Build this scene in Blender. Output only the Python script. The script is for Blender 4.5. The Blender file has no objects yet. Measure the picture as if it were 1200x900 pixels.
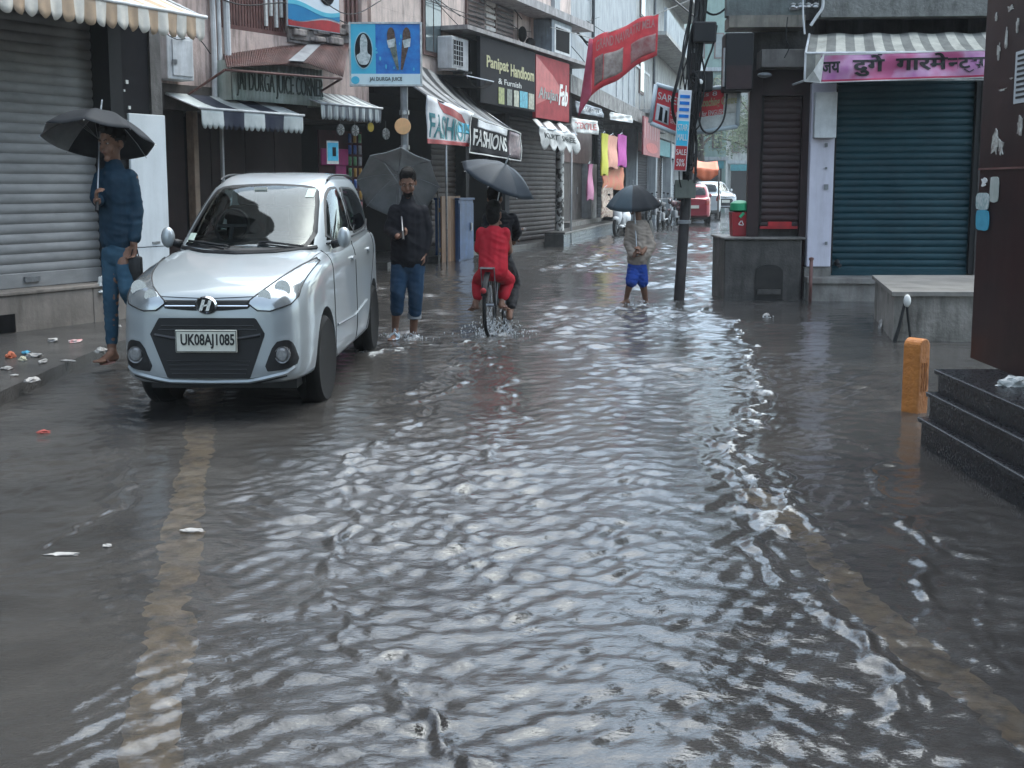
import bpy, bmesh, math, random
import numpy as np
from mathutils import Vector, Matrix, Euler
from mathutils.bvhtree import BVHTree
random.seed(11); RNG = np.random.default_rng(5)
SC = bpy.context.scene
COL = SC.collection
PI = math.pi
R = math.radians
# ---------------------------------------------------------------- camera numbers
H = 1.45; PITCH = R(7.33); F = 1350.0; CX = 600.0; CY = 391.0
sP, cP = math.sin(PITCH), math.cos(PITCH)
def ray(px, py):
    xc = (px-CX)/F; yc = (CY-py)/F
    return Vector((xc, cP+yc*sP, -sP+yc*cP))
CAM = Vector((0, 0, H))
def G(px, py, z=0.0):
    d = ray(px, py); return CAM + d*((z-H)/d.z)
def AT(px, py, Y):
    d = ray(px, py); return CAM + d*(Y/d.y)
# ---------------------------------------------------------------- mesh builder
class MB:
    def __init__(s): s.v = []; s.f = []; s.m = []
    def add(s, vs, fs, mi=0, M=None):
        b = len(s.v)
        for v in vs:
            v = Vector(v)
            s.v.append(M @ v if M is not None else v)
        for f in fs: s.f.append([b+i for i in f]); s.m.append(mi)
        return s
    def box(s, a, b, mi=0, M=None):
        x0, y0, z0 = a; x1, y1, z1 = b
        vs = [(x0,y0,z0),(x1,y0,z0),(x1,y1,z0),(x0,y1,z0),(x0,y0,z1),(x1,y0,z1),(x1,y1,z1),(x0,y1,z1)]
        return s.add(vs, [(0,3,2,1),(4,5,6,7),(0,1,5,4),(1,2,6,5),(2,3,7,6),(3,0,4,7)], mi, M)
    def cbox(s, c, d, mi=0, M=None):
        return s.box([c[i]-d[i]/2 for i in range(3)], [c[i]+d[i]/2 for i in range(3)], mi, M)
    def rbox(s, a, b, r=.01, mi=0, M=None):
        """box with bevelled edges (chamfer)"""
        bm = bmesh.new(); bmesh.ops.create_cube(bm, size=1)
        for v in bm.verts:
            v.co = Vector([(a[i]+b[i])/2 + v.co[i]*(b[i]-a[i]) for i in range(3)])
        bmesh.ops.bevel(bm, geom=list(bm.edges), offset=r, segments=2, affect='EDGES', profile=.5)
        bm.verts.ensure_lookup_table()
        s.add([v.co.copy() for v in bm.verts], [[v.index for v in f.verts] for f in bm.faces], mi, M)
        bm.free(); return s
    def tube(s, pts, r, n=8, mi=0, M=None, cap=True):
        pts = [Vector(p) for p in pts]; k = len(pts)
        rs = r if isinstance(r, (list, tuple)) else [r]*k
        vs = []; up = None
        for i, p in enumerate(pts):
            t = (pts[min(i+1, k-1)]-pts[max(i-1, 0)])
            if t.length < 1e-9: t = Vector((0,0,1))
            t.normalize()
            if up is None:
                up = Vector((0,0,1)) if abs(t.z) < .9 else Vector((1,0,0))
            a = t.cross(up)
            if a.length < 1e-6: a = t.orthogonal()
            a.normalize(); b2 = a.cross(t); up = b2
            for j in range(n):
                an = 2*PI*j/n
                vs.append(p + (a*math.cos(an)+b2*math.sin(an))*rs[i])
        fs = []
        for i in range(k-1):
            for j in range(n):
                fs.append((i*n+j, i*n+(j+1) % n, (i+1)*n+(j+1) % n, (i+1)*n+j))
        if cap: fs.append(tuple(reversed(range(n)))); fs.append(tuple((k-1)*n+j for j in range(n)))
        return s.add(vs, fs, mi, M)
    def lathe(s, prof, n=24, mi=0, M=None, closed=False):
        vs = []; k = len(prof)
        for (r, z) in prof:
            for j in range(n):
                a = 2*PI*j/n; vs.append((r*math.cos(a), r*math.sin(a), z))
        fs = []
        for i in range(k if closed else k-1):
            i2 = (i+1) % k
            for j in range(n):
                fs.append((i*n+j, i*n+(j+1) % n, i2*n+(j+1) % n, i2*n+j))
        if not closed:
            if prof[0][0] > 1e-4: fs.append(tuple(reversed(range(n))))
            if prof[-1][0] > 1e-4: fs.append(tuple((k-1)*n+j for j in range(n)))
        return s.add(vs, fs, mi, M)
    def ell(s, c, r, mi=0, M=None, nu=12, nv=8):
        vs = []; fs = []
        for i in range(nv+1):
            th = PI*i/nv
            for j in range(nu):
                ph = 2*PI*j/nu
                vs.append((c[0]+r[0]*math.sin(th)*math.cos(ph), c[1]+r[1]*math.sin(th)*math.sin(ph), c[2]+r[2]*math.cos(th)))
        for i in range(nv):
            for j in range(nu):
                fs.append((i*nu+j, (i+1)*nu+j, (i+1)*nu+(j+1) % nu, i*nu+(j+1) % nu))
        return s.add(vs, fs, mi, M)
    def cap(s, p0, p1, r0, r1, n=12):
        """tapered capsule, for bodies"""
        p0 = Vector(p0); p1 = Vector(p1); d = p1-p0; L = d.length
        q = d.to_track_quat('Z', 'Y').to_matrix().to_4x4() if L > 1e-6 else Matrix()
        prof = [(r0*math.cos(a), r0*math.sin(a)) for a in [R(x) for x in (-89,-60,-30,0)]]
        prof += [(r1*math.cos(a), L+r1*math.sin(a)) for a in [R(x) for x in (0,30,60,89)]]
        return s.lathe(prof, n, 0, Matrix.Translation(p0) @ q)
    def prism(s, poly, d0, d1, mi=0, M=None):
        """polygon in xz extruded along y from d0 to d1"""
        n = len(poly)
        vs = [(p[0], d0, p[1]) for p in poly]+[(p[0], d1, p[1]) for p in poly]
        fs = [tuple(range(n)), tuple(reversed(range(n, 2*n)))]
        for i in range(n): fs.append((i, n+i, n+(i+1) % n, (i+1) % n))
        return s.add(vs, fs, mi, M)
    def grid(s, fn, nu, nv, mi=0, M=None, mfn=None):
        vs = [fn(i/nu, j/nv) for j in range(nv+1) for i in range(nu+1)]
        b = len(s.v)
        for v in vs: s.v.append(M @ Vector(v) if M is not None else Vector(v))
        for j in range(nv):
            for i in range(nu):
                s.f.append([b+j*(nu+1)+i, b+j*(nu+1)+i+1, b+(j+1)*(nu+1)+i+1, b+(j+1)*(nu+1)+i])
                s.m.append(mfn(i, j) if mfn else mi)
        return s
    def shift(s, d):
        d = Vector(d); s.v = [v-d for v in s.v]; return s
    def build(s, name, mats, parent=None, smooth=False, angle=40, thick=0):
        me = bpy.data.meshes.new(name)
        me.from_pydata([tuple(v) for v in s.v], [], s.f)
        if not isinstance(mats, (list, tuple)): mats = [mats]
        for m in mats: me.materials.append(m)
        if len(mats) > 1: me.polygons.foreach_set('material_index', s.m)
        bm = bmesh.new(); bm.from_mesh(me)
        if thick == 0: bmesh.ops.recalc_face_normals(bm, faces=bm.faces)
        if smooth and angle < 180:
            ca = R(angle)
            for e in bm.edges:
                if len(e.link_faces) == 2 and e.calc_face_angle(0) > ca: e.smooth = False
        bm.to_mesh(me); bm.free()
        if smooth: me.polygons.foreach_set('use_smooth', [True]*len(me.polygons))
        me.update()
        o = bpy.data.objects.new(name, me); COL.objects.link(o)
        if parent is not None: o.parent = parent
        if thick:
            md = o.modifiers.new('thickness', 'SOLIDIFY'); md.thickness = thick; md.offset = 0
        return o
def tag(o, label=None, cat=None, group=None, kind=None):
    if label: o['label'] = label
    if cat: o['category'] = cat
    if group: o['group'] = group
    if kind: o['kind'] = kind
    return o
def thing(name, label, cat, loc=(0,0,0), rot=0.0, group=None):
    o = bpy.data.objects.new(name, None); COL.objects.link(o)
    o.empty_display_size = .1
    o.location = loc
    o.rotation_euler = rot if isinstance(rot, (tuple, Euler)) else (0, 0, rot)
    return tag(o, label, cat, group)
def baked(o, name, mats, parent=None, smooth=True):
    """evaluate modifiers of o into a fresh mesh object, drop o"""
    dg = bpy.context.evaluated_depsgraph_get(); dg.update()
    me = bpy.data.meshes.new_from_object(o.evaluated_get(dg))
    bpy.data.objects.remove(o, do_unlink=True)
    me.materials.clear()
    for m in (mats if isinstance(mats, (list, tuple)) else [mats]): me.materials.append(m)
    if smooth: me.polygons.foreach_set('use_smooth', [True]*len(me.polygons))
    n = bpy.data.objects.new(name, me); COL.objects.link(n)
    if parent is not None: n.parent = parent
    return n
def blob(mb, name, mats, parent, voxel=.011, smooth=3, wrinkle=0, wscale=.08, seed=0):
    """union of overlapping closed shells as one continuous surface"""
    me = bpy.data.meshes.new('tmp'); me.from_pydata([tuple(v) for v in mb.v], [], mb.f)
    bm = bmesh.new(); bm.from_mesh(me); bmesh.ops.recalc_face_normals(bm, faces=bm.faces); bm.to_mesh(me); bm.free()
    o = bpy.data.objects.new('tmp', me); COL.objects.link(o)
    m = o.modifiers.new('r', 'REMESH'); m.mode = 'VOXEL'; m.voxel_size = voxel
    if smooth:
        m = o.modifiers.new('s', 'SMOOTH'); m.iterations = smooth; m.factor = .5
    n = baked(o, name, mats, parent)
    if wrinkle:
        from mathutils import noise
        off = Vector((seed*3.1, seed*1.7, seed*5.3))
        me = n.data; 
        nv = len(me.vertices); Pc = np.empty(nv*3, np.float32); Nc = np.empty(nv*3, np.float32)
        me.vertices.foreach_get('co', Pc); me.vertices.foreach_get('normal', Nc); Pc = Pc.reshape(-1,3); Nc = Nc.reshape(-1,3)
        a = np.array([noise.noise(Vector((p[0]/wscale*.6, p[1]/wscale*.6, p[2]/wscale*1.5+math.sin(p[0]*9)))+off) for p in Pc.tolist()], np.float32)
        me.vertices.foreach_set('co', (Pc+Nc*(np.abs(a)*-wrinkle*1.6+wrinkle*.5)[:,None]).ravel()); me.update()
    return n
# ---------------------------------------------------------------- materials
MATS = {}
def mat(name, c1, c2=None, rough=.6, sc=5.0, metal=0.0, bump=0.0, bsc=30.0, streak=0.0, dirt=(.03,.028,.025), spec=.22, lo=.35, hi=.65, stretch=(1,1,1), coat=0.0, emit=None, gen=False):
    if name in MATS: return MATS[name]
    m = bpy.data.materials.new(name); m.use_nodes = True; MATS[name] = m
    nt = m.node_tree; N = nt.nodes; L = nt.links
    b = N['Principled BSDF']; b.inputs['Roughness'].default_value = rough
    b.inputs['Metallic'].default_value = metal; b.inputs['Specular IOR Level'].default_value = spec
    b.inputs['Coat Weight'].default_value = coat
    tc = N.new('ShaderNodeTexCoord'); mp = N.new('ShaderNodeMapping'); L.new(tc.outputs['Object'], mp.inputs[0])
    mp.inputs['Scale'].default_value = stretch
    c1 = (*c1, 1); c2 = (*(c2 or tuple(x*.7 for x in c1[:3])), 1)
    nz = N.new('ShaderNodeTexNoise'); nz.inputs['Scale'].default_value = sc; nz.inputs['Detail'].default_value = 8; nz.inputs['Roughness'].default_value = .62
    L.new(mp.outputs[0], nz.inputs[0])
    rp = N.new('ShaderNodeValToRGB'); rp.color_ramp.elements[0].position = lo; rp.color_ramp.elements[1].position = hi
    rp.color_ramp.elements[0].color = c1; rp.color_ramp.elements[1].color = c2
    L.new(nz.outputs[0], rp.inputs[0]); out = rp.outputs[0]
    if streak > 0:
        m2 = N.new('ShaderNodeMapping'); L.new(tc.outputs['Object'], m2.inputs[0]); m2.inputs['Scale'].default_value = (1, 1, .13)
        n2 = N.new('ShaderNodeTexNoise'); n2.inputs['Scale'].default_value = 7; n2.inputs['Detail'].default_value = 9; n2.inputs['Roughness'].default_value = .7
        L.new(m2.outputs[0], n2.inputs[0])
        r2 = N.new('ShaderNodeValToRGB'); r2.color_ramp.elements[0].position = .47; r2.color_ramp.elements[1].position = .72
        r2.color_ramp.elements[1].color = (streak, streak, streak, 1); L.new(n2.outputs[0], r2.inputs[0])
        mx = N.new('ShaderNodeMixRGB'); L.new(r2.outputs[0], mx.inputs[0]); L.new(out, mx.inputs[1]); mx.inputs[2].default_value = (*dirt, 1)
        out = mx.outputs[0]
    L.new(out, b.inputs['Base Color'])
    if bump > 0:
        n3 = N.new('ShaderNodeTexNoise'); n3.inputs['Scale'].default_value = bsc; n3.inputs['Detail'].default_value = 6
        L.new(mp.outputs[0], n3.inputs[0]); bp = N.new('ShaderNodeBump'); bp.inputs['Strength'].default_value = bump; bp.inputs['Distance'].default_value = .02
        L.new(n3.outputs[0], bp.inputs['Height']); L.new(bp.outputs[0], b.inputs['Normal'])
    # a little roughness variation
    mr = N.new('ShaderNodeMapRange'); mr.inputs['To Min'].default_value = max(0, rough-.12); mr.inputs['To Max'].default_value = min(1, rough+.12)
    L.new(nz.outputs[0], mr.inputs[0]); L.new(mr.outputs[0], b.inputs['Roughness'])
    if emit:
        b.inputs['Emission Color'].default_value = (*emit[:3], 1); b.inputs['Emission Strength'].default_value = emit[3]
    return m
# ---------------------------------------------------------------- facades: local x along the wall, -y towards the street, z up
class Fac:
    def __init__(s, a, b):
        s.o = Vector((a[0], a[1], 0)); e = Vector((b[0], b[1], 0)); s.u = (e-s.o); s.len = s.u.length; s.u.normalize()
        s.ang = math.atan2(s.u.y, s.u.x); s.n = Vector((s.u.y, -s.u.x, 0))
    def px(s, px, py, out=0.0):
        d = ray(px, py); o = s.o + s.n*out
        t = (o-CAM).dot(s.n)/d.dot(s.n); p = CAM+d*t
        return ((p-s.o).dot(s.u), p.z)
    def sx(s, px, out=0.0, py=217): return s.px(px, py, out)[0]
    def h(s, px, py, out=0.0): return s.px(px, py, out)[1]
    def w(s, sv, out=0.0, h=0.0): return s.o+s.u*sv+s.n*out+Vector((0,0,h))
    def thing(s, name, label, cat, sv, out=0.0, h=0.0, group=None):
        return thing(name, label, cat, s.w(sv, out, h), s.ang, group)
def text_mesh(body, ext=.004, bold=0.0):
    c = bpy.data.curves.new('t', 'FONT'); c.body = body; c.extrude = ext; c.offset = bold; c.resolution_u = 3
    o = bpy.data.objects.new('t', c); COL.objects.link(o)
    dg = bpy.context.evaluated_depsgraph_get(); dg.update()
    me = bpy.data.meshes.new_from_object(o.evaluated_get(dg))
    vs = [Vector((v.co.x, -v.co.z, v.co.y)) for v in me.vertices]; fs = [list(p.vertices) for p in me.polygons]
    bpy.data.objects.remove(o, do_unlink=True); bpy.data.meshes.remove(me)
    return vs, fs
def text_fit(mb, body, x0, x1, z0, z1, y=-.004, mi=0, M=None, ext=.004, bold=0.0, bend=None, slant=0.0):
    vs, fs = text_mesh(body, ext, bold)
    if not vs: return mb
    ax = min(v.x for v in vs); bx = max(v.x for v in vs); az = min(v.z for v in vs); bz = max(v.z for v in vs)
    out = []
    for v in vs:
        z = z0+(v.z-az)/(bz-az)*(z1-z0)
        x = x0+(v.x-ax)/(bx-ax)*(x1-x0)+slant*(z-z0)
        p = Vector((x, y+v.y, z))
        if bend: p = bend(p)
        out.append(p)
    return mb.add(out, fs, mi, M)
def lerp(a, b, t): return a+(b-a)*t
def smooth_poly(poly, n=2):
    for _ in range(n):
        q = []
        for i in range(len(poly)):
            a, b = Vector(poly[i]), Vector(poly[(i+1) % len(poly)])
            q += [a*.8+b*.2, a*.2+b*.8]
        poly = q
    return poly
def resample(poly, n):
    P = [Vector(p) for p in poly]; P.append(P[0]); L = [0]
    for i in range(1, len(P)): L.append(L[-1]+(P[i]-P[i-1]).length)
    out = []
    for k in range(n):
        t = L[-1]*k/n
        for i in range(1, len(P)):
            if L[i] >= t:
                f = (t-L[i-1])/max(L[i]-L[i-1], 1e-9); out.append(P[i-1].lerp(P[i], f)); break
    return out

def fabric(m, k=.3, c=None):
    nt = m.node_tree; b = nt.nodes['Principled BSDF']; o = nt.nodes['Material Output']; t = nt.nodes.new('ShaderNodeBsdfTranslucent'); x = nt.nodes.new('ShaderNodeMixShader'); x.inputs[0].default_value = k
    src = b.inputs['Base Color'].links[0].from_socket
    nt.links.new(src, t.inputs[0]); nt.links.new(b.outputs[0], x.inputs[1]); nt.links.new(t.outputs[0], x.inputs[2]); nt.links.new(x.outputs[0], o.inputs[0]); return m
# ================================================================ world, sun, camera
W = bpy.data.worlds.new("World"); SC.world = W; W.use_nodes = True
nt = W.node_tree; bg = nt.nodes['Background']
SUN_EL, SUN_AZ = R(66), R(45)
sky = nt.nodes.new('ShaderNodeTexSky'); sky.sky_type = 'NISHITA'; sky.sun_disc = False
sky.sun_elevation = SUN_EL; sky.sun_rotation = SUN_AZ; sky.dust_density = 3.0; sky.air_density = 1.2; sky.ozone_density = 1.5; sky.altitude = 0
hs = nt.nodes.new('ShaderNodeHueSaturation'); hs.inputs['Saturation'].default_value = .58
nt.links.new(sky.outputs[0], hs.inputs['Color'])
# cloud deck: gentle large scale unevenness of an overcast sky
tc = nt.nodes.new('ShaderNodeTexCoord'); nz = nt.nodes.new('ShaderNodeTexNoise'); nz.inputs['Scale'].default_value = 2.2; nz.inputs['Detail'].default_value = 4
nt.links.new(tc.outputs['Generated'], nz.inputs[0])
mr = nt.nodes.new('ShaderNodeMapRange'); mr.inputs['To Min'].default_value = .8; mr.inputs['To Max'].default_value = 1.2
nt.links.new(nz.outputs[0], mr.inputs[0])
vm = nt.nodes.new('ShaderNodeVectorMath'); vm.operation = 'SCALE'; nt.links.new(hs.outputs[0], vm.inputs[0]); nt.links.new(mr.outputs[0], vm.inputs['Scale'])
vt = nt.nodes.new('ShaderNodeVectorMath'); vt.operation = 'MULTIPLY'; vt.inputs[1].default_value = (.89, 1.0, 1.02); nt.links.new(vm.outputs[0], vt.inputs[0]); nt.links.new(vt.outputs[0], bg.inputs['Color']); bg.inputs['Strength'].default_value = .15
sl = bpy.data.lights.new('sun', 'SUN'); sl.energy = .6; sl.angle = R(75); sl.color = (1, .97, .92)
so = bpy.data.objects.new('sun', sl); COL.objects.link(so)
sd = Vector((math.sin(SUN_AZ)*math.cos(SUN_EL), math.cos(SUN_AZ)*math.cos(SUN_EL), math.sin(SUN_EL)))
so.rotation_euler = sd.to_track_quat('Z', 'Y').to_euler(); so.location = (0, -5, 20)
cam = bpy.data.cameras.new('camera'); co = bpy.data.objects.new('camera', cam); COL.objects.link(co)
co.location = CAM; co.rotation_euler = (PI/2-PITCH, 0, 0)
cam.sensor_width = 36; cam.lens = F/1200*36; cam.shift_y = -(450-CY)/1200; cam.clip_end = 800; cam.clip_start = .05
SC.camera = co
vs_ = SC.view_settings; vs_.view_transform = 'Standard'; vs_.look = 'None'; vs_.gamma = 1; vs_.exposure = 2.02
SC.cycles.use_denoising = True
SC.cycles.max_bounces = 8; SC.cycles.transparent_max_bounces = 8; SC.cycles.volume_bounces = 0
SC.cycles.caustics_reflective = False; SC.cycles.caustics_refractive = False

# ================================================================ common materials
M_black = mat('black_paint', (.008,.008,.009), (.013,.013,.014), .6, spec=.3)
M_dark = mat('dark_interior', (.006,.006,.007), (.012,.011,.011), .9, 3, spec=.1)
M_rubber = mat('rubber', (.010,.010,.010), (.016,.016,.016), .7, spec=.1)
M_steel = mat('steel', (.35,.36,.37), (.22,.22,.23), .35, 12, .9)
M_chrome = mat('chrome', (.7,.71,.72), (.6,.6,.62), .15, 5, 1.0)
M_whitepaint = mat('white_paint', (.62,.63,.64), (.45,.46,.47), .5, 4, streak=.5, dirt=(.2,.18,.16))
M_conc = mat('concrete', (.20,.185,.17), (.10,.093,.085), .55, 6, bump=.4, bsc=40, streak=.5, dirt=(.05,.045,.04))
M_concd = mat('wet_concrete_dark', (.085,.078,.072), (.045,.042,.04), .35, 5, bump=.4, bsc=35, streak=.6, dirt=(.02,.019,.018))
M_maroon = mat('maroon_paint', (.035,.014,.013), (.022,.012,.012), .32, 3, streak=.3, dirt=(.05,.04,.038))
M_brownsh = mat('brown_shutter', (.032,.021,.018), (.02,.014,.012), .65, 4, streak=.4)
M_cable = mat('cable_rubber', (.01,.01,.01), (.015,.015,.016), .5)
M_wood = mat('old_wood', (.22,.12,.06), (.12,.06,.03), .55, 6, stretch=(1,1,.2), streak=.3)
M_grey = mat('grey_enamel', (.25,.26,.27), (.17,.175,.18), .45, 5, streak=.4)
M_board = mat('blackboard_sheet', (.010,.010,.012), (.018,.017,.019), .8, 4, spec=.15)
M_redp = mat('red_paint', (.42,.035,.04), (.28,.03,.035), .4, 6, streak=.2)
M_textw = mat('white_lettering', (.7,.7,.68), (.55,.55,.53), .5, 20)
M_texty = mat('cream_lettering', (.5,.47,.25), (.35,.33,.2), .5, 20)
M_textk = mat('black_lettering', (.012,.012,.014), (.03,.03,.03), .5, 20)

# ================================================================ layout lines
gA0, gA1 = G(0,404), G(118,388)
FA = Fac(gA0, gA1)
FJ = Fac(AT(230,300,16.5), AT(425,300,19.5))
gS0 = G(440,314); gS1 = G(655,284)
FS = Fac(gS0, gS1)                       # middle shops
FS2 = Fac(gS1, G(742,262))               # grey building
FS3 = Fac(G(742,262), (9.9, 66))         # far left row
gR0 = G(848,350)
FR = Fac(gR0, (gR0.x+4, gR0.y-.25))      # right corner building

# ================================================================ ground: flooded road
def kerb_x(Y): return -3.5+ (Y-9)*-.02
def rz(x, y):
    """road surface height: low in the middle, rising to the left kerb"""
    t = np.clip((-(x)-2.3)/1.5, 0, 1)*np.clip((13-y)/3, 0, 1); t = t*t*(3-2*t)
    return -.055+.05*t+.008*np.sin(x*1.3+y*.7)*np.cos(y*.9)
def np_mesh(name, X, Y, Z, mats, smooth=True, attr=None):
    ny, nx = X.shape
    me = bpy.data.meshes.new(name); n = nx*ny
    me.vertices.add(n); me.vertices.foreach_set('co', np.stack([X,Y,Z],-1).astype(np.float32).ravel())
    idx = np.arange(n).reshape(ny, nx)
    q = np.stack([idx[:-1,:-1], idx[:-1,1:], idx[1:,1:], idx[1:,:-1]], -1).reshape(-1,4)
    me.loops.add(q.size); me.loops.foreach_set('vertex_index', q.ravel().astype(np.int32))
    me.polygons.add(len(q)); me.polygons.foreach_set('loop_start', (np.arange(len(q))*4).astype(np.int32))
    me.polygons.foreach_set('use_smooth', np.full(len(q), smooth))
    me.update(calc_edges=True); me.validate()
    for k, a in (attr or {}).items():
        at = me.attributes.new(k, 'FLOAT', 'POINT'); at.data.foreach_set('value', a.astype(np.float32).ravel())
    me.materials.append(mats)
    o = bpy.data.objects.new(name, me); COL.objects.link(o); return o
M_asph = mat('wet_asphalt', (.05,.048,.046), (.03,.029,.028), .22, 3, bump=.5, bsc=90)
xs = np.linspace(-25, 30, 220); ys = np.concatenate([np.linspace(-8, 20, 180), np.linspace(20.5, 140, 60)])
X, Y = np.meshgrid(xs, ys)
tag(np_mesh('road', X, Y, rz(X, Y), M_asph), kind='structure')
gm = MB(); gm.add([(-300,-100,-.12),(300,-100,-.12),(300,500,-.12),(-300,500,-.12)], [(0,1,2,3)])
tag(gm.build('ground', M_asph), kind='structure')
# painted lines under the water
M_line = mat('faded_yellow_line', (.46,.37,.22), (.06,.053,.045), .5, 9, lo=.44, hi=.66)
def line_strip(name, pts, w, dz=.004):
    P = [G(*p) for p in pts]; mb = MB(); out = []; Q = []; g = random.Random(len(pts)+int(w*100))
    for i in range(len(P)-1):
        k_ = max(4, int((P[i+1]-P[i]).length/.03))
        for k in range(k_): Q.append(P[i].lerp(P[i+1], k/k_))
    Q.append(P[-1]); e = [0.0, 0.0]
    for i, p in enumerate(Q):
        t = (Q[min(i+1,len(Q)-1)]-Q[max(i-1,0)]).normalized(); n = Vector((t.y,-t.x,0))
        for j, sgn in enumerate((-1, 1)):
            e[j] = e[j]*.8+g.gauss(0, .09)
            q = p+n*sgn*w/2*(1+.08*math.sin(i*.21+sgn)+e[j]+(g.random() < .12)*-.35); out.append((q.x, q.y, float(rz(q.x, q.y))+dz))
    mb.add(out, [(2*i, 2*i+1, 2*i+3, 2*i+2) for i in range(len(Q)-1)])
    return tag(mb.build(name, M_line), kind='structure')
line_strip('road_marking', [(250,450),(238,480),(222,560),(205,640),(190,760),(168,905),(150,1000)], .165)
line_strip('road_marking', [(880,560),(940,610),(1010,690),(1090,760),(1180,830),(1290,900)], .15)

# ---------------------------------------------------------------- the water sheet
def seg_dist(X, Y, pts):
    """distance to polyline and signed side"""
    best = np.full(X.shape, 1e9)
    for a, b in zip(pts[:-1], pts[1:]):
        ax, ay, bx, by = a.x, a.y, b.x, b.y
        dx, dy = bx-ax, by-ay; L = dx*dx+dy*dy
        t = np.clip(((X-ax)*dx+(Y-ay)*dy)/L, 0, 1)
        best = np.minimum(best, np.hypot(X-ax-t*dx, Y-ay-t*dy))
    return best
def vnoise(X, Y, sc, seed):
    """smooth value noise"""
    g = np.random.default_rng(seed).random((256, 256))
    x = X/sc+37.3; y = Y/sc+11.7
    xi = np.floor(x).astype(int); yi = np.floor(y).astype(int); fx = x-xi; fy = y-yi
    fx = fx*fx*fx*(fx*(fx*6-15)+10); fy = fy*fy*fy*(fy*(fy*6-15)+10)
    a = g[yi % 256, xi % 256]; b = g[yi % 256, (xi+1) % 256]; c = g[(yi+1) % 256, xi % 256]; d = g[(yi+1) % 256, (xi+1) % 256]
    return (a*(1-fx)+b*fx)*(1-fy)+(c*(1-fx)+d*fx)*fy
ny_, nx_ = 1250, 860
yy = np.exp(np.linspace(math.log(1.3), math.log(110), ny_)); tt = np.linspace(-.66, .66, nx_)
T, Y = np.meshgrid(tt, yy); X = T*(Y+1.6)
def fbm(X, Y, sc, seed, o=3):
    s = 0
    for k in range(o): s = s+(vnoise(X, Y, sc/2**k, seed+k)-.5)/2**k
    return s
# rough zone mask: current runs down the middle of the road
calm = np.clip((-X-1.9-.12*(Y-3)+.35*fbm(X,Y,1.2,3))/1.6, 0, 1)            # left of the painted line
calm = np.maximum(calm, np.clip((X-2.15-(Y-4)*.12)/.6, 0, 1)*.5)            # sheltered by the steps
amp = .98-.50*calm
patch = np.clip(.55+1.1*fbm(X, Y*.6, 1.5, 21), .15, 1.25)
amp = amp*patch*(1/(1+(Y/45)**2))*(1+.5*np.clip((Y-7)/8,0,1))
wx = X+.05*fbm(X,Y,.6,40,2)*2; wy = Y+.06*fbm(X,Y,.6,50,2)*2
Z = np.zeros_like(X)
rs = np.random.default_rng(8)
mods = [.25+1.5*vnoise(X, Y, q, 100+i) for i, q in enumerate((.22,.3,.42,.6,.28,.5,.8,.36))]
L0 = np.maximum(.17, Y*.028)
for i in range(60):
    lam = .034*1.046**i*(.8+.4*rs.random())
    th = rs.normal(PI/2+.10, .55)
    k = 2*PI/lam; a = .0066*lam**.95/(1+(lam/L0)**2)*(1+.9*(lam > .085))*(.75 if lam < .07 else 1)
    ph = rs.random()*6.28
    arg = k*(math.cos(th)*wx+math.sin(th)*wy)+ph
    fade = np.clip((lam/(Y*.0038+.004)-1.7)/2, 0, 1)
    Z += a*np.sin(arg)*fade*mods[i % 8]
Z *= 1.2
Zc = 1-np.abs(Z)/(np.std(Z)*2.4)
Z = Z+.15*np.std(Z)*Zc
# slow streaming undulation along the current
Z += .014*fbm(X, Y*.22, .40, 140, 3)+.018*fbm(X*.5, Y, .50, 150, 3)
Z *= amp
# ridges where currents meet, wakes
foam = np.zeros_like(X)
def ridge(pts, w, h, f, fr=.5, seed=1, z=1.0):
    global Z, foam
    w *= .7; h *= .75
    P = [G(*p) for p in pts]
    d = seg_dist(X+.10*fbm(X,Y,.28,seed)*2, Y+.25*fbm(X,Y,.4,seed+9)*2, P)
    n = .5+fbm(X, Y*.8, .07, seed+20, 3)*2.2
    Z += h*(np.exp(-(d/w)**2)*(.30+.75*np.clip(n,0,1.4)) - .25*np.exp(-((d-w*1.7)/(w*.9))**2) + .22*vnoise(X,Y,.3,seed+5)*np.exp(-((d-w*3.3)/(w*1.1))**2))*(.45+.9*vnoise(X,Y,.55,seed+6))
    foam = np.maximum(foam, f*np.exp(-(d/(w*fr))**2)*np.clip((n-.45)*3, 0, 1))
ridge([(862,372),(895,470),(865,520),(905,590),(930,640)], .07, .020, .8, .8, 1)
ridge([(905,560),(955,600),(985,640)], .05, .012, .55, .8, 3)
ridge([(840,520),(900,640),(960,720),(1040,800),(1090,880)], .06, .018, .35, .6, 5)
ridge([(1000,520),(1060,600),(1110,700),(1180,800)], .06, .012, .18, .6, 7)
ridge([(1130,590),(1160,680),(1150,760)], .05, .010, .18, .7, 8)
ridge([(575,400),(560,430),(500,470),(430,530),(395,600),(400,690),(455,770),(530,830),(552,900)], .05, .016, .30, .6, 9)
ridge([(575,400),(590,440),(596,500),(580,545)], .05, .014, .45, .7, 13)
ridge([(60,640),(120,590),(170,540),(230,500)], .04, .008, .15, .8, 17)
ridge([(0,610),(80,560),(150,520)], .035, .006, .25, .8, 19)
ridge([(430,415),(480,402),(540,398)], .10, .014, .75, 1, 23)
ridge([(450,470),(520,440),(570,402),(610,398)], .10, .016, .5, .8, 25)
ridge([(700,362),(740,362),(775,372),(800,352),(830,368)], .10, .012, .5, .9, 27)
ridge([(640,320),(700,318),(735,312)], .10, .012, .6, .7, 31)
ridge([(520,304),(620,300),(700,296)], .10, .012, .6, .7, 33)
ridge([(640,380),(700,400),(760,400)], .08, .012, .35, .7, 35)
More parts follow.
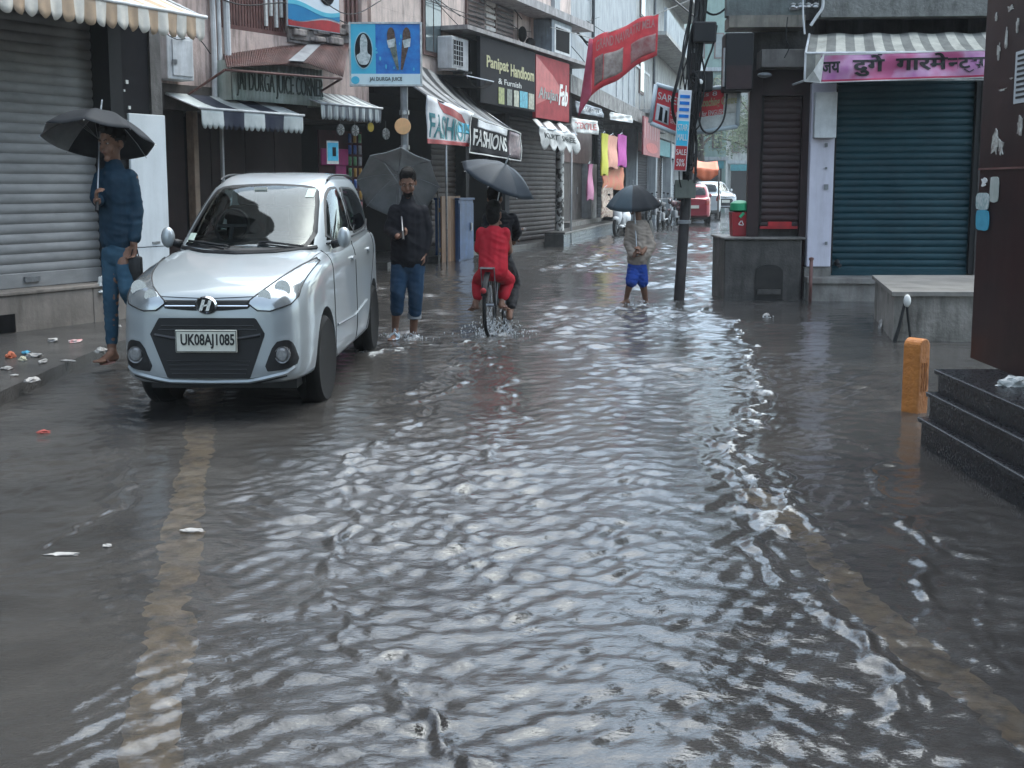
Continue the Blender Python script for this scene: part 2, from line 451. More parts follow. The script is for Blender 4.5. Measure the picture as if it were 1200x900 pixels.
for (px, py, r_) in ((575,392,.22),(462,393,.12),(485,396,.12),(752,358,.14),(736,354,.12),(200,462,.15),(425,410,.1)):
    c = G(px, py); d = np.hypot(X-c.x, (Y-c.y)*.6)
    n = .5+fbm(X,Y,.07,61)*1.8
    foam = np.maximum(foam, .9*np.exp(-(d/r_)**2)*np.clip((n-.25)*2, 0, 1))
    Z += .012*np.exp(-(d/r_)**2)*np.sin(d*45)*np.clip(n,0,1)
    Z += .015*np.exp(-(d/(r_*.8))**2)*np.clip(n,0,1.3)
# drifting patches of foam and crests
n = fbm(X, Y*1.6, .09, 71, 3); big = fbm(X, Y, .8, 75)
crest = np.clip((Z/(np.std(Z)+1e-6)-1.9)*.7, 0, 1)
Z -= np.mean(Z)
M_water = bpy.data.materials.new('flood_water'); M_water.use_nodes = True
nt = M_water.node_tree; N = nt.nodes; L = nt.links; N.clear()
out = N.new('ShaderNodeOutputMaterial'); tc = N.new('ShaderNodeTexCoord')
n1 = N.new('ShaderNodeTexNoise'); n1.inputs['Scale'].default_value = 26; n1.inputs['Detail'].default_value = 4
n2 = N.new('ShaderNodeTexNoise'); n2.inputs['Scale'].default_value = 2.0; n2.inputs['Detail'].default_value = 6
mp = N.new('ShaderNodeMapping'); mp.inputs['Scale'].default_value = (.7, 1.2, 1); L.new(tc.outputs['Object'], mp.inputs[0])
n1b = N.new('ShaderNodeTexNoise'); n1b.inputs['Scale'].default_value = 85; n1b.inputs['Detail'].default_value = 3
n1c = N.new('ShaderNodeMath'); n1c.operation = 'MULTIPLY_ADD'; L.new(mp.outputs[0], n1b.inputs[0]); L.new(n1b.outputs[0], n1c.inputs[0]); n1c.inputs[1].default_value = .35; L.new(n1.outputs[0], n1c.inputs[2])
L.new(mp.outputs[0], n1.inputs[0]); L.new(tc.outputs['Object'], n2.inputs[0])
mud = N.new('ShaderNodeValToRGB'); mud.color_ramp.elements[0].color = (.060,.056,.053,1); mud.color_ramp.elements[1].color = (.100,.093,.087,1)
mud.color_ramp.elements[0].position = .35; mud.color_ramp.elements[1].position = .68; L.new(n2.outputs[0], mud.inputs[0])
at = N.new('ShaderNodeAttribute'); at.attribute_name = 'foam'
bp = N.new('ShaderNodeBump'); bp.inputs['Strength'].default_value = .35; bp.inputs['Distance'].default_value = .012; L.new(n1c.outputs[0], bp.inputs['Height'])
ac = N.new('ShaderNodeAttribute'); ac.attribute_name = 'rough'; L.new(ac.outputs['Fac'], bp.inputs['Strength'])
dif = N.new('ShaderNodeBsdfDiffuse'); L.new(mud.outputs[0], dif.inputs[0]); L.new(bp.outputs[0], dif.inputs['Normal'])
tr = N.new('ShaderNodeBsdfTransparent'); tr.inputs[0].default_value = (.82,.76,.70,1)
mx1 = N.new('ShaderNodeMixShader'); mx1.inputs[0].default_value = .44; L.new(dif.outputs[0], mx1.inputs[1]); L.new(tr.outputs[0], mx1.inputs[2])
fr = N.new('ShaderNodeFresnel'); fr.inputs['IOR'].default_value = 1.46; L.new(bp.outputs[0], fr.inputs['Normal'])
gl = N.new('ShaderNodeBsdfGlossy'); gl.inputs['Roughness'].default_value = .08; L.new(bp.outputs[0], gl.inputs['Normal']); gl.inputs[0].default_value = (.95,.97,1,1)
mx2 = N.new('ShaderNodeMixShader'); L.new(fr.outputs[0], mx2.inputs[0]); L.new(mx1.outputs[0], mx2.inputs[1]); L.new(gl.outputs[0], mx2.inputs[2])
fo = N.new('ShaderNodeBsdfDiffuse'); fo.inputs[0].default_value = (.62,.63,.63,1)
mx3 = N.new('ShaderNodeMixShader'); n4 = N.new('ShaderNodeTexNoise'); n4.inputs['Scale'].default_value = 38; n4.inputs['Detail'].default_value = 5; n4.inputs['Roughness'].default_value = .7; L.new(tc.outputs['Object'], n4.inputs[0])
ma = N.new('ShaderNodeMath'); ma.operation = 'ADD'; L.new(at.outputs['Fac'], ma.inputs[0]); L.new(n4.outputs[0], ma.inputs[1])
mr2 = N.new('ShaderNodeMapRange'); mr2.inputs['From Min'].default_value = .80; mr2.inputs['From Max'].default_value = 1.3; mr2.inputs['To Max'].default_value = .75; L.new(ma.outputs[0], mr2.inputs[0])
L.new(mr2.outputs[0], mx3.inputs[0]); L.new(mx2.outputs[0], mx3.inputs[1]); L.new(fo.outputs[0], mx3.inputs[2])
L.new(mx3.outputs[0], out.inputs[0])
tag(np_mesh('flood_water', X, Y, Z, M_water, attr={'foam': foam*.8, 'rough': .10+.42*np.clip(amp*1.1,0,1)*np.clip(1.15-Y/40,.4,1)}), kind='structure')
# ================================================================ helpers for shop fronts
def shutter(mb, s0, s1, h0, h1, y, pitch=.1, depth=.018, n=6):
    """corrugated roller shutter surface: local x s0..s1, z h0..h1 at plane y"""
    k = int((h1-h0)/pitch); pts = []
    for i in range(k+1):
        z = h0+i*pitch
        for j in range(n):
            t = j/n; zz = z+t*pitch
            if zz > h1: break
            pts.append((y-depth*(math.sin(PI*t)**.6 if t > 0 else 0), zz))
    pts.append((y, h1))
    vs = [(s0, p[0], p[1]) for p in pts]+[(s1, p[0], p[1]) for p in pts]; m = len(pts)
    mb.add(vs, [(i, m+i, m+i+1, i+1) for i in range(m-1)]); return mb
def part(name, fn, mats, parent, **kw):
    mb = MB(); fn(mb); return mb.build(name, mats, parent, **kw)
def bx(name, a, b, m, parent, r=0, **kw):
    mb = MB()
    if r: mb.rbox(a, b, r)
    else: mb.box(a, b)
    return mb.build(name, m, parent, **kw)
def scallop_awning(root, s0, s1, out0, out1, hb, ht, drop, n, mats, scal=.35, per=2, frame=None, nm='canopy', sag=.02):
    """striped awning in facade coordinates: from the wall (out0,ht) to the front bar (out1,hb), valance hanging 'drop' with a scalloped edge"""
    mb = MB(); nu = n*8
    def top(u, v):
        return (lerp(s0, s1, u), -lerp(out0, out1, v), lerp(ht, hb, v)-sag*math.sin(PI*v)*(1+.5*math.sin(u*n*1.3)))
    mb.grid(top, nu, 6, mfn=lambda i, j: (i//8) % 2)
    mb.build(nm, mats, root, smooth=True, thick=.004)
    mb = MB()
    def val(u, v):
        x = u*n*per; e = abs(math.sin(PI*x))**.6
        d = drop*v*(1-scal*(1-e) if v > 0 else 1)
        return (lerp(s0, s1, u), -out1-.012*math.sin(u*n*2.7)*v-.01*math.sin(u*n*7.1+1)*v, hb-d)
    mb.grid(val, n*16, 4, mfn=lambda i, j: (i//16) % 2)
    mb.build('valance', mats, root, smooth=True, thick=.004)
    mb = MB(); mb.tube([(s0-.03, -out1, hb), (s1+.03, -out1, hb)], .018, 8)
    for s in (s0, s1):
        mb.tube([(s, -out0, ht-.02), (s, -out1, hb-.01)], .012, 6)
    mb.build('frame', frame or M_whitepaint, root, smooth=True)

# ================================================================ A: left shuttered shop
F_ = FA
sE = F_.sx(190, 0, 285); sS = F_.sx(119, -.25, 330)
hP = .44
A = F_.thing('shop_building', 'grey rendered shop building with a wide closed steel roller shutter, nearest on the left kerb', 'building', 0)
M_rendA = mat('grey_render', (.16,.15,.145), (.09,.085,.08), .7, 3, bump=.3, streak=.6)
M_plinth = mat('stone_plinth', (.27,.235,.205), (.18,.155,.135), .45, 2.5, bump=.25, bsc=25, streak=.55, dirt=(.07,.06,.05))
M_shutA = mat('galvanised_shutter', (.30,.295,.29), (.22,.217,.213), .6, 2.2, metal=.1, streak=.35, dirt=(.2,.2,.2), stretch=(1,1,3))
zt = 10.5
M_rail_ = mat('brown_railing', (.10,.045,.04), (.16,.08,.07), .5, 6, streak=.3); M_paneA = mat('unseen_pane_dark', (.05,.06,.065), (.03,.035,.04), .15, 3, spec=.6)
bx('wall', (-17, 0, 3.2), (sE+.1, 4, zt), M_rendA, A)  # unseen wall above and behind the view, extended to cut sky light
bx('side_wall', (sE-.05, .02, 0), (sE+.098, 4, 3.2), M_rendA, A)
bx('column', (sS, .0, hP), (sS+.16, .3, 3.2), M_black, A)
def f(mb):
    s = -17.0
    while s < sE:
        e = min(s+1.13, sE+.05)
        mb.rbox((s+.004, 0, .06), (e-.004, .5, hP), .008); s += 1.13
    mb.box((-17, .01, .0), (sE+.05, .5, .07))
part('plinth', f, M_plinth, A)
bx('plinth_ledge', (-17, -.02, hP), (sE+.05, .5, hP+.035), M_plinth, A, .008)
bx('drain_opening', (F_.sx(-40,0,395), -.012, .10), (F_.sx(19,0,410), .1, .27), M_dark, A)  # dark slab on the plinth face, the opening's shade as colour
sh = part('roller_shutter', lambda mb: shutter(mb, -17, sS, hP+.17, 3.3, .27, .095, .02), M_shutA, A, smooth=True, angle=60)
def f(mb):
    mb.rbox((-17, .235, hP+.037), (sS, .27, hP+.18), .008)
bo = part('bottom_rail', f, M_shutA, A)
def f(mb):
    mb.box((F_.sx(28,-.23,325), .21, hP+.09), (F_.sx(46,-.23,325), .236, hP+.14))
part('lock_plate', f, M_steel, bo)
for k_ in range(2):  # unseen windows and balconies, invented to be reflected in the windscreen
    for s_w in (-10.2, -8.2, -6.2, -4.2, -2.2, -.4):
        z_w = 5.0+k_*2.9
        wn = bx('window', (s_w, -.05, z_w), (s_w+1.0, .02, z_w+1.5), M_rail_, A); bx('pane', (s_w+.08, -.07, z_w+.08), (s_w+.92, -.051, z_w+1.42), M_paneA, wn)
    bl_ = bx('balcony', (-11, -.7, 4.5+k_*2.9), (1.4, 0, 4.62+k_*2.9), M_rendA, A)
    mb = MB()
    for i in range(50): s_b = lerp(-11, 1.38, i/49); mb.box((s_b, -.69, 4.62+k_*2.9), (s_b+.03, -.66, 5.45+k_*2.9))
    mb.box((-11, -.70, 5.45+k_*2.9), (1.4, -.65, 5.52+k_*2.9)); mb.build('unseen_balcony_rail', M_rail_, bl_)
# black glass fascia and white board beside the shutter
bx('dark_panel', (sS+.162, .05, hP+.9), (sE+.04, .3, 3.2), M_board, A)
# small white marks on the black panel
def f(mb):
    for px_, py_, w_ in ((149,96,.035),(152,126,.03),(146,106,.02)):
        s, h = F_.px(px_, py_, -.04); mb.cbox((s, .045, h), (w_, .01, w_*1.1))
part('sticker', f, M_textw, A)
Wb = F_.thing('white_board', 'tall plain white board standing upright beside the grey roller shutter', 'board', sS+.17, .03, hP+.04)
w_ = sE+.05-sS-.17
top_ = F_.h(165, 134)-hP-.04; mid_ = F_.h(170, 289)-hP-.04
M_wboard = mat('white_laminate', (.66,.69,.71), (.56,.59,.61), .35, 2, streak=.3, dirt=(.35,.36,.36))
bx('upper_panel', (0, -.03, mid_), (w_, .0, top_), M_wboard, Wb, .006)
bx('lower_panel', (0, -.022, 0), (w_, .0, mid_-.006), M_wboard, Wb, .006)
bx('door_latch', (w_*.5, -.04, mid_+.03), (w_*.5+.1, -.03, mid_+.05), M_steel, Wb)
# awning
M_awb = mat('awning_beige', (.42,.30,.20), (.34,.25,.18), .75, 7, streak=.25, dirt=(.2,.16,.12)); M_aww = mat('awning_white', (.62,.58,.52), (.5,.47,.42), .75, 7, streak=.25, dirt=(.3,.26,.2))
aw = F_.thing('awning', 'beige and white striped awning with scalloped edge above the grey roller shutter', 'awning', 0)
o1 = .95
s1_ = F_.sx(240, o1, 30); hb_ = F_.h(240, 20, o1); 
scallop_awning(aw, s1_-3.6, s1_, 0, o1, hb_, hb_+.42, .24, 30, [M_awb, M_aww], .28, 1)
# ================================================================ pavement on the left
M_pave = mat('wet_pavement', (.085,.080,.076), (.05,.047,.045), .22, 3, bump=.6, bsc=60, streak=0)
mb = MB()
P0 = FA.w(-6, .0); P1 = FA.w(sE+.3, .0)
kp = [G(x_, y_, .09) for x_, y_ in ((-260,560),(-60,487),(0,459),(60,432),(125,405),(165,392),(200,372))]
n_ = len(kp); base = [P0.lerp(P1, i/(n_-1)) + FA.n*-.05 for i in range(n_)]
vs = []
for i in range(n_):
    vs += [(base[i].x, base[i].y, .095), (kp[i].x, kp[i].y, .09), (kp[i].x+.012, kp[i].y-.01, -.1)]
fs = []
for i in range(n_-1):
    a = 3*i; fs += [(a, a+1, a+4, a+3), (a+1, a+2, a+5, a+4)]
mb.add(vs, fs); tag(mb.build('pavement', M_pave), kind='structure')

# ================================================================ J: juice corner building
F_ = FJ
M_pink = mat('stained_pink_plaster', (.62,.48,.43), (.47,.36,.32), .75, 3, bump=.3, streak=.95, dirt=(.10,.085,.075))
M_pinkg = mat('grimy_plaster', (.36,.31,.285), (.17,.15,.14), .8, 5, bump=.8, bsc=18, streak=.7)
M_rail = mat('brown_railing', (.10,.045,.04), (.16,.08,.07), .5, 6, streak=.3)
J = F_.thing('juice_corner_building', 'old two storey building with stained pink plaster and brown barred balcony behind the silver car', 'building', 0)
sL = F_.sx(150); sR = F_.sx(432, 0, 100)
h1 = F_.h(330, 118); h2 = F_.h(300, 54); h3 = F_.h(300, 38)
bx('upper_wall', (sL-3, .0, h1+.1), (sR, 5, h3), M_pink, J)
sb = F_.sx(258, 0, 20); sb2 = F_.sx(336, 0, 20)
def f(mb):
    mb.box((sL-3, .0, h3), (sb, 5, 8.8)); mb.box((sb2, .0, h3), (F_.sx(403,0,20), 5, 8.8)); mb.box((F_.sx(424,0,20), 0, h3), (sR, 5, 8.8))
    mb.box((sb, .9, h3), (sb2, 5, 8.8)); mb.box((F_.sx(403,0,20), .5, h3), (F_.sx(424,0,20), 5, 8.8)); mb.box((sb, 0, h3+2.2), (sb2, .9, 8.8))
part('balcony_wall', f, M_pink, J)
def f(mb):
    rr = random.Random(4)
    for i in range(26):
        s = lerp(F_.sx(336,0,45), sR-.1, rr.random()); z = rr.uniform(F_.h(370,52), F_.h(370,33))
        mb.rbox((s, -.05-.1*rr.random(), z), (s+.12+.2*rr.random(), .05, z+.06+.1*rr.random()), .02)
    mb.box((F_.sx(336,0,45), -.04, F_.h(370,54)), (sR, .05, F_.h(370,36)))
part('broken_ledge', f, M_pinkg, J)
def f(mb):
    n = 24
    for i in range(n):
        s = lerp(sb+.02, sb2-.02, i/(n-1))
        mb.box((s-.02, .03, h3), (s+.02, .06, h3+2.2))
    mb.box((sb, .0, h3+.0), (sb2, .08, h3+.06)); mb.box((sb, .0, h3+.85), (sb2, .08, h3+.92))
bal = part('balcony_railing', f, M_rail, J)
def f(mb):
    for p in (312, 318, 324, 330):
        s = F_.sx(p, 0, 15); mb.box((s-.022, -.01, h3+.12+.08*(p % 4)), (s+.022, .028, h3+2))
part('white_slat', f, M_textw, J)
def f(mb):
    for p in (405, 410, 415, 420):
        s = F_.sx(p, 0, 15); mb.box((s-.025, .03, h3-.05), (s+.025, .06, h3+2))
part('window_bars', f, M_rail, J)
def f(mb):
    for p, r_ in ((246,.04),(253,.03),(262,.05)):
        s = F_.sx(p,0,50); mb.tube([(s, -.06, h1-.1), (s+.01, -.07, (h1+h3)/2), (s-.02, -.06, 8)], r_, 8)
part('drainpipe', f, M_whitepaint, J, smooth=True)
# ground floor: dark shop interiors, posts
sp = F_.sx(228, 0, 200)
M_brownp = mat('brown_panel', (.032,.019,.018), (.02,.013,.012), .7, 2.5, streak=.4)
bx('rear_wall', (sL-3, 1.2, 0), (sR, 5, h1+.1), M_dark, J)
bx('side_wall', (sL-3, 0, 0), (F_.sx(187), 1.2, h1+.1), M_pink, J)
bx('beam', (sL-3, -.03, h1-.25), (sR, 1.25, h1+.1), mat('dirty_beam', (.10,.085,.075), (.05,.045,.04), .7, 5, streak=.5), J)
def f(mb):
    e = [240, 266, 306, 340, 372]
    for a, b in zip(e[:-1], e[1:]): mb.rbox((F_.sx(a)+.006, .32, .2), (F_.sx(b)-.006, .38, h1-.25), .01)
part('folding_panel', f, M_brownp, J)
part('post', lambda mb: mb.rbox((sp-.04, -.05, 0), (sp+.05, .1, h1-.25), .01), mat('weathered_post', (.30,.22,.16), (.2,.14,.1), .6, 6, streak=.5), J)
part('post', lambda mb: mb.rbox((F_.sx(263)-.018, .0, 0), (F_.sx(263)+.018, .05, h1-.25), .005), M_whitepaint, J)
# lower door frame light strip in the alley
bx('alley_door', (F_.sx(192), .15, .0), (F_.sx(226), .2, F_.h(205,118)), M_brownp, J)

# white tin cabinet on the wall at the alley
s_, h_ = F_.px(197, 92, .3); s2_, h2_ = F_.px(226, 44, .3)
wc = F_.thing('meter_cabinet', 'dented white tin cabinet hanging on the stained pink wall beside the beige awning', 'cabinet', s_, .02, h_)
bx('case', (0, -.28, 0), (s2_-s_, 0, h2_-h_), M_whitepaint, wc, .015)
bx('door', (.08, -.30, .05), (s2_-s_-.03, -.282, h2_-h_-.05), M_whitepaint, wc, .006)
bx('hinge', (.06, -.315, .2), (.14, -.302, .26), M_steel, wc)

# navy / white awning
M_navy = mat('awning_navy', (.022,.026,.045), (.035,.04,.055), .7, 6); M_awg = mat('awning_pale_grey', (.52,.55,.54), (.42,.45,.44), .7, 6, streak=.3, dirt=(.25,.26,.25))
a2 = F_.thing('awning', 'broad striped navy and white awning with zigzag edge over the dark juice shop', 'awning', 0)
o2 = .75; s0 = F_.sx(236, o2, 140); s1 = F_.sx(355, o2, 140); hb = F_.h(296, 131, o2)
scallop_awning(a2, s0, s1, 0.05, o2, hb, F_.h(300,117,.05), .27, 5, [M_awg, M_navy], .22, 4)
# fluted shop box with its name
s0 = F_.sx(272, .35, 100); s1 = F_.sx(378, .35, 100); hb = F_.h(325, 121, .35); ht = F_.h(325, 76, .35)
bxj = F_.thing('shop_name_board', 'pale green fluted metal board painted with a juice corner name under the rusty roof', 'sign', s0, 0, hb)
Wj, Hj = s1-s0, ht-hb
M_flute = mat('fluted_green_tin', (.40,.47,.42), (.52,.56,.53), .5, 4, streak=.5, dirt=(.12,.16,.12))
mb = MB(); nfl = 26
def ff(u, v): return (u*Wj, -.35-.022*abs(math.sin(PI*u*nfl)), v*Hj)
mb.grid(ff, nfl*8, 2); mb.build('panel', M_flute, bxj, smooth=True, angle=50, thick=.006)
mb = MB(); mb.box((0,-.33,0),(.01,.1,Hj)); mb.box((Wj-.01,-.33,0),(Wj,.1,Hj)); mb.build('box_side', M_flute, bxj)
mb = MB(); text_fit(mb, 'JAI DURGA JUICE CORNER', .06, Wj-.03, Hj*.1, Hj*.74, y=-.385, ext=.012, bold=-.012)
M_letj = mat('dull_green_lettering', (.06,.075,.065), (.12,.14,.12), .6, 30)
mb.build('lettering', M_letj, bxj)
# rusty corrugated roof
rf = F_.thing('rusty_roof', 'rusty red corrugated tin lean-to roof with one grey patched sheet above the fluted board', 'roof', 0)
M_rust = mat('rust_tin', (.095,.038,.032), (.06,.033,.03), .6, 4, bump=.3, streak=.4, dirt=(.07,.04,.035)); M_zinc = mat('grey_tin', (.25,.26,.27), (.17,.17,.18), .45, 4, streak=.3)
oE = .85
pA = [F_.px(266,79,oE), F_.px(320,76,oE), F_.px(360,74,oE), F_.px(402,90,oE)]
pB = [F_.px(262,64,0), F_.px(330,54,0), F_.px(375,51,0), F_.px(410,49,0)]
for k in range(3):
    mb = MB(); nn = 90
    a0, a1, b0, b1 = pA[k], pA[k+1], pB[k], pB[k+1]
    m_ = [M_rust, M_zinc]
    def g(u, v, a0=a0, a1=a1, b0=b0, b1=b1):
        s = lerp(lerp(b0[0], b1[0], u), lerp(a0[0], a1[0], u), v); z = lerp(lerp(b0[1], b1[1], u), lerp(a0[1], a1[1], u), v)
        return (s, -oE*v, z+.010*math.sin(u*nn*1.6))
    mb.grid(g, nn, 3)
    mb.build('tin_sheet', M_rust, rf, smooth=True, thick=.006)
mb = MB()
q = [F_.px(338,74,oE+.02), F_.px(356,75,oE+.02), F_.px(376,55,.1), F_.px(360,55,.1)]
yv = [-(oE+.02), -(oE+.02), -.1, -.1]
mb.add([(q[i][0], yv[i], q[i][1]+.035) for i in range(4)], [(0,1,2,3)])
tag(mb.build('patched_sheet', M_zinc, rf, thick=.006), 'flat grey patch sheet')
mb = MB(); mb.tube([(pA[0][0], -oE+.03, pA[0][1]-.03), (pA[3][0], -oE+.03, pA[3][1]-.03)], .02, 6)
for i in (0, 3): mb.tube([(pA[i][0], -oE+.04, pA[i][1]-.03), (pA[i][0], -.01, pA[i][1]-.35)], .018, 6)
mb.build('bracket', M_rail, rf)
# hoarding with swoosh on balcony
s0, hb = F_.px(336, 30, .1); s1, ht = F_.px(395, -30, .1)
hd = F_.thing('hoarding', 'white advertising hoarding with blue and red waves fixed to the balcony wall', 'sign', s0, .1, hb)
Wh, Hh = s1-s0, ht-hb
bx('board', (0, -.03, 0), (Wh, 0, Hh), mat('hoarding_white', (.66,.72,.76), (.6,.68,.73), .4, 3), hd)
def wave(z0f, z1f, y):
    mb = MB(); n = 30
    vs = []; 
    for i in range(n+1):
        u = i/n; vs += [(u*Wh, y, z0f(u)), (u*Wh, y, z1f(u))]
    mb.add(vs, [(2*i, 2*i+2, 2*i+3, 2*i+1) for i in range(n)]); return mb
wv = lambda a, b, c: (lambda u: Hh*(a+b*math.sin(u*PI*1.6+c)))
wave(lambda u: 0.01, wv(.14, -.05, .8), -.034).build('red_wave', M_redp, hd, thick=.002)
wave(wv(.16, -.06, .8), wv(.30, .06, 1.0), -.038).build('blue_wave', mat('sign_blue', (.02,.16,.36), (.02,.22,.42), .35, 3), hd, thick=.002)
wave(wv(.30, .06, 1.0), wv(.37, .06, 1.0), -.041).build('pale_wave', mat('sign_cyan', (.12,.5,.62), (.1,.42,.55), .35, 3), hd, thick=.002)
mb = MB(); mb.ell((Wh*.75, -.035, Hh*.62), (.18, .02, .17)); mb.build('emblem', M_board, hd, smooth=True)

# small striped awning on the right part of J
a3 = F_.thing('awning', 'small grey and white scalloped awning above the pink snack packets', 'awning', 0)
o3 = .6; s0 = F_.sx(376, o3, 135); s1 = F_.sx(447, o3, 135); hb = F_.h(412, 124, o3)
M_awgr = mat('awning_grey', (.13,.14,.15), (.18,.19,.2), .7, 6)
scallop_awning(a3, s0, s1, 0.02, o3, hb, hb+.22, .24, 18, [M_awg, M_awgr], .2, 1)
# hanging discs
for i, (px_, py_, rr_, m_, lb) in enumerate((
    (400,152,.085,'g','grey round steel lid hanging first from the left under the grey white awning'),
    (417,153,.085,'g','dull round steel lid hanging second from the left under the grey white awning'),
    (435,149,.075,'y','small yellow round sieve hanging under the end of the grey white awning'),
    (453,157,.09,'g','dark wired fan grille hanging beside the pole under the blue sign'),
    (472,148,.115,'o','large pale orange disc tied to the pole of the blue sign'))):
    if m_ == 'o': loc = AT(px_, py_, 16.9)
    else: loc = F_.w(F_.sx(px_, .55), .55, F_.h(px_, py_, .55))
    d = thing({'y':'sieve','o':'round_disc'}.get(m_, 'steel_lid' if i < 2 else 'fan_grille'), lb, {'y':'sieve','o':'disc'}.get(m_, 'lid' if i < 2 else 'grille'), loc, (PI/2, 0, F_.ang*(.2 if m_ == 'o' else 1)))
    mm = {'g': M_steel, 'y': mat('yellow_plastic', (.55,.40,.05), (.42,.3,.04), .5), 'o': mat('pale_orange_disc', (.75,.42,.20), (.62,.36,.18), .55, 9)}[m_]
    mb = MB(); mb.lathe([(rr_*.2,-.006),(rr_*.55,0),(rr_*.9,-.01),(rr_,.004),(rr_,.012),(rr_*.5,.014),(.001,.012)], 28); mb.build('disc', mm, d, smooth=True, angle=70)
    mb = MB(); mb.lathe([(rr_*.98,-.008),(rr_*1.03,0),(rr_*.98,.012)], 28, closed=True); mb.build('rim', M_steel if m_ != 'o' else mm, d, smooth=True)
    mb = MB(); mb.tube([(0, rr_, 0), (0, rr_+.12, 0)], .004, 5); mb.build('hook', M_steel, d)
    if m_ == 'g':
        mb = MB()
        for k in range(8): a = k*PI/4; mb.tube([(rr_*.15*math.cos(a), rr_*.15*math.sin(a), .02), (rr_*math.cos(a), rr_*math.sin(a), .014)], .003, 4)
        mb.build('rib', M_dark, d)
# merchandise rack: pink packets
s0, _ = F_.px(386, 250); s1, _ = F_.px(436, 250)
rk = F_.thing('snack_rack', 'tall rack of magenta and red snack packets in the shop opening behind the car', 'rack', s0, -.2, 0)
M_mag = mat('magenta_sheet', (.36,.02,.16), (.25,.02,.12), .4, 6)
bx('back_panel', (0, 0, .3), (s1-s0, .03, 2.35), mat('dark_red_cloth', (.06,.012,.02), (.035,.01,.016), .6, 8), rk)
bx('magenta_strip', ((s1-s0)*.35, -.03, .5), ((s1-s0)*.58, -.002, 1.9), M_mag, rk)
mb = MB(); mb.rbox((.0, -.05, 1.78), ((s1-s0)*.62, -.03, 2.05), .01); pnl = mb.build('name_card', M_mag, rk)
pc = [(.35,.05,.06),(.06,.12,.35),(.45,.4,.35),(.1,.25,.12),(.4,.22,.05),(.3,.3,.32)]
rr = random.Random(3)
for i in range(30):
    row = i//3; c = i % 3
    x = (s1-s0)*(.64+.12*c); z = .45+row*.19
    mb = MB(); mb.grid(lambda u, v: (x+(u)*.075, -.03-.02*math.sin(PI*u)*math.sin(PI*v), z+v*.15), 4, 4)
    k = rr.randrange(6); mb.build('packet', mat('packet_%s' % 'abcdef'[k], pc[k], tuple(q*.6 for q in pc[k]), .3, 18), rk, smooth=True, thick=.006)
# little blue poster
s0, hb = F_.px(383, 192, .45); s1, ht = F_.px(396, 166, .45)
po = F_.thing('poster', 'small sky blue upright poster with white border hanging in the dark shop', 'poster', s0, .45, hb)
bx('sheet', (0, -.01, 0), (s1-s0, 0, ht-hb), M_textw, po)
bx('blue_field', (.012, -.014, .05), (s1-s0-.012, -.0105, ht-hb-.02), mat('sky_blue_print', (.05,.42,.66), (.12,.55,.75), .4, 12), po)
bx('dark_figure', ((s1-s0)*.45, -.017, .12), ((s1-s0)*.75, -.0145, .26), M_board, po)
bx('hanging_bar', (0, -.006, ht-hb), (s1-s0, .0, ht-hb+.012), M_steel, po)

# ================================================================ pole with the blue sign
pb = AT(476, 320, 17.0); pb.z = -.1
pl = thing('sign_pole', 'grey steel pole carrying the big blue ice cream sign above the shops', 'pole', pb)
top = AT(476, 95, 17.0).z+.1
mb = MB(); mb.tube([(0,0,0),(0,0,1.9),(.0,0,top+.1)], .055, 14); mb.build('shaft', M_grey, pl, smooth=True)
for z in (.5, 2.1, 2.6):
    mb = MB(); mb.lathe([(.05,z-.03),(.07,z-.03),(.07,z+.03),(.05,z+.03)], 14); mb.build('clamp', M_steel, pl)
a = AT(411, 100, 16.9); b = AT(493, 27, 16.9); Ws, Hs = b.x-a.x, b.z-a.z
bs = thing('ice_cream_sign', 'big blue shop sign picturing two ice cream cones and an oval cup', 'sign', a)
M_sblue = mat('print_blue', (.012,.10,.40), (.02,.22,.58), .3, 5); M_scy = mat('print_cyan', (.06,.46,.62), (.05,.38,.58), .3, 3)
bx('panel', (0, 0, 0), (Ws, .06, Hs), M_sblue, bs, .006)
zs_ = Hs*.185
mb = MB(); mb.box((.0,-.006,zs_),(Ws*.36,-.001,Hs)); mb.build('cyan_field', M_scy, bs)
mb = MB(); mb.box((.0,-.009,.0),(Ws,-.001,zs_)); mb.build('name_strip', mat('strip_white', (.62,.74,.76), (.55,.68,.72), .35, 3), bs)
mb = MB(); text_fit(mb, 'JAI DURGA JUICE', Ws*.27, Ws*.73, zs_*.3, zs_*.72, y=-.012, bold=.01); mb.build('lettering', M_textk, bs)
def oval(cx, cz, rx, rz_, y, n=36): return [(cx+rx*math.cos(2*PI*i/n), cz+rz_*math.sin(2*PI*i/n)) for i in range(n)]
mb = MB(); mb.prism(oval(.07,zs_*.45,.06,.055,0), -.014, -.009); mb.build('dot', M_scy, bs)
mb = MB(); mb.prism(oval(Ws*.19,Hs*.56,Ws*.135,Hs*.30,0), -.012, -.006); ov = mb.build('oval_frame', mat('oval_rim', (.35,.6,.68), (.2,.4,.5), .3), bs)
mb = MB(); mb.prism(oval(Ws*.19,Hs*.56,Ws*.12,Hs*.28,0), -.016, -.0125); mb.build('oval_field', M_board, bs)
cup = smooth_poly([(Ws*x, Hs*z) for x, z in ((.13,.33),(.25,.33),(.30,.48),(.24,.52),(.25,.72),(.21,.82),(.17,.82),(.14,.72),(.15,.52),(.08,.48))], 2)
mb = MB(); mb.prism(cup, -.021, -.0165); mb.build('cup_picture', mat('cup_silver', (.65,.68,.68), (.3,.36,.36), .3, 22), bs)
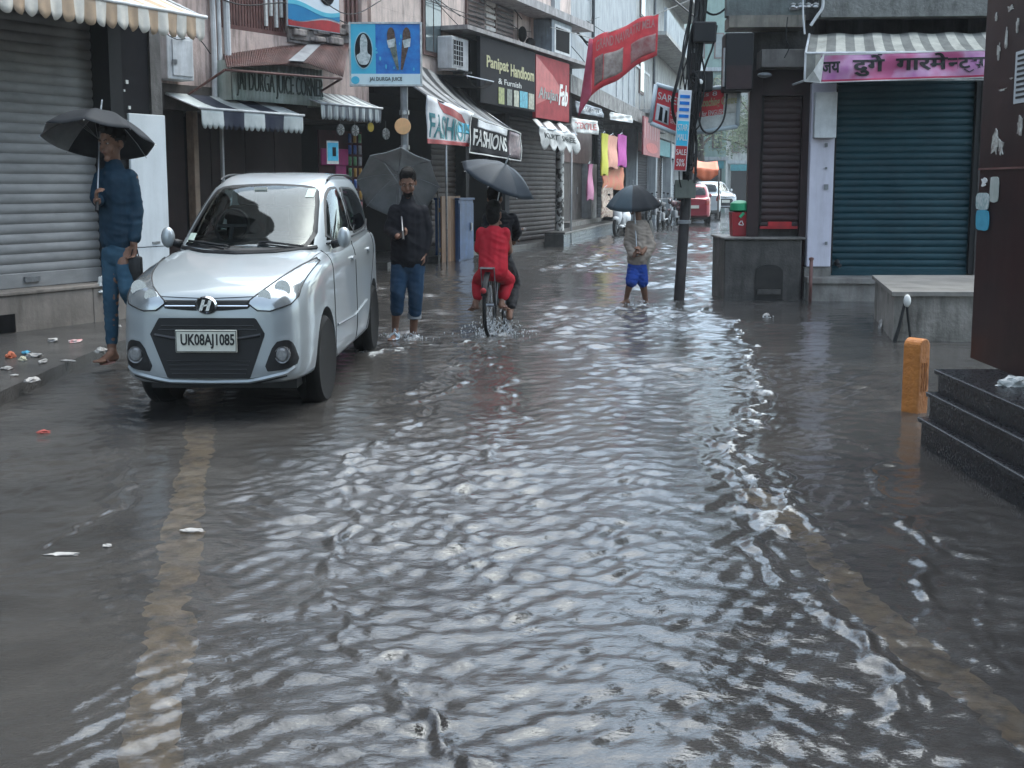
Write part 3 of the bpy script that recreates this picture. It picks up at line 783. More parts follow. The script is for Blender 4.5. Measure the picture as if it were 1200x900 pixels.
def cone(cx, cz, dx, c1, c2):
    A_ = [(cx-.062*Ws, cz+.02), (cx+.062*Ws, cz+.05), (cx+dx+.018*Ws, Hs*.25), (cx+dx-.01*Ws, Hs*.25)]
    mb = MB(); mb.prism(A_, -.014, -.002); mb.build('cone_picture', c1, bs)
    mb = MB(); mb.prism(oval(cx, cz+.08*Hs, .055*Ws, .13*Hs, 0), -.018, -.0145); mb.build('ice_cream_picture', c2, bs)
    mb = MB(); mb.prism([(cx-.058*Ws, cz+.0), (cx+.058*Ws, cz+.03), (cx+.048*Ws, cz-.10*Hs), (cx-.035*Ws, cz-.12*Hs)], -.02, -.0185); mb.build('wrapper_picture', mat('cup_silver'.strip(), (.6,.6,.6)), bs)
M_choc = mat('chocolate_brown', (.05,.028,.02), (.14,.09,.07), .4, 30); M_cone = mat('cone_dark', (.03,.055,.045), (.22,.25,.22), .4, 14)
cone(Ws*.58, Hs*.72, .09*Ws, M_cone, M_choc)
cone(Ws*.80, Hs*.72, -.08*Ws, M_choc, M_choc)
mb = MB()
rr = random.Random(9)
for i in range(12): mb.prism(oval(Ws*rr.uniform(.36,.97), Hs*rr.uniform(.22,.95), Ws*.012*rr.uniform(.5,1.4), Hs*.03*rr.uniform(.5,1.4), 0, 10), -.008, -.001)
mb.build('ice_splash', M_scy, bs)
mb = MB()
for z in (0, Hs): mb.box((-.015,-.012,z-.012),(Ws+.015,.07,z+.012))
for x in (0, Ws): mb.box((x-.012,-.0125,-.015),(x+.012,.071,Hs+.015))
mb.build('frame', M_steel, bs)
# ================================================================ S: pink building with black signboards
F_ = FS
sE_ = F_.sx(668, 0, 130)
hsl = lambda px_: 0
S = F_.thing('pink_shop_building', 'pale pink two storey building with brown window shutters and black shop boards at mid street', 'building', 0)
M_pk2 = mat('pale_pink_plaster', (.64,.52,.47), (.50,.41,.37), .7, 2.5, bump=.2, streak=.9, dirt=(.13,.11,.10))
M_win = mat('brown_window_frame', (.13,.07,.06), (.08,.05,.045), .5, 5); M_glass = mat('window_glass', (.10,.13,.14), (.05,.07,.08), .08, 2, spec=.8)
hB = 4.55   # underside of the upper floor
s_a = F_.sx(438)
s_m = F_.sx(549); hB2 = F_.h(520, 97)
bx('upper_wall', (s_a, 0, hB), (sE_, 6, 9.4), M_pk2, S)
bx('lower_wall_band', (s_a, .002, hB2), (s_m, 1.4, hB), M_pk2, S)
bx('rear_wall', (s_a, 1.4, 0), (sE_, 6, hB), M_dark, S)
hc = F_.h(560, 118)
bx('lintel', (s_m, -.05, 3.05), (sE_, 1.45, hB), M_board, S)
bx('lower_lintel', (s_a, -.03, 3.05), (s_m-.001, 1.45, hB2), M_board, S)
# slab edge above the boards
def slabline(mb):
    mb.box((F_.sx(548,.62,60), -.62, 4.44), (sE_+.02, .0, 4.52))
part('slab', slabline, mat('slab_edge', (.34,.32,.31), (.22,.2,.2), .6, 6, streak=.6), S)
# windows : px ranges
def window(root, F_, a, b, ha, hb_, shut, y=-.04):
    fr_ = bx('window', (F_.sx(a,0,30), y, ha), (F_.sx(b,0,30), .02, hb_), M_win, root)
    s0, s1 = F_.sx(a,0,30), F_.sx(b,0,30); k = 2
    for i in range(k):
        x0 = lerp(s0+.06, s1-.06, i/k)+.02; x1 = lerp(s0+.06, s1-.06, (i+1)/k)-.02
        if shut:
            mb = MB(); n = 22
            for j in range(n):
                z = lerp(ha+.08, hb_-.08, j/n); mb.add([(x0,y-.012,z),(x1,y-.012,z),(x1,y-.03,z+.03),(x0,y-.03,z+.03),(x0,y-.006,z+.05),(x1,y-.006,z+.05)], [(0,1,2,3),(3,2,5,4)])
            mb.build('louvre', M_win2, fr_)
        else: bx('pane', (x0, y-.012, ha+.08), (x1, y-.004, hb_-.08), M_glass, fr_)
M_win2 = mat('grey_brown_shutter', (.085,.07,.068), (.05,.043,.042), .5, 8, streak=.4)
window(S, F_, 494, 516, F_.h(505,66), F_.h(505,66)+2.2, False)
window(S, F_, 545, 566, 4.62, 6.9, True)
window(S, F_, 579, 600, 4.62, 6.9, True)
def f(mb):
    a, b = F_.sx(567,0,30), F_.sx(578,0,30); z = 4.6; i = 0
    while z < 8.5:
        mb.rbox((a, -.05-.012*(i % 2), z), (b, .01, z+.085), .012); z += .13; i += 1
part('quoin_column', f, mat('white_quoin', (.6,.57,.54), (.48,.45,.43), .6, 6, streak=.3), S)
hr = F_.h(640, 15, .6)
def f(mb): mb.box((F_.sx(590,.6,5), -.62, hr), (sE_, 0, hr+.18))
part('sunshade', f, mat('sunshade_grey', (.40,.38,.38), (.28,.27,.27), .7, 5, streak=.6), S)
def f(mb):
    mb.box((F_.sx(606), -.03, 4.6), (F_.sx(609), .0, 6.9)); mb.box((F_.sx(622), -.04, 4.6), (F_.sx(625), .0, 8))
part('moulding', f, M_pk2, S)
mb = MB(); s = F_.sx(604,0,30); mb.ell((F_.sx(605,0,90), -.15, 4.85), (.11,.1,.18)); mb.ell((F_.sx(612,0,90), -.2, 4.7), (.2,.1,.12)); mb.build('heap_of_rags', M_dark, S, smooth=True)
# window box with AC on the right end
ac_ = F_.thing('window_air_cooler', 'boxy blue grey window cooler jutting from the pink wall beside the grey building', 'air cooler', F_.sx(628,.1,70), .0, F_.h(628,66,.1))
w_ = F_.sx(652,.1,70)-F_.sx(628,.1,70)
bx('case', (0, -.5, 0), (w_, 0, .85), mat('cooler_blue_grey', (.22,.27,.31), (.15,.18,.21), .5, 5, streak=.5), ac_, .02)
bx('front_frame', (w_*.1, -.515, .1), (w_*.9, -.501, .75), M_whitepaint, ac_)
bx('grille', (w_*.16, -.522, .16), (w_*.84, -.5155, .69), M_dark, ac_)
mb = MB(); mb.tube([(.1,-.45,0),(.15,0,-.4)], .02, 6); mb.tube([(w_-.1,-.45,0),(w_-.1,0,-.4)], .02, 6); mb.build('bracket', M_steel, ac_)
# outdoor AC unit
s0, hb = F_.px(529, 80, .35); s1, ht = F_.px(548, 47, .35)
ac = F_.thing('air_conditioner', 'white outdoor air conditioner unit with black grille on the pale pink wall', 'air conditioner', s0, .05, hb)
w_ = s1-s0; hh = ht-hb
bx('case', (0, -.32, 0), (w_, 0, hh), M_whitepaint, ac, .02)
bx('grille', (w_*.05, -.33, .07), (w_*.62, -.321, hh-.07), M_dark, ac)
mb = MB()
for i in range(6): z = .07+(hh-.14)*i/5; mb.box((w_*.05,-.338,z-.006),(w_*.62,-.331,z+.006))
for i in range(5): x = w_*(.05+.57*i/4); mb.box((x-.006,-.337,.07),(x+.006,-.3305,hh-.07))
mb.build('grille_bars', M_whitepaint, ac)
mb = MB(); mb.box((0.02,-.4,-.04),(.06,.0,-.003)); mb.box((w_-.06,-.4,-.04),(w_-.02,.0,-.003)); mb.tube([(w_*.8,-.3,0),(w_*.9,-.1,-.4),(w_+.4,-.02,-.5)], .015, 6); mb.build('bracket', M_steel, ac)
tr_ = F_.thing('metal_tray', 'dark sagging metal tray under the outdoor air conditioner unit', 'tray', s0, .05, hb-.26)
mb = MB(); mb.grid(lambda u, v: (lerp(-.1, w_+.5, u), -.65+v*.6, .1-.18*math.sin(PI*u)**.7+.04*v), 16, 4); mb.build('pan', M_dark, tr_, smooth=True, thick=.01)
mb = MB(); mb.tube([(-.1,-.65,.1),(w_+.5,-.65,.1)], .012, 6); mb.build('lip', M_steel, tr_)
# signboards (proud of the lintel, at out .55)
oS = .55
def signboard(a, b, ht_, hb_, name, label, m):
    s0, s1 = F_.sx(a,oS,110), F_.sx(b,oS,110)
    r = F_.thing(name, label, 'sign', s0, oS, hb_)
    bx('panel', (0, 0, 0), (s1-s0, .08, ht_-hb_), m, r); return r, s1-s0, ht_-hb_
b1, w1, hh1 = signboard(563, 627, 4.40, 3.10, 'shop_signboard', 'black shop signboard with cream lettering and a row of small pictures', M_board)
mb = MB(); text_fit(mb, 'Panipat', w1*.10, w1*.48, hh1*.50, hh1*.74, y=-.006, bold=.02); text_fit(mb, 'Handloom', w1*.52, w1*.97, hh1*.50, hh1*.70, y=-.006, bold=.02); mb.build('name_lettering', M_texty, b1)
mb = MB(); text_fit(mb, '& Furnish', w1*.30, w1*.72, hh1*.34, hh1*.43, y=-.006); mb.build('small_lettering', M_textw, b1)
pcs = [((.33,.36,.12),.30,.40),((.18,.2,.17),.45,.54),((.45,.46,.36),.58,.67),((.03,.33,.45),.69,.84),((.36,.36,.28),.86,.97)]
for i, (c, u0, u1) in enumerate(pcs):
    bx('product_picture', (w1*u0, -.012, hh1*.03), (w1*u1, -.002, hh1*(.29 if i != 3 else .30)), mat('product_print_%s' % 'abcde'[i], c, tuple(q*.45 for q in c), .4, 14), b1)
b2, w2, hh2 = signboard(628, 667, 4.38, 2.98, 'shop_signboard', 'red shop signboard with grey and white italic lettering beside the black one', mat('sign_red_board', (.30,.03,.035), (.20,.025,.03), .7, 3, spec=.2))
mb = MB(); text_fit(mb, 'Ahujan', w2*.05, w2*.62, hh2*.26, hh2*.50, y=-.006, bold=.03, slant=.2); mb.build('grey_lettering', mat('grey_letter', (.16,.17,.165), (.26,.26,.25), .5, 20), b2)
mb = MB(); text_fit(mb, 'Fab', w2*.66, w2*.93, hh2*.26, hh2*.62, y=-.006, bold=.03, slant=.2); mb.build('white_lettering', M_textw, b2)
mb = MB(); mb.prism([(0,hh2*.2),(w2*.8,hh2*.5),(w2*.5,hh2*.72),(0,hh2*.98)], -.004, -.001); mb.build('bright_swash', M_redp, b2)
# big tarpaulin awning in front, black / grey stripes, with banners on its front edge
ta = F_.thing('tarpaulin_awning', 'black and grey striped tarpaulin awning sloping over the pavement below the air conditioner', 'awning', 0)
oT = 1.25
fA = F_.px(500, 112, oT); fB = F_.px(608, 158, oT)
hT = lambda s: lerp(fA[1], fB[1], (s-fA[0])/(fB[0]-fA[0]))
M_tg = mat('tarp_grey', (.30,.30,.30), (.2,.2,.2), .35, 5); M_tb = mat('tarp_black', (.02,.02,.022), (.035,.035,.037), .35, 5)
mb = MB(); n = 14
def g(u, v):
    s = lerp(fA[0], fB[0], u); return (s, -lerp(.1, oT, v), lerp(hT(s)+.85+.12*math.sin(u*3), hT(s), v**.8)-.04*math.sin(PI*v)*abs(math.sin(u*9)))
mb.grid(g, n*6, 8, mfn=lambda i, j: 1 if (i//6) % 2 else 0); mb.build('canopy', [M_tg, M_tb], ta, smooth=True, thick=.005)
mb = MB(); mb.tube([(fA[0],-oT,fA[1]),(fB[0],-oT,fB[1])], .02, 8)
for u in (0, .5, 1):
    s = lerp(fA[0], fB[0], u); mb.tube([(s,-oT,hT(s)),(s,-.1,hT(s)+.75)], .015, 6)
mb.tube([(F_.sx(523,oT), -oT, hT(F_.sx(523,oT))), (F_.sx(523,oT), -oT, 0)], .018, 8)
mb.build('frame', M_steel, ta, smooth=True)
def banner(F_, name, label, q, out, mats, drawer, nsub=24, wr=.015, off=.03, group=None):
    """q: four (px,py) corners TL,TR,BR,BL on the plane 'out' -> rippled cloth"""
    Q = [F_.px(x, y, out+off) for x, y in q]; o0 = Q[3]
    r = F_.thing(name, label, 'banner', o0[0], out+off, o0[1])
    Q = [(a[0]-o0[0], a[1]-o0[1]) for a in Q]
    def bend(p, dy=0):
        u, v = p.x, p.z
        s = lerp(lerp(Q[3][0], Q[2][0], u), lerp(Q[0][0], Q[1][0], u), v); z = lerp(lerp(Q[3][1], Q[2][1], u), lerp(Q[0][1], Q[1][1], u), v)
        y = wr*math.sin(u*17+v*3)+wr*.7*math.sin(u*7-v*8+1)
        return Vector((s, y+p.y, z))
    drawer(r, bend); return r
def cloth(r, bend, m, name='cloth', u0=0, u1=1, v0=0, v1=1, y=0, n=30, th=.003):
    mb = MB(); mb.grid(lambda u, v: bend(Vector((lerp(u0,u1,u), y, lerp(v0,v1,v)))), n, 8); return mb.build(name, m, r, smooth=True, thick=th)
def lettering(r, bend, s, u0, u1, v0, v1, m, name='lettering', bold=.02, y=-.008):
    mb = MB(); text_fit(mb, s, u0, u1, v0, v1, y=y, ext=.0015, bold=bold, bend=bend); return mb.build(name, m, r)
M_bteal = mat('print_teal', (.03,.22,.25), (.02,.14,.17), .4, 6); M_bwhite = mat('print_white', (.6,.62,.64), (.5,.5,.53), .35, 8)
def d1(r, b):
    cloth(r, b, M_bwhite); cloth(r, b, M_redp, 'red_stripe', .0, 1, 0, .10, -.004)
    mb = MB()
    mb.grid(lambda u, v: b(Vector((.22+.5*u+(.12*(1-v)), -.005, .74+.22*v-.12*u))), 12, 3); mb.build('red_swash', M_redp, r, thick=.002)
    cloth(r, b, M_scy, 'cyan_patch', .66, .9, .35, .62, -.004, 8)
    lettering(r, b, 'FASHION', .05, .95, .13, .66, M_bteal)
banner(F_, 'shop_banner', 'white banner with teal letters and a red stripe on the tarpaulin edge', [(500,111),(556,133),(553,172),(501,168)], oT, None, d1)
def d2(r, b):
    cloth(r, b, M_board)
    cloth(r, b, mat('print_pinkish', (.25,.17,.18), (.10,.08,.09), .4, 14), 'photo_print', .74, .97, .08, .92, -.004, 8)
    lettering(r, b, 'FASHIONS', .06, .70, .22, .68, M_textw)
    cloth(r, b, M_bwhite, 'glossy_band', .12, .7, .74, .95, -.004)
    mb = MB()
    for u0, v0, u1, v1 in ((0,0,1,.035),(0,.965,1,1),(0,0,.012,1),(.988,0,1,1)):
        mb.grid(lambda u, v: b(Vector((lerp(u0,u1,u), -.007, lerp(v0,v1,v)))), 24, 6)
    mb.build('white_border', M_textw, r, thick=.003)
banner(F_, 'shop_banner', 'black framed banner with white lettering at the right end of the tarpaulin awning', [(552,135),(611,156),(610,189),(550,179)], oT+.04, None, d2)
# brown roller shutter and dark shops below
def shop_shutter(a, b, hb_, ht_, m=M_brownsh, y=.25, pitch=.11, nm='roller_shutter', F2=None, root=None):
    F2 = F2 or F_; root = root or S
    return part(nm, lambda mb: shutter(mb, F2.sx(a,-y), F2.sx(b,-y), hb_, ht_, y, pitch, .02), m, root, smooth=True, angle=60)
shop_shutter(596, 650, .12, 3.05)
shop_shutter(505, 546, .3, 3.0, mat('dull_brown_shutter', (.045,.034,.028), (.03,.023,.02), .7, 3))
def f(mb):
    pass
for a, b in ((592, 597), (546, 550)): bx('pillar', (F_.sx(a), 0, 0), (F_.sx(b), .4, 3.05), M_board, S)
def f(mb): mb.rbox((s_a, -.25, -.08), (F_.sx(655), 1.4, .10), .01)
part('threshold', f, M_concd, S)
# white mottled column + thin pole
cl = F_.thing('column', 'peeling white round column with dark patches beside the brown shutter', 'column', F_.sx(656,.25,250), .25, -.05)
mb = MB(); mb.lathe([(.13,0),(.11,.1),(.10,1.4),(.105,2.9)], 18); mb.build('shaft', mat('peeling_white', (.5,.5,.48), (.06,.055,.05), .7, 6, lo=.48, hi=.53, bump=.5), cl, smooth=True)
mb = MB(); mb.box((-.16,-.16,2.9),(.16,.16,3.0)); mb.build('capital', M_conc, cl)
pp = F_.thing('thin_pole', 'thin white pole propping the white cloth awning', 'pole', F_.sx(667,.55,250), .6, 0)
mb = MB(); mb.tube([(0,0,-.05),(0,0,2.9)], .022, 8); mb.build('shaft', M_whitepaint, pp, smooth=True)
mb = MB(); mb.lathe([(.05,-.05),(.05,.0),(.03,.02)], 10); mb.build('foot', M_conc, pp)
# leaning board, blue cabinet, dark stool things in front of the shop
s0 = F_.sx(519, .55, 290); s1 = F_.sx(541, .55, 290)
bd = F_.thing('wooden_board', 'weathered wooden board leaning in front of the shop between the two umbrella carriers', 'board', s0, .5, 0)
mb = MB(); w_ = s1-s0
for i in range(4): mb.rbox((w_*i/4+.003, -.03, 0), (w_*(i+1)/4-.003, 0, 1.25), .004)
mb.build('plank', M_wood, bd)
for z in (.2, .95): bx('batten', (0,.002,z), (w_,.03,z+.08), M_wood, bd)
mb = MB(); mb.tube([(-.18,-.05,0),(-.16,-.03,1.35)], .015, 6); mb.build('prop_stick', M_conc, bd)
s0 = F_.sx(543, .7, 290); s1 = F_.sx(560, .7, 290)
cb = F_.thing('blue_cabinet', 'dark blue metal cabinet standing in the water beside the wooden board', 'cabinet', s0, .6, -.03)
M_cab = mat('cabinet_blue', (.02,.07,.19), (.015,.045,.12), .4, 4, streak=.3)
bx('body', (0, 0, 0), (s1-s0, .5, 1.2), M_cab, cb, .01)
bx('door', (.02, -.02, .06), (s1-s0-.02, -.002, 1.14), M_cab, cb, .005)
bx('top', (-.02, -.03, 1.2), (s1-s0+.02, .52, 1.24), M_cab, cb, .005)
bx('handle', ((s1-s0)*.75, -.045, .6), ((s1-s0)*.8, -.021, .75), M_steel, cb)
# white cloth awning banner under the red board
M_clw = mat('white_cloth', (.56,.56,.54), (.4,.4,.39), .6, 9)
def d3(r, b):
    mb = MB(); mb.grid(lambda u, v: (b(Vector((u, 0, 0 if v == 0 else v*1.0)))-Vector((0,0,(.14*abs(math.sin(u*PI*5))*(1-v))))), 60, 8); mb.build('cloth', M_clw, r, smooth=True, thick=.003)
    lettering(r, b, 'KURTI SAREE', .1, .9, .35, .72, M_textk)
banner(F_, 'awning_banner', 'white cloth banner with black lettering and ragged lower edge under the red signboard', [(632,149),(676,158),(680,175),(634,167)], .95, None, d3)
mb = MB()
ca = F_.thing('cloth_awning', 'white and black patched cloth awning sloping under the red signboard', 'awning', 0)
q0 = F_.px(624,140,.5); q1 = F_.px(668,147,.5); p0 = F_.px(632,149,.97); p1 = F_.px(676,158,.97)
mb.grid(lambda u, v: (lerp(lerp(q0[0],q1[0],u),lerp(p0[0],p1[0],u),v), -lerp(.5,.97,v), lerp(lerp(q0[1],q1[1],u),lerp(p0[1],p1[1],u),v)+.03*math.sin(u*20)), 40, 4, mfn=lambda i,j: 1 if (i//5)%3 == 1 else 0)
mb.build('canopy', [M_clw, M_tb], ca, smooth=True, thick=.004)
mb = MB(); mb.tube([(p0[0],-.97,p0[1]),(p1[0],-.97,p1[1])], .015, 6); mb.build('rod', M_steel, ca)

# ================================================================ S2: tall grey building
F_ = FS2
M_gr = mat('blue_grey_plaster', (.36,.385,.40), (.27,.29,.305), .7, 1.2, bump=.25, streak=.85, dirt=(.13,.13,.13))
sA = F_.sx(652); sB = F_.sx(772, 0, 100)
S2 = F_.thing('grey_building', 'tall blue grey plastered building with a stained slab above dark open shops', 'building', 0)
hu = F_.h(700, 124); 
bx('upper_wall', (sA-.3, 0, 4.2), (sB, 7, 11.5), M_gr, S2)
bx('stained_beam', (sA, -.35, 3.75), (sB, 7, 4.2), mat('stained_grey_beam', (.27,.26,.25), (.12,.115,.11), .8, 4, bump=.5, streak=.8), S2)
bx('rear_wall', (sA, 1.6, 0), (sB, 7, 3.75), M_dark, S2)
bx('end_wall', (sB-.12, -.0, 0), (sB, 1.6, 3.75), M_gr, S2)
def f(mb):
    s = F_.sx(692,0,20); mb.tube([(s,-.08,F_.h(692,50)),(s,-.08,11)], .05, 8)
    s = F_.sx(764,0,60); mb.tube([(s,-.1,4.2),(s,-.1,11)], .06, 8)
part('drainpipe', f, mat('pipe_grey', (.14,.15,.16), (.1,.1,.11), .5), S2, smooth=True)
def f(mb):
    a, b = F_.sx(722,0,90), F_.sx(760,0,90)
    for i in range(7): s = lerp(a, b, i/6); mb.box((s-.03,-.05,4.4),(s+.03,-.01,5.9))
    mb.box((a,-.06,5.9),(b,-.01,6.0))
part('vertical_fins', f, M_whitepaint, S2)
def f(mb):
    s, h = F_.px(672,38); mb.tube([(s,-.1,h),(s+.8,-.2,h-.15),(s+1.6,-.2,h-.1)], .03, 6)
    s, h = F_.px(680,48); mb.tube([(s,-.1,h),(s+.6,-.15,h-.1),(s+.9,-.15,h+.1)], .02, 6)
part('dead_branch', f, M_dark, S2)
# ground floor shops of S2
shop_shutter(700, 706, .3, 3.7, M_board, F2=F_, root=S2)
M_door = mat('grey_brown_door', (.10,.085,.08), (.065,.055,.052), .5, 3, streak=.3)
dr = bx('door', (F_.sx(670), .35, .45), (F_.sx(695), .4, 2.1), M_door, S2)
bx('handle', (F_.sx(689), .33, 1.2), (F_.sx(690.5), .348, 1.4), M_steel, dr)
bx('fascia_panel', (F_.sx(668), .3, 2.1), (F_.sx(704), .36, 3.4), mat('red_brown_panel', (.13,.075,.068), (.09,.055,.05), .5, 3, streak=.3), S2)
bx('white_pillar', (F_.sx(697), .1, .45), (F_.sx(703), .4, 2.1), M_whitepaint, S2)
def f(mb): mb.box((F_.sx(668), .0, .0), (F_.sx(705), 1.6, .45))
part('raised_floor', f, M_conc, S2)
# tiled step
st = F_.thing('tiled_step', 'long step faced with small blue grey tiles below the open grey shops', 'step', F_.sx(662,.5,270), 0, -.06)
w_ = F_.sx(726,.5,262)-F_.sx(662,.5,270)
bx('slab', (0, -.5, .34), (w_, .0, .39), M_concd, st, .01)
bx('core', (0, -.46, 0), (w_, .0, .34), M_concd, st)
mb = MB()
for r_ in range(3):
    k = int(w_/.16)
    for i in range(k): mb.box((i*.16+.008, -.475, .02+r_*.105), (i*.16+.152, -.462, .115+r_*.105))
mb.build('face_tile', mat('blue_grey_tile', (.075,.095,.115), (.04,.05,.06), .3, 9), st)
# small white banners under the beam
def d4(txt, m, mt):
    def dd(r, b): cloth(r, b, m); lettering(r, b, txt, .1, .9, .3, .75, mt)
    return dd
banner(F_, 'shop_banner', 'grey blue cloth strip banner under the slab of the grey building', [(674,118),(706,128),(707,138),(676,132)], .5, None, d4('NEW STYLE', mat('banner_grey', (.17,.19,.22), (.1,.11,.13), .5, 8), M_bwhite))
banner(F_, 'shop_banner', 'white printed banner strip beside the red signboard', [(670,138),(701,142),(701,158),(671,155)], .55, None, d4('TEXTILE', M_clw, M_redp))
banner(F_, 'shop_banner', 'plain white rolled strip banner above the hanging clothes', [(715,131),(741,136),(741,144),(715,140)], .5, None, lambda r, b: (cloth(r, b, M_clw), cloth(r, b, M_bwhite, 'hem', 0, 1, 0, .12, -.005)))
# hanging garments
def garment(label, a, b, y0, y1, m, out=.5, name='hanging_garment', cat='garment', taper=.0, F2=None):
    F2 = F2 or F_
    s0, ht_ = F2.px(a, y0, out); s1, _ = F2.px(b, y0, out); hb_ = F2.h((a+b)/2, y1, out)
    r = F2.thing(name, label, cat, (s0+s1)/2, out, hb_)
    w = s1-s0; hgt = ht_-hb_; mb = MB()
    def g(u, v):
        ww = w*(1-taper*v**2)*(1+.06*math.sin(v*9+a)); th = u*2*PI
        return (ww/2*math.cos(th), .06*math.sin(th)*(1+.5*math.sin(v*7)), v*hgt+(.03*math.cos(th*3) if v == 0 else 0))
    mb.grid(g, 20, 10); mb.build('cloth', m, r, smooth=True, angle=180)
    mb = MB(); mb.tube([(-w*.3,0,hgt),(0,0,hgt+.08),(w*.3,0,hgt)], .01, 5); mb.tube([(0,0,hgt+.07),(0,0,hgt+.2)], .008, 5); mb.build('hanger', M_steel, r)
M_cy = mat('cloth_yellow', (.50,.48,.05), (.4,.38,.05), .7, 6); M_cp = mat('cloth_magenta', (.40,.05,.28), (.3,.04,.22), .7, 6)
M_cpe = mat('cloth_peach', (.62,.30,.22), (.5,.24,.18), .7, 6); M_cpk = mat('cloth_pale_pink', (.45,.18,.28), (.35,.14,.22), .7, 6)
M_cor = mat('cloth_orange_red', (.5,.10,.06), (.38,.2,.1), .7, 4)
garment('long yellow scarf hanging at the clothes shop front', 705, 712, 156, 205, M_cy)
garment('magenta scarf hanging right of the peach tunic', 724, 734, 157, 195, M_cp)
garment('peach tunic hanging between the yellow and magenta scarves', 712, 724, 158, 197, M_cpe, .45)
garment('pale pink cloth hanging in front of the grey door', 688, 695, 192, 234, M_cpk, .3, taper=.7)
garment('orange red patterned cloth below the peach tunic', 706, 731, 194, 222, M_cor, .3)
garment('cream patterned fabric bundle hanging lowest beside the clothes shop', 705, 718, 220, 254, mat('cloth_cream', (.45,.38,.30), (.2,.12,.1), .7, 14, lo=.45, hi=.55), .35)
# red wall sign and gas-cylinder like post pieces further right
s0, hb = F_.px(752, 181, .5); s1, ht = F_.px(772, 145, .5)
rs_ = F_.thing('wall_sign', 'dull red striped sign hanging at the end of the grey building', 'sign', s0, .5, hb)
bx('board', (0, -.06, 0), (s1-s0, 0, ht-hb), mat('dull_red', (.25,.05,.06), (.17,.04,.05), .5, 5), rs_)
for i in range(6): x = (s1-s0)*(.08+.15*i); bx('pale_stripe', (x, -.066, (ht-hb)*.45), (x+.03, -.0605, (ht-hb)*.95), M_textw, rs_)
mb = MB(); mb.prism(oval((s1-s0)*.5, (ht-hb)*.22, (s1-s0)*.35, (ht-hb)*.14, 0), -.068, -.0605); mb.build('red_emblem', M_redp, rs_)
sh2 = shop_shutter(742, 758, .2, 2.7, M_board, F2=F_, root=S2)
# ================================================================ S3: further row
M_ding = mat('dingy_white_wall', (.42,.42,.40), (.28,.28,.27), .8, 2, bump=.3, streak=.95, dirt=(.11,.11,.105))
F_ = FS3
S3 = F_.thing('white_balcony_building', 'white painted building with stacked balconies behind the utility pole', 'building', 0)
s1 = F_.sx(800, 0, 150)
bx('wall', (0, 0, 3.6), (s1, 8, 13), M_ding, S3)
bx('rear_wall', (0, 1.5, 0), (s1, 8, 3.6), M_dark, S3)
for k in range(3):
    h_ = 4.2+k*2.9
    b_ = bx('balcony', (.5, -1.1, h_), (s1-.2, 0, h_+.14), M_ding, S3)
    bx('parapet', (.5, -1.1, h_+.14), (s1-.2, -1.0, h_+1.0), mat('pale_blue_parapet', (.36,.40,.42), (.26,.29,.31), .7, 3, streak=.9), b_)
    for j in range(2):
        x = lerp(1, s1-2, j); w_ = bx('window', (x, -.05, h_+.8), (x+1.3, .02, h_+2.3), M_win, S3); bx('pane', (x+.1, -.07, h_+.9), (x+1.2, -.052, h_+2.2), M_glass, w_)
def f(mb):
    pass
for i in range(4): s = lerp(.2, s1-.2, i/3); bx('pillar', (s-.15, -.1, 0), (s+.15, .3, 3.6), M_gr, S3)
for i in range(3):
    a = lerp(.35, s1-.05, i/3); b = lerp(.05, s1-.35, (i+1)/3)
    shm = part('roller_shutter', lambda mb: shutter(mb, a, b, .1, 2.8, .4, .12, .02), [M_board, M_brownsh, M_gr][i], S3, smooth=True)
    bx('fascia', (a, -.05, 2.8), (b, .1, 3.5), [M_redp, M_bteal, M_clw][i], S3)
s_e = s1
FAR = F_.thing('far_brick_building', 'distant dark building with grey upper floors closing the left side of the street', 'building', s_e+.1)
bx('wall', (0, .1, 3.4), (14, 9, 10), mat('distant_grey', (.22,.24,.25), (.14,.15,.16), .8, 1.5, streak=.5), FAR)
bx('shop_row', (0, .3, 0), (14, 9, 3.4), M_board, FAR)
for i in range(4):
    w_ = bx('window', (1+i*3.3, .03, 4.5), (2.6+i*3.3, .12, 6.4), M_win, FAR); bx('pane', (1.1+i*3.3, .0, 4.6), (2.5+i*3.3, .028, 6.3), M_glass, w_)
    bx('fascia', (.4+i*3.4, .1, 2.6), (3.4+i*3.4, .29, 3.3), [M_clw, M_redp, M_bteal, M_cor][i], FAR)
# end of the street
def end_building(name, label, a, b, Y, ht_, m, mw, floors, cols, deep=8):
    pa, pb_ = AT(a, 217, Y), AT(b, 217, Y)
    r = thing(name, label, 'building', (pa.x, pa.y, 0)); w = pb_.x-pa.x
    bx('wall', (0, 0, 0), (w, deep, ht_), m, r)
    for i in range(floors):
        z = 3.5+i*3
        bx('floor_band', (-.1, -.25, z-.35), (w+.1, 0, z-.1), M_gr, r)
        for j in range(cols):
            x = w*(j+.25)/cols; wn = bx('window', (x, -.06, z+.5), (x+w*.5/cols, .01, z+2.2), mw, r)
            bx('pane', (x+.08, -.08, z+.58), (x+w*.5/cols-.08, -.061, z+2.12), M_glass, wn)
    bx('shop_front', (.3, -.12, 0), (w-.3, -.001, 2.6), M_dark, r); bx('fascia', (.2, -.3, 2.6), (w-.2, -.002, 3.1), M_bteal, r)
    bx('parapet', (-.1, -.1, ht_), (w+.1, .1, ht_+.8), m, r)
    return r
end_building('green_glass_building', 'pale green fronted building at the far end of the street above the parked cars', 806, 850, 80, 14.5, mat('pale_green_front', (.20,.28,.25), (.15,.22,.2), .4, 1.5, streak=.3), M_win, 3, 2)
end_building('pale_block', 'pale blue white block at the far end of the street half hidden by leaves', 852, 905, 92, 15.5, M_ding, M_win, 3, 3)
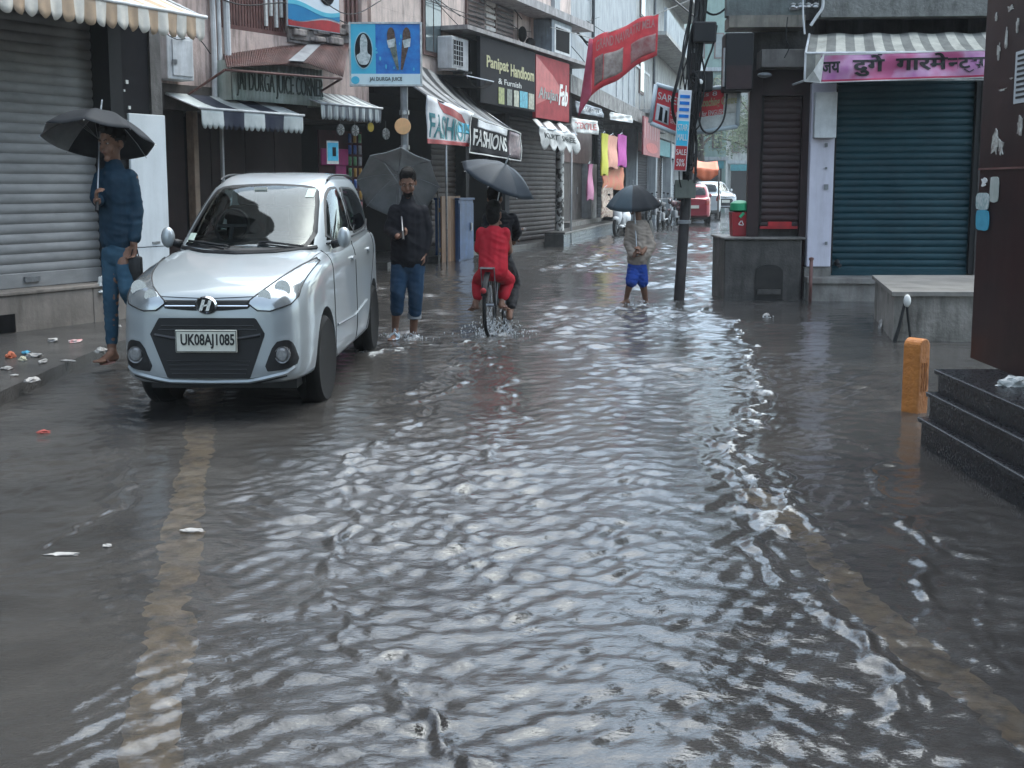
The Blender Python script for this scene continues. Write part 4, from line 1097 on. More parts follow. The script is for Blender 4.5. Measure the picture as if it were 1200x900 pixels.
# ================================================================ R: corner building on the right
F_ = FR
RB = F_.thing('corner_shop_building', 'dark corner building with a wide teal shutter and a narrow maroon shutter on the right', 'building', 0)
x0 = F_.sx(848); xm = F_.sx(878); xp0 = F_.sx(946); xp1 = F_.sx(977); xr = F_.sx(1142); xe = xr+4.5
M_over = mat('dark_stained_wall', (.07,.065,.062), (.03,.028,.028), .7, 4, bump=.4, streak=.6, dirt=(.12,.12,.115))
M_slabR = mat('slab_green_grey', (.13,.15,.145), (.075,.08,.078), .7, 4, bump=.3, streak=.5)
hs0 = F_.h(860, 32, .35); hs1 = F_.h(860, 18, .35)
def skew(name, x0, x1, y0, y1, z0, z1, k0, m):
    mb = MB(); mb.add([(x0,y0,z0),(x1,y0,z0),(x1+3,y1,z0),(x0+k0,y1,z0),(x0,y0,z1),(x1,y0,z1),(x1+3,y1,z1),(x0+k0,y1,z1)], [(3,2,1,0),(4,5,6,7),(0,1,5,4),(1,2,6,5),(2,3,7,6),(3,0,4,7)]); return mb.build(name, m, RB)
skew('wall', xm, xp0+.05, .12, 7, 0, 12.0, 2.3, M_over)
bx('upper_wall', (xm, -.02, F_.h(1000,22)), (xe, .12, 12.0), M_over, RB)
skew('side_core', xp0+.051, xe, .7, 7, 0, 12.0, 2.3, M_over)
mb = MB(); mb.box((x0-.02,-.35,hs0),(F_.sx(938,.35),.12,hs1)); mb.build('balcony_slab', mat('slab_edge_tan', (.20,.18,.15), (.12,.11,.1), .7, 5, streak=.6), RB)
bx('balcony_front', (x0-.05, -.32, hs1), (F_.sx(938,.35), -.1, hs1+1.1), M_slabR, RB)
bx('balcony_front', (F_.sx(962,.2,5), -.22, F_.h(1000,20,.2)), (xe, -.02, F_.h(1000,20,.2)+.9), mat('mossy_parapet', (.12,.12,.11), (.20,.2,.19), .8, 9, bump=.6, streak=.7), RB)
# dark hanging cabinet
s0, hb = F_.px(849, 106, .45); s1, ht = F_.px(884, 36, .45)
hc_ = F_.thing('hanging_cabinet', 'black boxy cabinet hanging under the slab at the corner above the street', 'cabinet', s0, .05, hb)
bx('case', (0, -.4, 0), (s1-s0, 0, ht-hb-.02), M_black, hc_, .015)
bx('lower_panel', (.02, -.415, .02), (s1-s0-.02, -.401, (ht-hb)*.42), mat('dark_maroon_panel', (.05,.03,.032), (.03,.02,.02), .4, 3), hc_)
bx('side_strip', (-.02, -.39, .05), (-.001, -.3, ht-hb-.2), M_steel, hc_)
# ledge
la, lh = F_.px(892, 79, .28)
def f(mb): mb.rbox((la, -.28, lh), (xp0+.0, .119, lh+.22), .01)
part('ledge', f, mat('ledge_grey', (.15,.14,.13), (.1,.09,.085), .7, 5, streak=.6), RB)
mb = MB(); s, h = F_.px(896, 88, .2); mb.ell((s, -.2, h), (.09, .07, .035)); mb.build('lamp_bulkhead', M_grey, RB, smooth=True)
# narrow maroon shutter with frame
sa, sb_ = F_.sx(890), F_.sx(938); ht = F_.h(910, 98); hb = F_.h(910, 268)
shop_shutter(893, 936, hb, F_.h(910,112), mat('maroon_shutter', (.055,.033,.033), (.035,.023,.023), .4, 3, streak=.3), y=.085, pitch=.085, F2=F_, root=RB)
def f(mb):
    mb.box((xm-.02, .0, 0), (sa, .119, lh)); mb.box((sb_, .0, 0), (xp0, .118, lh)); mb.box((sa, -.01, F_.h(910,112)), (sb_, .117, lh-.001))
part('shutter_frame', f, mat('maroon_frame', (.042,.024,.025), (.028,.018,.018), .45, 3, streak=.3), RB)
def f(mb): mb.box((sa+.02, -.02, hb-.0), (sb_-.02, .05, hb+.03)); mb.box((sa+.12, -.03, hb+.03), (sb_-.1, .02, hb+.09))
part('threshold_rail', f, M_redp, RB)
# white pillar with meter box
def f(mb): mb.rbox((xp0, -.12, F_.h(960,312)), (xp1-.03, .69, F_.h(960,98)), .012)
wp = part('white_pillar', f, mat('lilac_white', (.58,.56,.63), (.5,.48,.55), .6, 3, streak=.35, dirt=(.25,.23,.24)), RB)
def f(mb): mb.rbox((xp0+.02, -.24, F_.h(960,162,.2)), (xp1-.04, -.123, F_.h(960,108,.2)), .012)
part('meter_box', f, M_whitepaint, wp)
def f(mb):
    for py, s_ in ((133,.03),(170,.035),(197,.02),(219,.05),(285,.03)):
        s, h = F_.px(970, py, .13); mb.cbox((s-.02, -.135, h), (s_, .02, s_*1.3))
part('switch', f, M_grey, wp)
bx('pillar_base', (xp0-.02, -.10, 0), (xp1-.02, .69, F_.h(960,312)), M_conc, RB)
# teal shutter
M_teal = mat('teal_shutter', (.011,.048,.062), (.007,.033,.044), .5, 2.2, streak=.25, dirt=(.02,.04,.05))
hT0 = F_.h(1050, 320, -.12); hT1 = F_.h(1050, 88, -.12)
shop_shutter(977, 1150, hT0, hT1+.3, M_teal, y=.12, pitch=.085, F2=F_, root=RB)
bx('shutter_side_rail', (xp1-.03, .02, hT0), (xp1+.02, .2, hT1+.2), M_black, RB)
bx('shutter_side_rail', (xr-.02, .02, hT0), (xr+.04, .2, hT1+.2), M_black, RB)
bx('side_wall', (xr+.04, .0, 0), (xe, .7, 12), M_over, RB)
bx('bottom_rail', (xp1+.02, .08, hT0-.03), (xr-.02, .16, hT0+.04), M_teal, RB)
mb = MB(); s, h = F_.px(982, 308); mb.ell((s, .06, h), (.035,.03,.045)); mb.ell((s+.03, .05, h-.04), (.03,.03,.025)); mb.build('padlock', M_black, RB, smooth=True)
# raised sill in front
sl_ = F_.thing('stone_sill', 'long low concrete sill below the teal shutter', 'sill', 0)
M_sill = mat('concrete_sill', (.25,.235,.215), (.15,.14,.13), .55, 4, bump=.3, streak=.6, dirt=(.1,.06,.05))
bx('upper_slab', (xp0-.02, -.32, hT0-.11), (xr+.3, .11, hT0-.03), M_sill, sl_, .01)
bx('base', (xp0+.0, -.28, -.1), (xr+.3, .1, hT0-.11), M_sill, sl_)
mb = MB(); s, h = F_.px(951, 305, .45); mb.rbox((s-.025, -.46, -.1), (s+.025, -.42, h), .005); stp = mb
po = F_.thing('iron_post', 'short rusty black iron post in the water in front of the white pillar', 'post', s, .44, -.1)
mb = MB(); mb.tube([(0,0,0),(0,0,h+.1)], .022, 8); mb.build('shaft', M_rail, po, smooth=True)
mb = MB(); mb.lathe([(.03,h+.1),(.03,h+.13),(.001,h+.14)], 8); mb.build('cap', M_rail, po)
# concrete block at the corner
gb0 = G(848, 352); gb1 = G(938, 352)
cbk = thing('concrete_block', 'square grey concrete block with an arched recess carrying the red bin', 'block', (gb0.x, gb0.y, -.1))
wB = gb1.x-gb0.x; hBk = AT(890, 278, gb0.y).z+.1
mb = MB(); mb.rbox((0,0,0),(wB,.9,hBk-.03), .02); body = mb.build('body', M_concd, cbk)
mb = MB(); mb.rbox((-.03,-.04,hBk-.03),(wB+.04,.9,hBk), .01); mb.build('top_slab', M_conc, cbk)
def arch(cx, w, h, n=12): return [(cx-w/2,.0),(cx+w/2,.0),(cx+w/2,h-w*.3)]+[(cx+w/2*math.cos(PI*i/n), h-w*.3+w*.3*math.sin(PI*i/n)) for i in range(1,n)]+[(cx-w/2,h-w*.3)]
mb = MB(); mb.prism(arch(wB*.58, wB*.36, hBk*.62), -.012, .02); mb.build('arched_recess', mat('recess_shade', (.030,.027,.025), (.018,.017,.016), .5, 5), cbk)  # flat dark panel on the face, recess shade put into its colour
bx('recess_shelf', (wB*.43, -.05, .18), (wB*.73, -.013, .24), M_concd, cbk)
bx('side_step', (wB*.28, -.06, 0), (wB*.98, -.0, .10), M_concd, cbk)
# bin on it
pbn = AT(866, 277, gb0.y+.35)
bn = thing('dustbin', 'red plastic bin with a green top standing on the concrete block', 'bin', (pbn.x, pbn.y, hBk-.1))
M_rbin = mat('bin_red', (.30,.03,.035), (.2,.025,.03), .4, 5); M_gbin = mat('bin_green', (.03,.32,.15), (.02,.24,.11), .4, 5)
k_ = 1350/(gb0.y+.4)
wb = 22/k_/2
mb = MB(); mb.lathe([(wb*.85*1.3,0),(wb*.9*1.3,.02),(wb*1.35,27/k_),(wb*1.4,27/k_+.01)], 4, M=Matrix.Rotation(PI/4,4,'Z')); mb.build('tub', M_rbin, bn)
mb = MB(); mb.lathe([(wb*.4,27/k_),(wb*1.05,30/k_),(wb*1.0,38/k_),(wb*.5,41/k_),(.01,41.5/k_)], 14); mb.build('lid', M_gbin, bn, smooth=True)
mb = MB()
for i in range(3):
    a = 2*PI*i/3+PI/2; c = Vector((.0, -wb*1.0, 15/k_))
    p = c+Vector((math.cos(a)*.035, 0, math.sin(a)*.035)); q = c+Vector((math.cos(a+1.9)*.035, 0, math.sin(a+1.9)*.035)); mb.tube([p,q], .006, 5)
mb.build('recycling_mark', M_textw, bn)
mb = MB(); mb.tube([(-.02,-wb*1.0,22/k_),(.03,-wb*.98,27/k_)], .02, 6); mb.build('green_strap', M_gbin, bn)

# awning with hindi banner
a5 = F_.thing('awning', 'cream and grey striped flat awning above the pink Hindi banner', 'awning', 0)
o5 = .8; s0 = F_.sx(943, o5, 95); s1 = F_.sx(1160, o5, 95); hb = F_.h(1000, 94, o5); hm = F_.h(1000, 62, o5)
M_cr = mat('awning_cream', (.52,.50,.43), (.4,.38,.33), .7, 7, streak=.5, dirt=(.1,.1,.09)); M_cg = mat('awning_dull', (.24,.235,.21), (.17,.165,.15), .7, 7, streak=.4, dirt=(.08,.08,.07))
mb = MB(); nst = 20; sT = F_.sx(952, .3, 30); hTt = F_.h(1000, 38, .25)
def g(u, v):
    sa_ = lerp(sT, s1+.2, u); sb2_ = lerp(s0, s1+.2, u)
    return (lerp(sa_, sb2_, v), -lerp(.12, o5, v), lerp(hTt, hm, v)-.03*math.sin(PI*v)-.01*math.sin(u*30))
mb.grid(g, nst*4, 6, mfn=lambda i,j: (i//4)%2); mb.build('canopy', [M_cg, M_cr], a5, smooth=True, thick=.004)
mb = MB(); mb.grid(lambda u, v: (lerp(s0, s1+.2, u), -o5-.003, lerp(hb+.03, hm, v)), nst*4, 2, mfn=lambda i,j: (i//4)%2); mb.build('valance', [M_cg, M_cr], a5, thick=.003)
mb = MB(); mb.tube([(s0,-o5,hm),(s1+.2,-o5,hm)], .016, 8); mb.tube([(s0,-o5,hb),(s1+.2,-o5,hb)], .012, 8); mb.tube([(s0,-o5,hb),(s0,-o5,hm),(sT,-.12,hTt)], .014, 8); mb.tube([(s0,-o5,hb),(s0,.1,hb+.02)], .014, 8)
mb.build('frame', M_whitepaint, a5, smooth=True)
M_pb = bpy.data.materials.new('banner_magenta'); M_pb.use_nodes = True
nt_ = M_pb.node_tree; b_ = nt_.nodes['Principled BSDF']; b_.inputs['Roughness'].default_value = .35
tc_ = nt_.nodes.new('ShaderNodeTexCoord'); nz_ = nt_.nodes.new('ShaderNodeTexNoise'); nz_.inputs['Scale'].default_value = 2.2; nz_.inputs['Detail'].default_value = 3
rp_ = nt_.nodes.new('ShaderNodeValToRGB'); rp_.color_ramp.elements[0].position = .38; rp_.color_ramp.elements[1].position = .62
rp_.color_ramp.elements[0].color = (.38,.12,.32,1); rp_.color_ramp.elements[1].color = (.42,.09,.20,1)
e_ = rp_.color_ramp.elements.new(.5); e_.color = (.5,.27,.42,1)
nt_.links.new(tc_.outputs['Object'], nz_.inputs[0]); nt_.links.new(nz_.outputs[0], rp_.inputs[0]); nt_.links.new(rp_.outputs[0], b_.inputs['Base Color'])
def d5(r, b):
    cloth(r, b, M_pb, n=60)
    cloth(r, b, mat('banner_red_edge', (.42,.05,.10), (.34,.04,.09), .35, 4), 'red_wave', .0, 1, 0, .10, -.004, 60)
    mb = MB()
    U = lambda x: x
    y = -.012
    def T(s, u0, u1, v0=.28, v1=.84): text_fit(mb, s, u0, u1, v0, v1, y=y, ext=.0015, bold=.03, bend=b)
    T('जय', .0, .115, .34, .74)
    T('दुगे', .19, .385, .18, .94)
    T('गारमे', .45, .765, .34, .94)
    # half na
    vs, fs = text_mesh('न', .0015, .03)
    ax = min(v.x for v in vs); bx_ = max(v.x for v in vs); az = min(v.z for v in vs); bz = max(v.z for v in vs)
    mx = ax+(bx_-ax)*.62; fs2 = fs
    mb.add([b(Vector((.765+min(v.x,mx)*0+(min(v.x,mx)-ax)/(bx_-ax)*.09, y+v.y, .34+(v.z-az)/(bz-az)*.40))) for v in vs], fs2)
    T('टस', .825, .985, .34, .74)
    # reph and the mark under the last letters
    mb.tube([b(Vector(p)) for p in ((.345,y,.74),(.335,y,.86),(.35,y,.95),(.37,y,.93))], .008, 6)
    mb.tube([b(Vector(p)) for p in ((.86,y,.33),(.89,y,.22),(.915,y,.30))], .007, 6)
    mb.build('hindi_lettering', M_textk, r)
    mb = MB(); mb.grid(lambda u, v: b(Vector((u, -.006, .96+.04*v))), 60, 1); mb.grid(lambda u, v: b(Vector((u, -.006, .0+.035*v))), 60, 1); mb.build('hem', M_clw, r, thick=.003)
banner(F_, 'shop_banner', 'magenta pink banner with black Hindi lettering hanging from the cream striped awning', [(962,64),(1157,58),(1157,91),(962,97)], o5, None, d5, wr=.012)
mb = MB(); q = [F_.px(*p, o5+.05) for p in ((966,62),(962,97),(941,96),(955,80))]
yv = [-(o5+.06), -(o5+.05), -(o5+.16), -(o5+.12)]
ff_ = F_.thing('loose_cloth_corner', 'white back of the folded banner corner at its left end', 'cloth', q[1][0], 0, q[1][1])
mb.add([(q[i][0]-q[1][0], yv[i], q[i][1]-q[1][1]) for i in range(4)]+[((q[0][0]+q[2][0])/2-q[1][0]-.03, -(o5+.2), (q[0][1]+q[2][1])/2-q[1][1]-.05)], [(0,1,4),(1,2,4),(2,3,4),(3,0,4)])
mb.build('fold', M_clw, ff_, thick=.004)
mb = MB(); mb.tube([(q[2][0]-q[1][0], yv[2], q[2][1]-q[1][1]), (0, yv[1], 0)], .008, 6); mb.build('string', M_clw, ff_)
# wires on the corner building
def cable(name, label, pts, r=.012, m=M_cable, group='cables on the buildings and pole', cat='cable'):
    P = []
    K = [Vector(p) for p in pts]
    for i in range(len(K)-1):
        p0, p1, p2, p3 = K[max(i-1,0)], K[i], K[i+1], K[min(i+2,len(K)-1)]
        for k in range(8):
            t = k/8; P.append(.5*((2*p1)+(p2-p0)*t+(2*p0-5*p1+4*p2-p3)*t*t+(3*p1-p0-3*p2+p3)*t**3))
    P.append(K[-1]); mb = MB(); o0 = K[0]; mb.tube(P, r, 6); mb.shift(o0)
    o = mb.build(name, m, None, smooth=True); o.location = o0
    return tag(o, label, cat, group)
wp_ = lambda px_, py_, o=.4: F_.w(*[(lambda a: (a[0], o, a[1]))(F_.px(px_, py_, o))][0])
cable('cable', 'pale conduit bending down beside the striped awning', [wp_(964,-10), wp_(964,8), wp_(958,18), wp_(950,30)], .02, M_whitepaint)
cable('cable', 'thin pale wire hanging straight left of the cream awning', [wp_(941,-10), wp_(941,15), wp_(943,40)], .012, M_whitepaint)
cable('cable', 'thin wire loop dangling over the dark ledge', [wp_(923,20), wp_(921,45), wp_(925,55), wp_(919,68)], .007)
mb = MB()
ins = F_.thing('insulator_rack', 'white insulator rack with wires above the dark corner wall', 'bracket', *[(lambda a: (a[0], .35, a[1]))(F_.px(926, 10, .4))][0])
mb.tube([(0,0,0),(.35,0,.05)], .02, 6); mb.build('arm', M_steel, ins)
for i in range(4):
    mb = MB(); mb.lathe([(.02,-.03),(.035,-.02),(.02,0),(.035,.02),(.01,.03)], 10, M=Matrix.Translation((.04+.09*i, -.02, .04))); mb.build('insulator', M_whitepaint, ins, smooth=True)

# ---------------------------------------------------------------- concrete platform (front)
p_fl = G(1046, 400); p_bl = G(1024, 372); hpl = AT(1046, 343, p_fl.y).z
pf = thing('concrete_platform', 'stained pale concrete plinth with a flat top beside the maroon wall', 'platform', (p_fl.x, p_fl.y, -.08))
M_plat = mat('stained_platform', (.29,.27,.245), (.15,.14,.125), .6, 4, bump=.4, streak=.85, dirt=(.06,.055,.05))
dx = p_bl.x-p_fl.x; dy = p_bl.y-p_fl.y; wPf = 1.7
poly = [(0,0),(wPf,0),(wPf+dx,dy),(dx,dy)]
def slab(poly, z0, z1, e=0):
    c = [sum(p[0] for p in poly)/4, sum(p[1] for p in poly)/4]
    P = [(p[0]+(e if p[0] > c[0] else -e), p[1]+(e if p[1] > c[1] else -e)) for p in poly]
    mb = MB(); mb.add([(p[0],p[1],z0) for p in P]+[(p[0],p[1],z1) for p in P], [(3,2,1,0),(4,5,6,7),(0,1,5,4),(1,2,6,5),(2,3,7,6),(3,0,4,7)]); return mb
slab(poly, .06, hpl+.05, 0).build('body', M_plat, pf)
slab(poly, hpl+.05, hpl+.09, .03).build('top_slab', mat('pale_top', (.24,.225,.205), (.15,.14,.13), .5, 3, bump=.2, streak=.0), pf)
slab(poly, 0, .06, .06).build('footing', M_concd, pf)
mb = MB(); s_ = hpl
mb.tube([(.09,-.04,hpl+.02),(.04,-.05,.5*hpl),(.0,-.05,.08)], [.012,.016,.02], 6); mb.tube([(.1,-.04,hpl),(.15,-.05,.1)], .012, 6); pipe_ = mb.build('pipe', M_cable, pf, smooth=True)
mb = MB(); mb.ell((.10,-.06,hpl+.01), (.035,.03,.06)); mb.build('pipe_rag', M_textw, pf, smooth=True)

# ---------------------------------------------------------------- black granite steps
c0 = G(1080, 522)                       # far left bottom corner
hS = AT(1093, 430, c0.y+.05).z
gs = thing('granite_steps', 'polished black granite steps rising from the water on the right', 'steps', (c0.x, c0.y, -.1))
M_gran = mat('black_granite', (.014,.014,.016), (.021,.021,.023), .28, 60, spec=.35, lo=.45, hi=.7)
M_granj = mat('granite_edge', (.12,.12,.125), (.08,.08,.085), .3, 20)
hs_ = [.10+hS*.36, .10+hS*.70, .10+hS]
inset = [0, .03, .06]
Ls = -9.0
mb = MB()
z_ = 0
for i in range(3):
    mb.rbox((inset[i], Ls, z_), (2.2, -.03*i+.02, hs_[i]-.03), .004)
    z_ = hs_[i]-.03
mb.build('risers', M_gran, gs)
for i in range(3):
    mb = MB(); mb.rbox((inset[i]-.018, Ls-.01, hs_[i]-.029), (2.2, .04-.03*i, hs_[i]), .007); mb.build('tread', M_gran, gs)
mb = MB()
for i in range(3): mb.tube([(inset[i]-.019, Ls, hs_[i]-.004), (inset[i]-.019, .03-.03*i, hs_[i]-.004)], .0035, 5)
mb.build('edge_highlight', M_granj, gs)  # pale lines along the steps, edge highlights put into the colour
# maroon wall standing on the steps
pw = G(1136, 419, hS); pn = G(1200, 445, hS)
mw = thing('maroon_pillar', 'tall maroon painted wall pillar with peeled white poster marks on the granite steps', 'pillar', (pw.x, pw.y, hS))
dirw = Vector((pn.x-pw.x, pn.y-pw.y, 0)).normalized(); angw = math.atan2(dirw.y, dirw.x)
mw.rotation_euler = (0, 0, angw)
# local x runs toward the camera along the wall; wall body behind is local +y ; visible side is local -y
Lw = 12.0; th_ = 4; Hw = 8.5  # length and height beyond the view added to block sky light
bx('upper_panel', (0, 0, AT(1150,197,pw.y).z-hS), (Lw, th_, Hw), M_maroon, mw)
bx('lower_panel', (0.003, .004, 0), (Lw, th_, AT(1150,197,pw.y).z-hS-.012), M_maroon, mw)
bx('joint_strip', (0.001, -.004, AT(1150,197,pw.y).z-hS-.012), (Lw, th_, AT(1150,197,pw.y).z-hS), M_rail, mw)
def wallpt(px_, py_):
    d = ray(px_, py_); n = Vector((dirw.y, -dirw.x, 0)); o = Vector((pw.x, pw.y, 0)); t = (o-CAM).dot(n)/d.dot(n); p = CAM+d*t-o
    return (p.dot(dirw), p.z-hS)
rr = random.Random(21)
def scrap(name, label, px_, py_, w, h, m, parent=mw, ragged=.3, y=-.006):
    cx_, cz_ = wallpt(px_, py_); k = 16; poly = []
    for i in range(k):
        a = 2*PI*i/k; r_ = 1-ragged*rr.random()
        poly.append((cx_+w/2*r_*max(-1,min(1,math.cos(a)*1.25)), cz_+h/2*r_*max(-1,min(1,math.sin(a)*1.25))))
    mb = MB(); mb.prism(poly, y, -.001); o = mb.build(name, m, parent); 
    if label: o['label'] = label
    return o
k2 = 1350/pw.y
def wpx(px_, dpx): return abs(wallpt(px_+dpx/2, 100)[0]-wallpt(px_-dpx/2, 100)[0])
for (a_, b_2, w2_, h2_) in ((1167,165,9,34),(1174,172,6,22),(1196,150,7,30),(1171,60,4,22),(1180,45,3,30),(1168,20,3,14),(1176,105,10,3),(1186,92,5,3),(1185,10,8,8),(1193,30,3,18)):
    scrap('torn_paper', None, a_, b_2, wpx(a_, w2_), h2_/k2*.95, mat('torn_paper', (.5,.5,.46), (.2,.17,.15), .7, 30), ragged=.6)
scrap('round_sticker', 'pale round sticker', 1166, 222, wpx(1166,10), 30/k2, mat('sticker_pale', (.42,.45,.42), (.32,.35,.32), .6, 9), ragged=.08)
scrap('notice_paper', 'white and blue notice', 1152, 236, wpx(1152,15), 20/k2, mat('notice_white', (.5,.53,.52), (.2,.3,.3), .6, 40), ragged=.05)
scrap('notice_paper', 'sky blue lower half of the notice', 1152, 258, wpx(1152,15), 24/k2, mat('notice_blue', (.06,.30,.42), (.05,.24,.34), .6, 9), ragged=.05)
scrap('torn_paper', None, 1154, 214, wpx(1154,10), 12/k2, M_textw, ragged=.8)
a_, z1_ = wallpt(1189, 122); b_2, z2_ = wallpt(1189, 62)
nb = bx('poster_sheet', (a_, -.008, z1_), (a_+.42, -.001, z2_), mat('poster_white', (.5,.52,.53), (.4,.42,.43), .6, 9), mw)
mb = MB()
for i in range(9):
    z = lerp(z2_, z1_, (i+.8)/10); mb.box((a_+.03, -.010, z-.008), (a_+.39-.1*rr.random(), -.0085, z+.004))
mb.build('poster_print', M_textk, nb)
pg_ = thing('crumpled_bag', 'crumpled white plastic bag on the black granite step top', 'plastic bag', G(1187, 452, hS))
def crumple(mb, r, seed, squash=.5, n=5):
    g_ = random.Random(seed); bm = bmesh.new(); bmesh.ops.create_icosphere(bm, subdivisions=3, radius=1)
    from mathutils import noise
    for v in bm.verts:
        d = 1+.55*noise.noise(v.co*1.7+Vector((seed,seed*2,0)))+.3*noise.noise(v.co*4.5+Vector((seed*3,0,seed)))
        v.co = Vector((v.co.x*r[0]*d, v.co.y*r[1]*d, max(v.co.z*r[2]*d, -r[2]*.3)+r[2]*.3))
    bm.verts.ensure_lookup_table(); mb.add([v.co.copy() for v in bm.verts], [[v.index for v in f_.verts] for f_ in bm.faces]); bm.free()
mb = MB(); crumple(mb, (.075,.05,.035), 3); mb.build('film', M_clw, pg_, smooth=True, angle=25)
mb = MB(); mb.tube([(.0,-.03,.02),(.05,-.05,.05),(.08,-.03,.015)], .006, 5); mb.build('handle', M_clw, pg_)
# ---------------------------------------------------------------- orange stone marker
gm_ = G(1071, 484); hm_ = AT(1072, 396, gm_.y).z
mk = thing('stone_marker', 'orange painted round topped stone marker standing in the water by the granite steps', 'marker stone', (gm_.x, gm_.y, -.06), R(-22))
wk = .115; hk = hm_+.06
prof = [(-wk/2,0),(wk/2,0),(wk/2,hk-wk*.45)]+[(wk/2*math.cos(PI*i/10), hk-wk*.45+wk*.45*math.sin(PI*i/10)) for i in range(1,10)]+[(-wk/2,hk-wk*.45)]
M_or = mat('marker_orange', (.50,.19,.05), (.38,.14,.04), .45, 9, bump=.5, bsc=30, streak=.35, dirt=(.15,.08,.04))
mb = MB(); mb.prism(prof, -.06, .06, M=Matrix.Rotation(R(60),4,'Z')); mko = mb.build('stone', M_or, mk)
bv = mko.modifiers.new('b', 'BEVEL'); bv.width = .008; bv.segments = 2
mb = MB(); Mr = Matrix.Rotation(R(60),4,'Z') 
text_fit(mb, '5 7 5', -.03, .03, hk*.38, hk*.72, y=-.0605, ext=.002, M=Mr); mb.build('engraved_mark', mat('marker_engraved', (.28,.10,.03), (.2,.07,.02), .6), mk)
# ---------------------------------------------------------------- utility pole
gp = G(795, 352)
up = thing('utility_pole', 'dark leaning iron utility pole in the middle of the flooded street', 'pole', (gp.x, gp.y, -.12))
kk = 1350/gp.y
topx = AT(820, -5, gp.y)
tv = Vector((topx.x-gp.x, 0, topx.z+.12))
def on(px_, py_, dy=0): p = AT(px_, py_, gp.y+dy); return Vector((p.x-gp.x, p.y-gp.y, p.z+.12))
M_pole = mat('pole_iron', (.022,.02,.022), (.04,.035,.035), .45, 5, streak=.3, dirt=(.07,.04,.03))
mb = MB(); mb.tube([(0,0,0), tv*.4, tv, tv*1.9], [.068,.064,.058,.052], 14); mb.build('shaft', M_pole, up, smooth=True)
mb = MB(); p = on(824, 38, -.12); mb.rbox(tuple(p-Vector((.13,.1,.13))), tuple(p+Vector((.15,.1,.12))), .02); mb.build('junction_box', M_black, up)
p = on(826, 95, -.1); mb = MB(); mb.rbox(tuple(p-Vector((.09,.08,.13))), tuple(p+Vector((.09,.08,.12))), .02, M=None); mb.build('junction_box', M_black, up)
mb = MB(); mb.ell(tuple(on(821, 96, -.2)), (.03,.02,.035)); mb.build('white_label', M_textw, up, smooth=True)
for pz in (60, 140, 215, 260):
    p = on(814-(pz*.04), pz); mb = MB(); mb.lathe([(.06,-.025),(.082,-.02),(.082,.02),(.06,.025)], 14, M=Matrix.Translation((tv.x*(p.z/tv.z), 0, p.z))); mb.build('clamp', M_grey, up)
mb = MB(); p = on(803, 222, -.14); mb.rbox(tuple(p-Vector((.13,.02,.11))), tuple(p+Vector((.13,.06,.12))), .01); mb.build('switch_plate', mat('plate_dull_green', (.13,.14,.12), (.09,.1,.09), .6, 6, streak=.4), up)
mb = MB(); p = on(795, 205, -.12); mb.rbox(tuple(p-Vector((.06,.02,.12))), tuple(p+Vector((.05,.03,.10))), .01); mb.build('paper_notice', M_clw, up)
# vertical sign on the pole
s_bl = AT(789, 200, gp.y-.34); s_tr = AT(806, 105, gp.y-.34)
vsn = thing('vertical_sign', 'narrow vertical sign in white blue and red panels strapped to the utility pole', 'sign', (s_bl.x, s_bl.y, s_bl.z), (0, R(3), 0))
w_ = s_tr.x-s_bl.x; h_ = s_tr.z-s_bl.z
bx('panel', (0, 0, 0), (w_, .03, h_), M_bwhite, vsn, .004)
bx('red_panel', (.01, -.006, .01), (w_-.01, -.001, h_*.31), M_redp, vsn); bx('blue_panel', (.01, -.006, h_*.315), (w_-.01, -.001, h_*.62), M_scy, vsn)
mb = MB()
for i in range(4): mb.box((.02, -.006, h_*(.66+.08*i)), (w_-.02, -.001, h_*(.70+.08*i)))
mb.build('navy_line', M_sblue, vsn)
mb = MB(); text_fit(mb, 'STAR', .02, w_-.02, h_*.50, h_*.58, y=-.009); text_fit(mb, 'MALL', .02, w_-.02, h_*.38, h_*.46, y=-.009); text_fit(mb, 'SALE', .02, w_-.02, h_*.2, h_*.27, y=-.009); text_fit(mb, '50%', .03, w_-.03, h_*.06, h_*.15, y=-.009); mb.build('lettering', M_textw, vsn)
# two framed signs
def framed(label, q, Y, draw):
    P = [AT(x, y, Y) for x, y in q]; o0 = P[3]
    r = thing('framed_sign', label, 'sign', tuple(o0)); P = [p-o0 for p in P]
    def b(p):
        u, v = p.x, p.z; a = P[3].lerp(P[2], u).lerp(P[0].lerp(P[1], u), v); return a+Vector((0, p.y, 0))
    mb = MB(); vs = [b(Vector((u, y, v))) for y in (0,.05) for u, v in ((0,0),(1,0),(1,1),(0,1))]
    mb.add(vs, [(0,1,2,3),(7,6,5,4),(0,4,5,1),(1,5,6,2),(2,6,7,3),(3,7,4,0)]); mb.build('panel', mat('flex_red', (.62,.06,.07), (.5,.05,.06), .5, 5), r)
    mb = MB(); c = [b(Vector((u,0,v))) for u, v in ((0,0),(1,0),(1,1),(0,1))]
    for i in range(4): mb.tube([c[i], c[(i+1)%4]], .028, 8)
    mb.build('frame', mat('frame_pale_blue', (.5,.57,.6), (.42,.48,.52), .4, 6), r, smooth=True)
    draw(r, b); return r
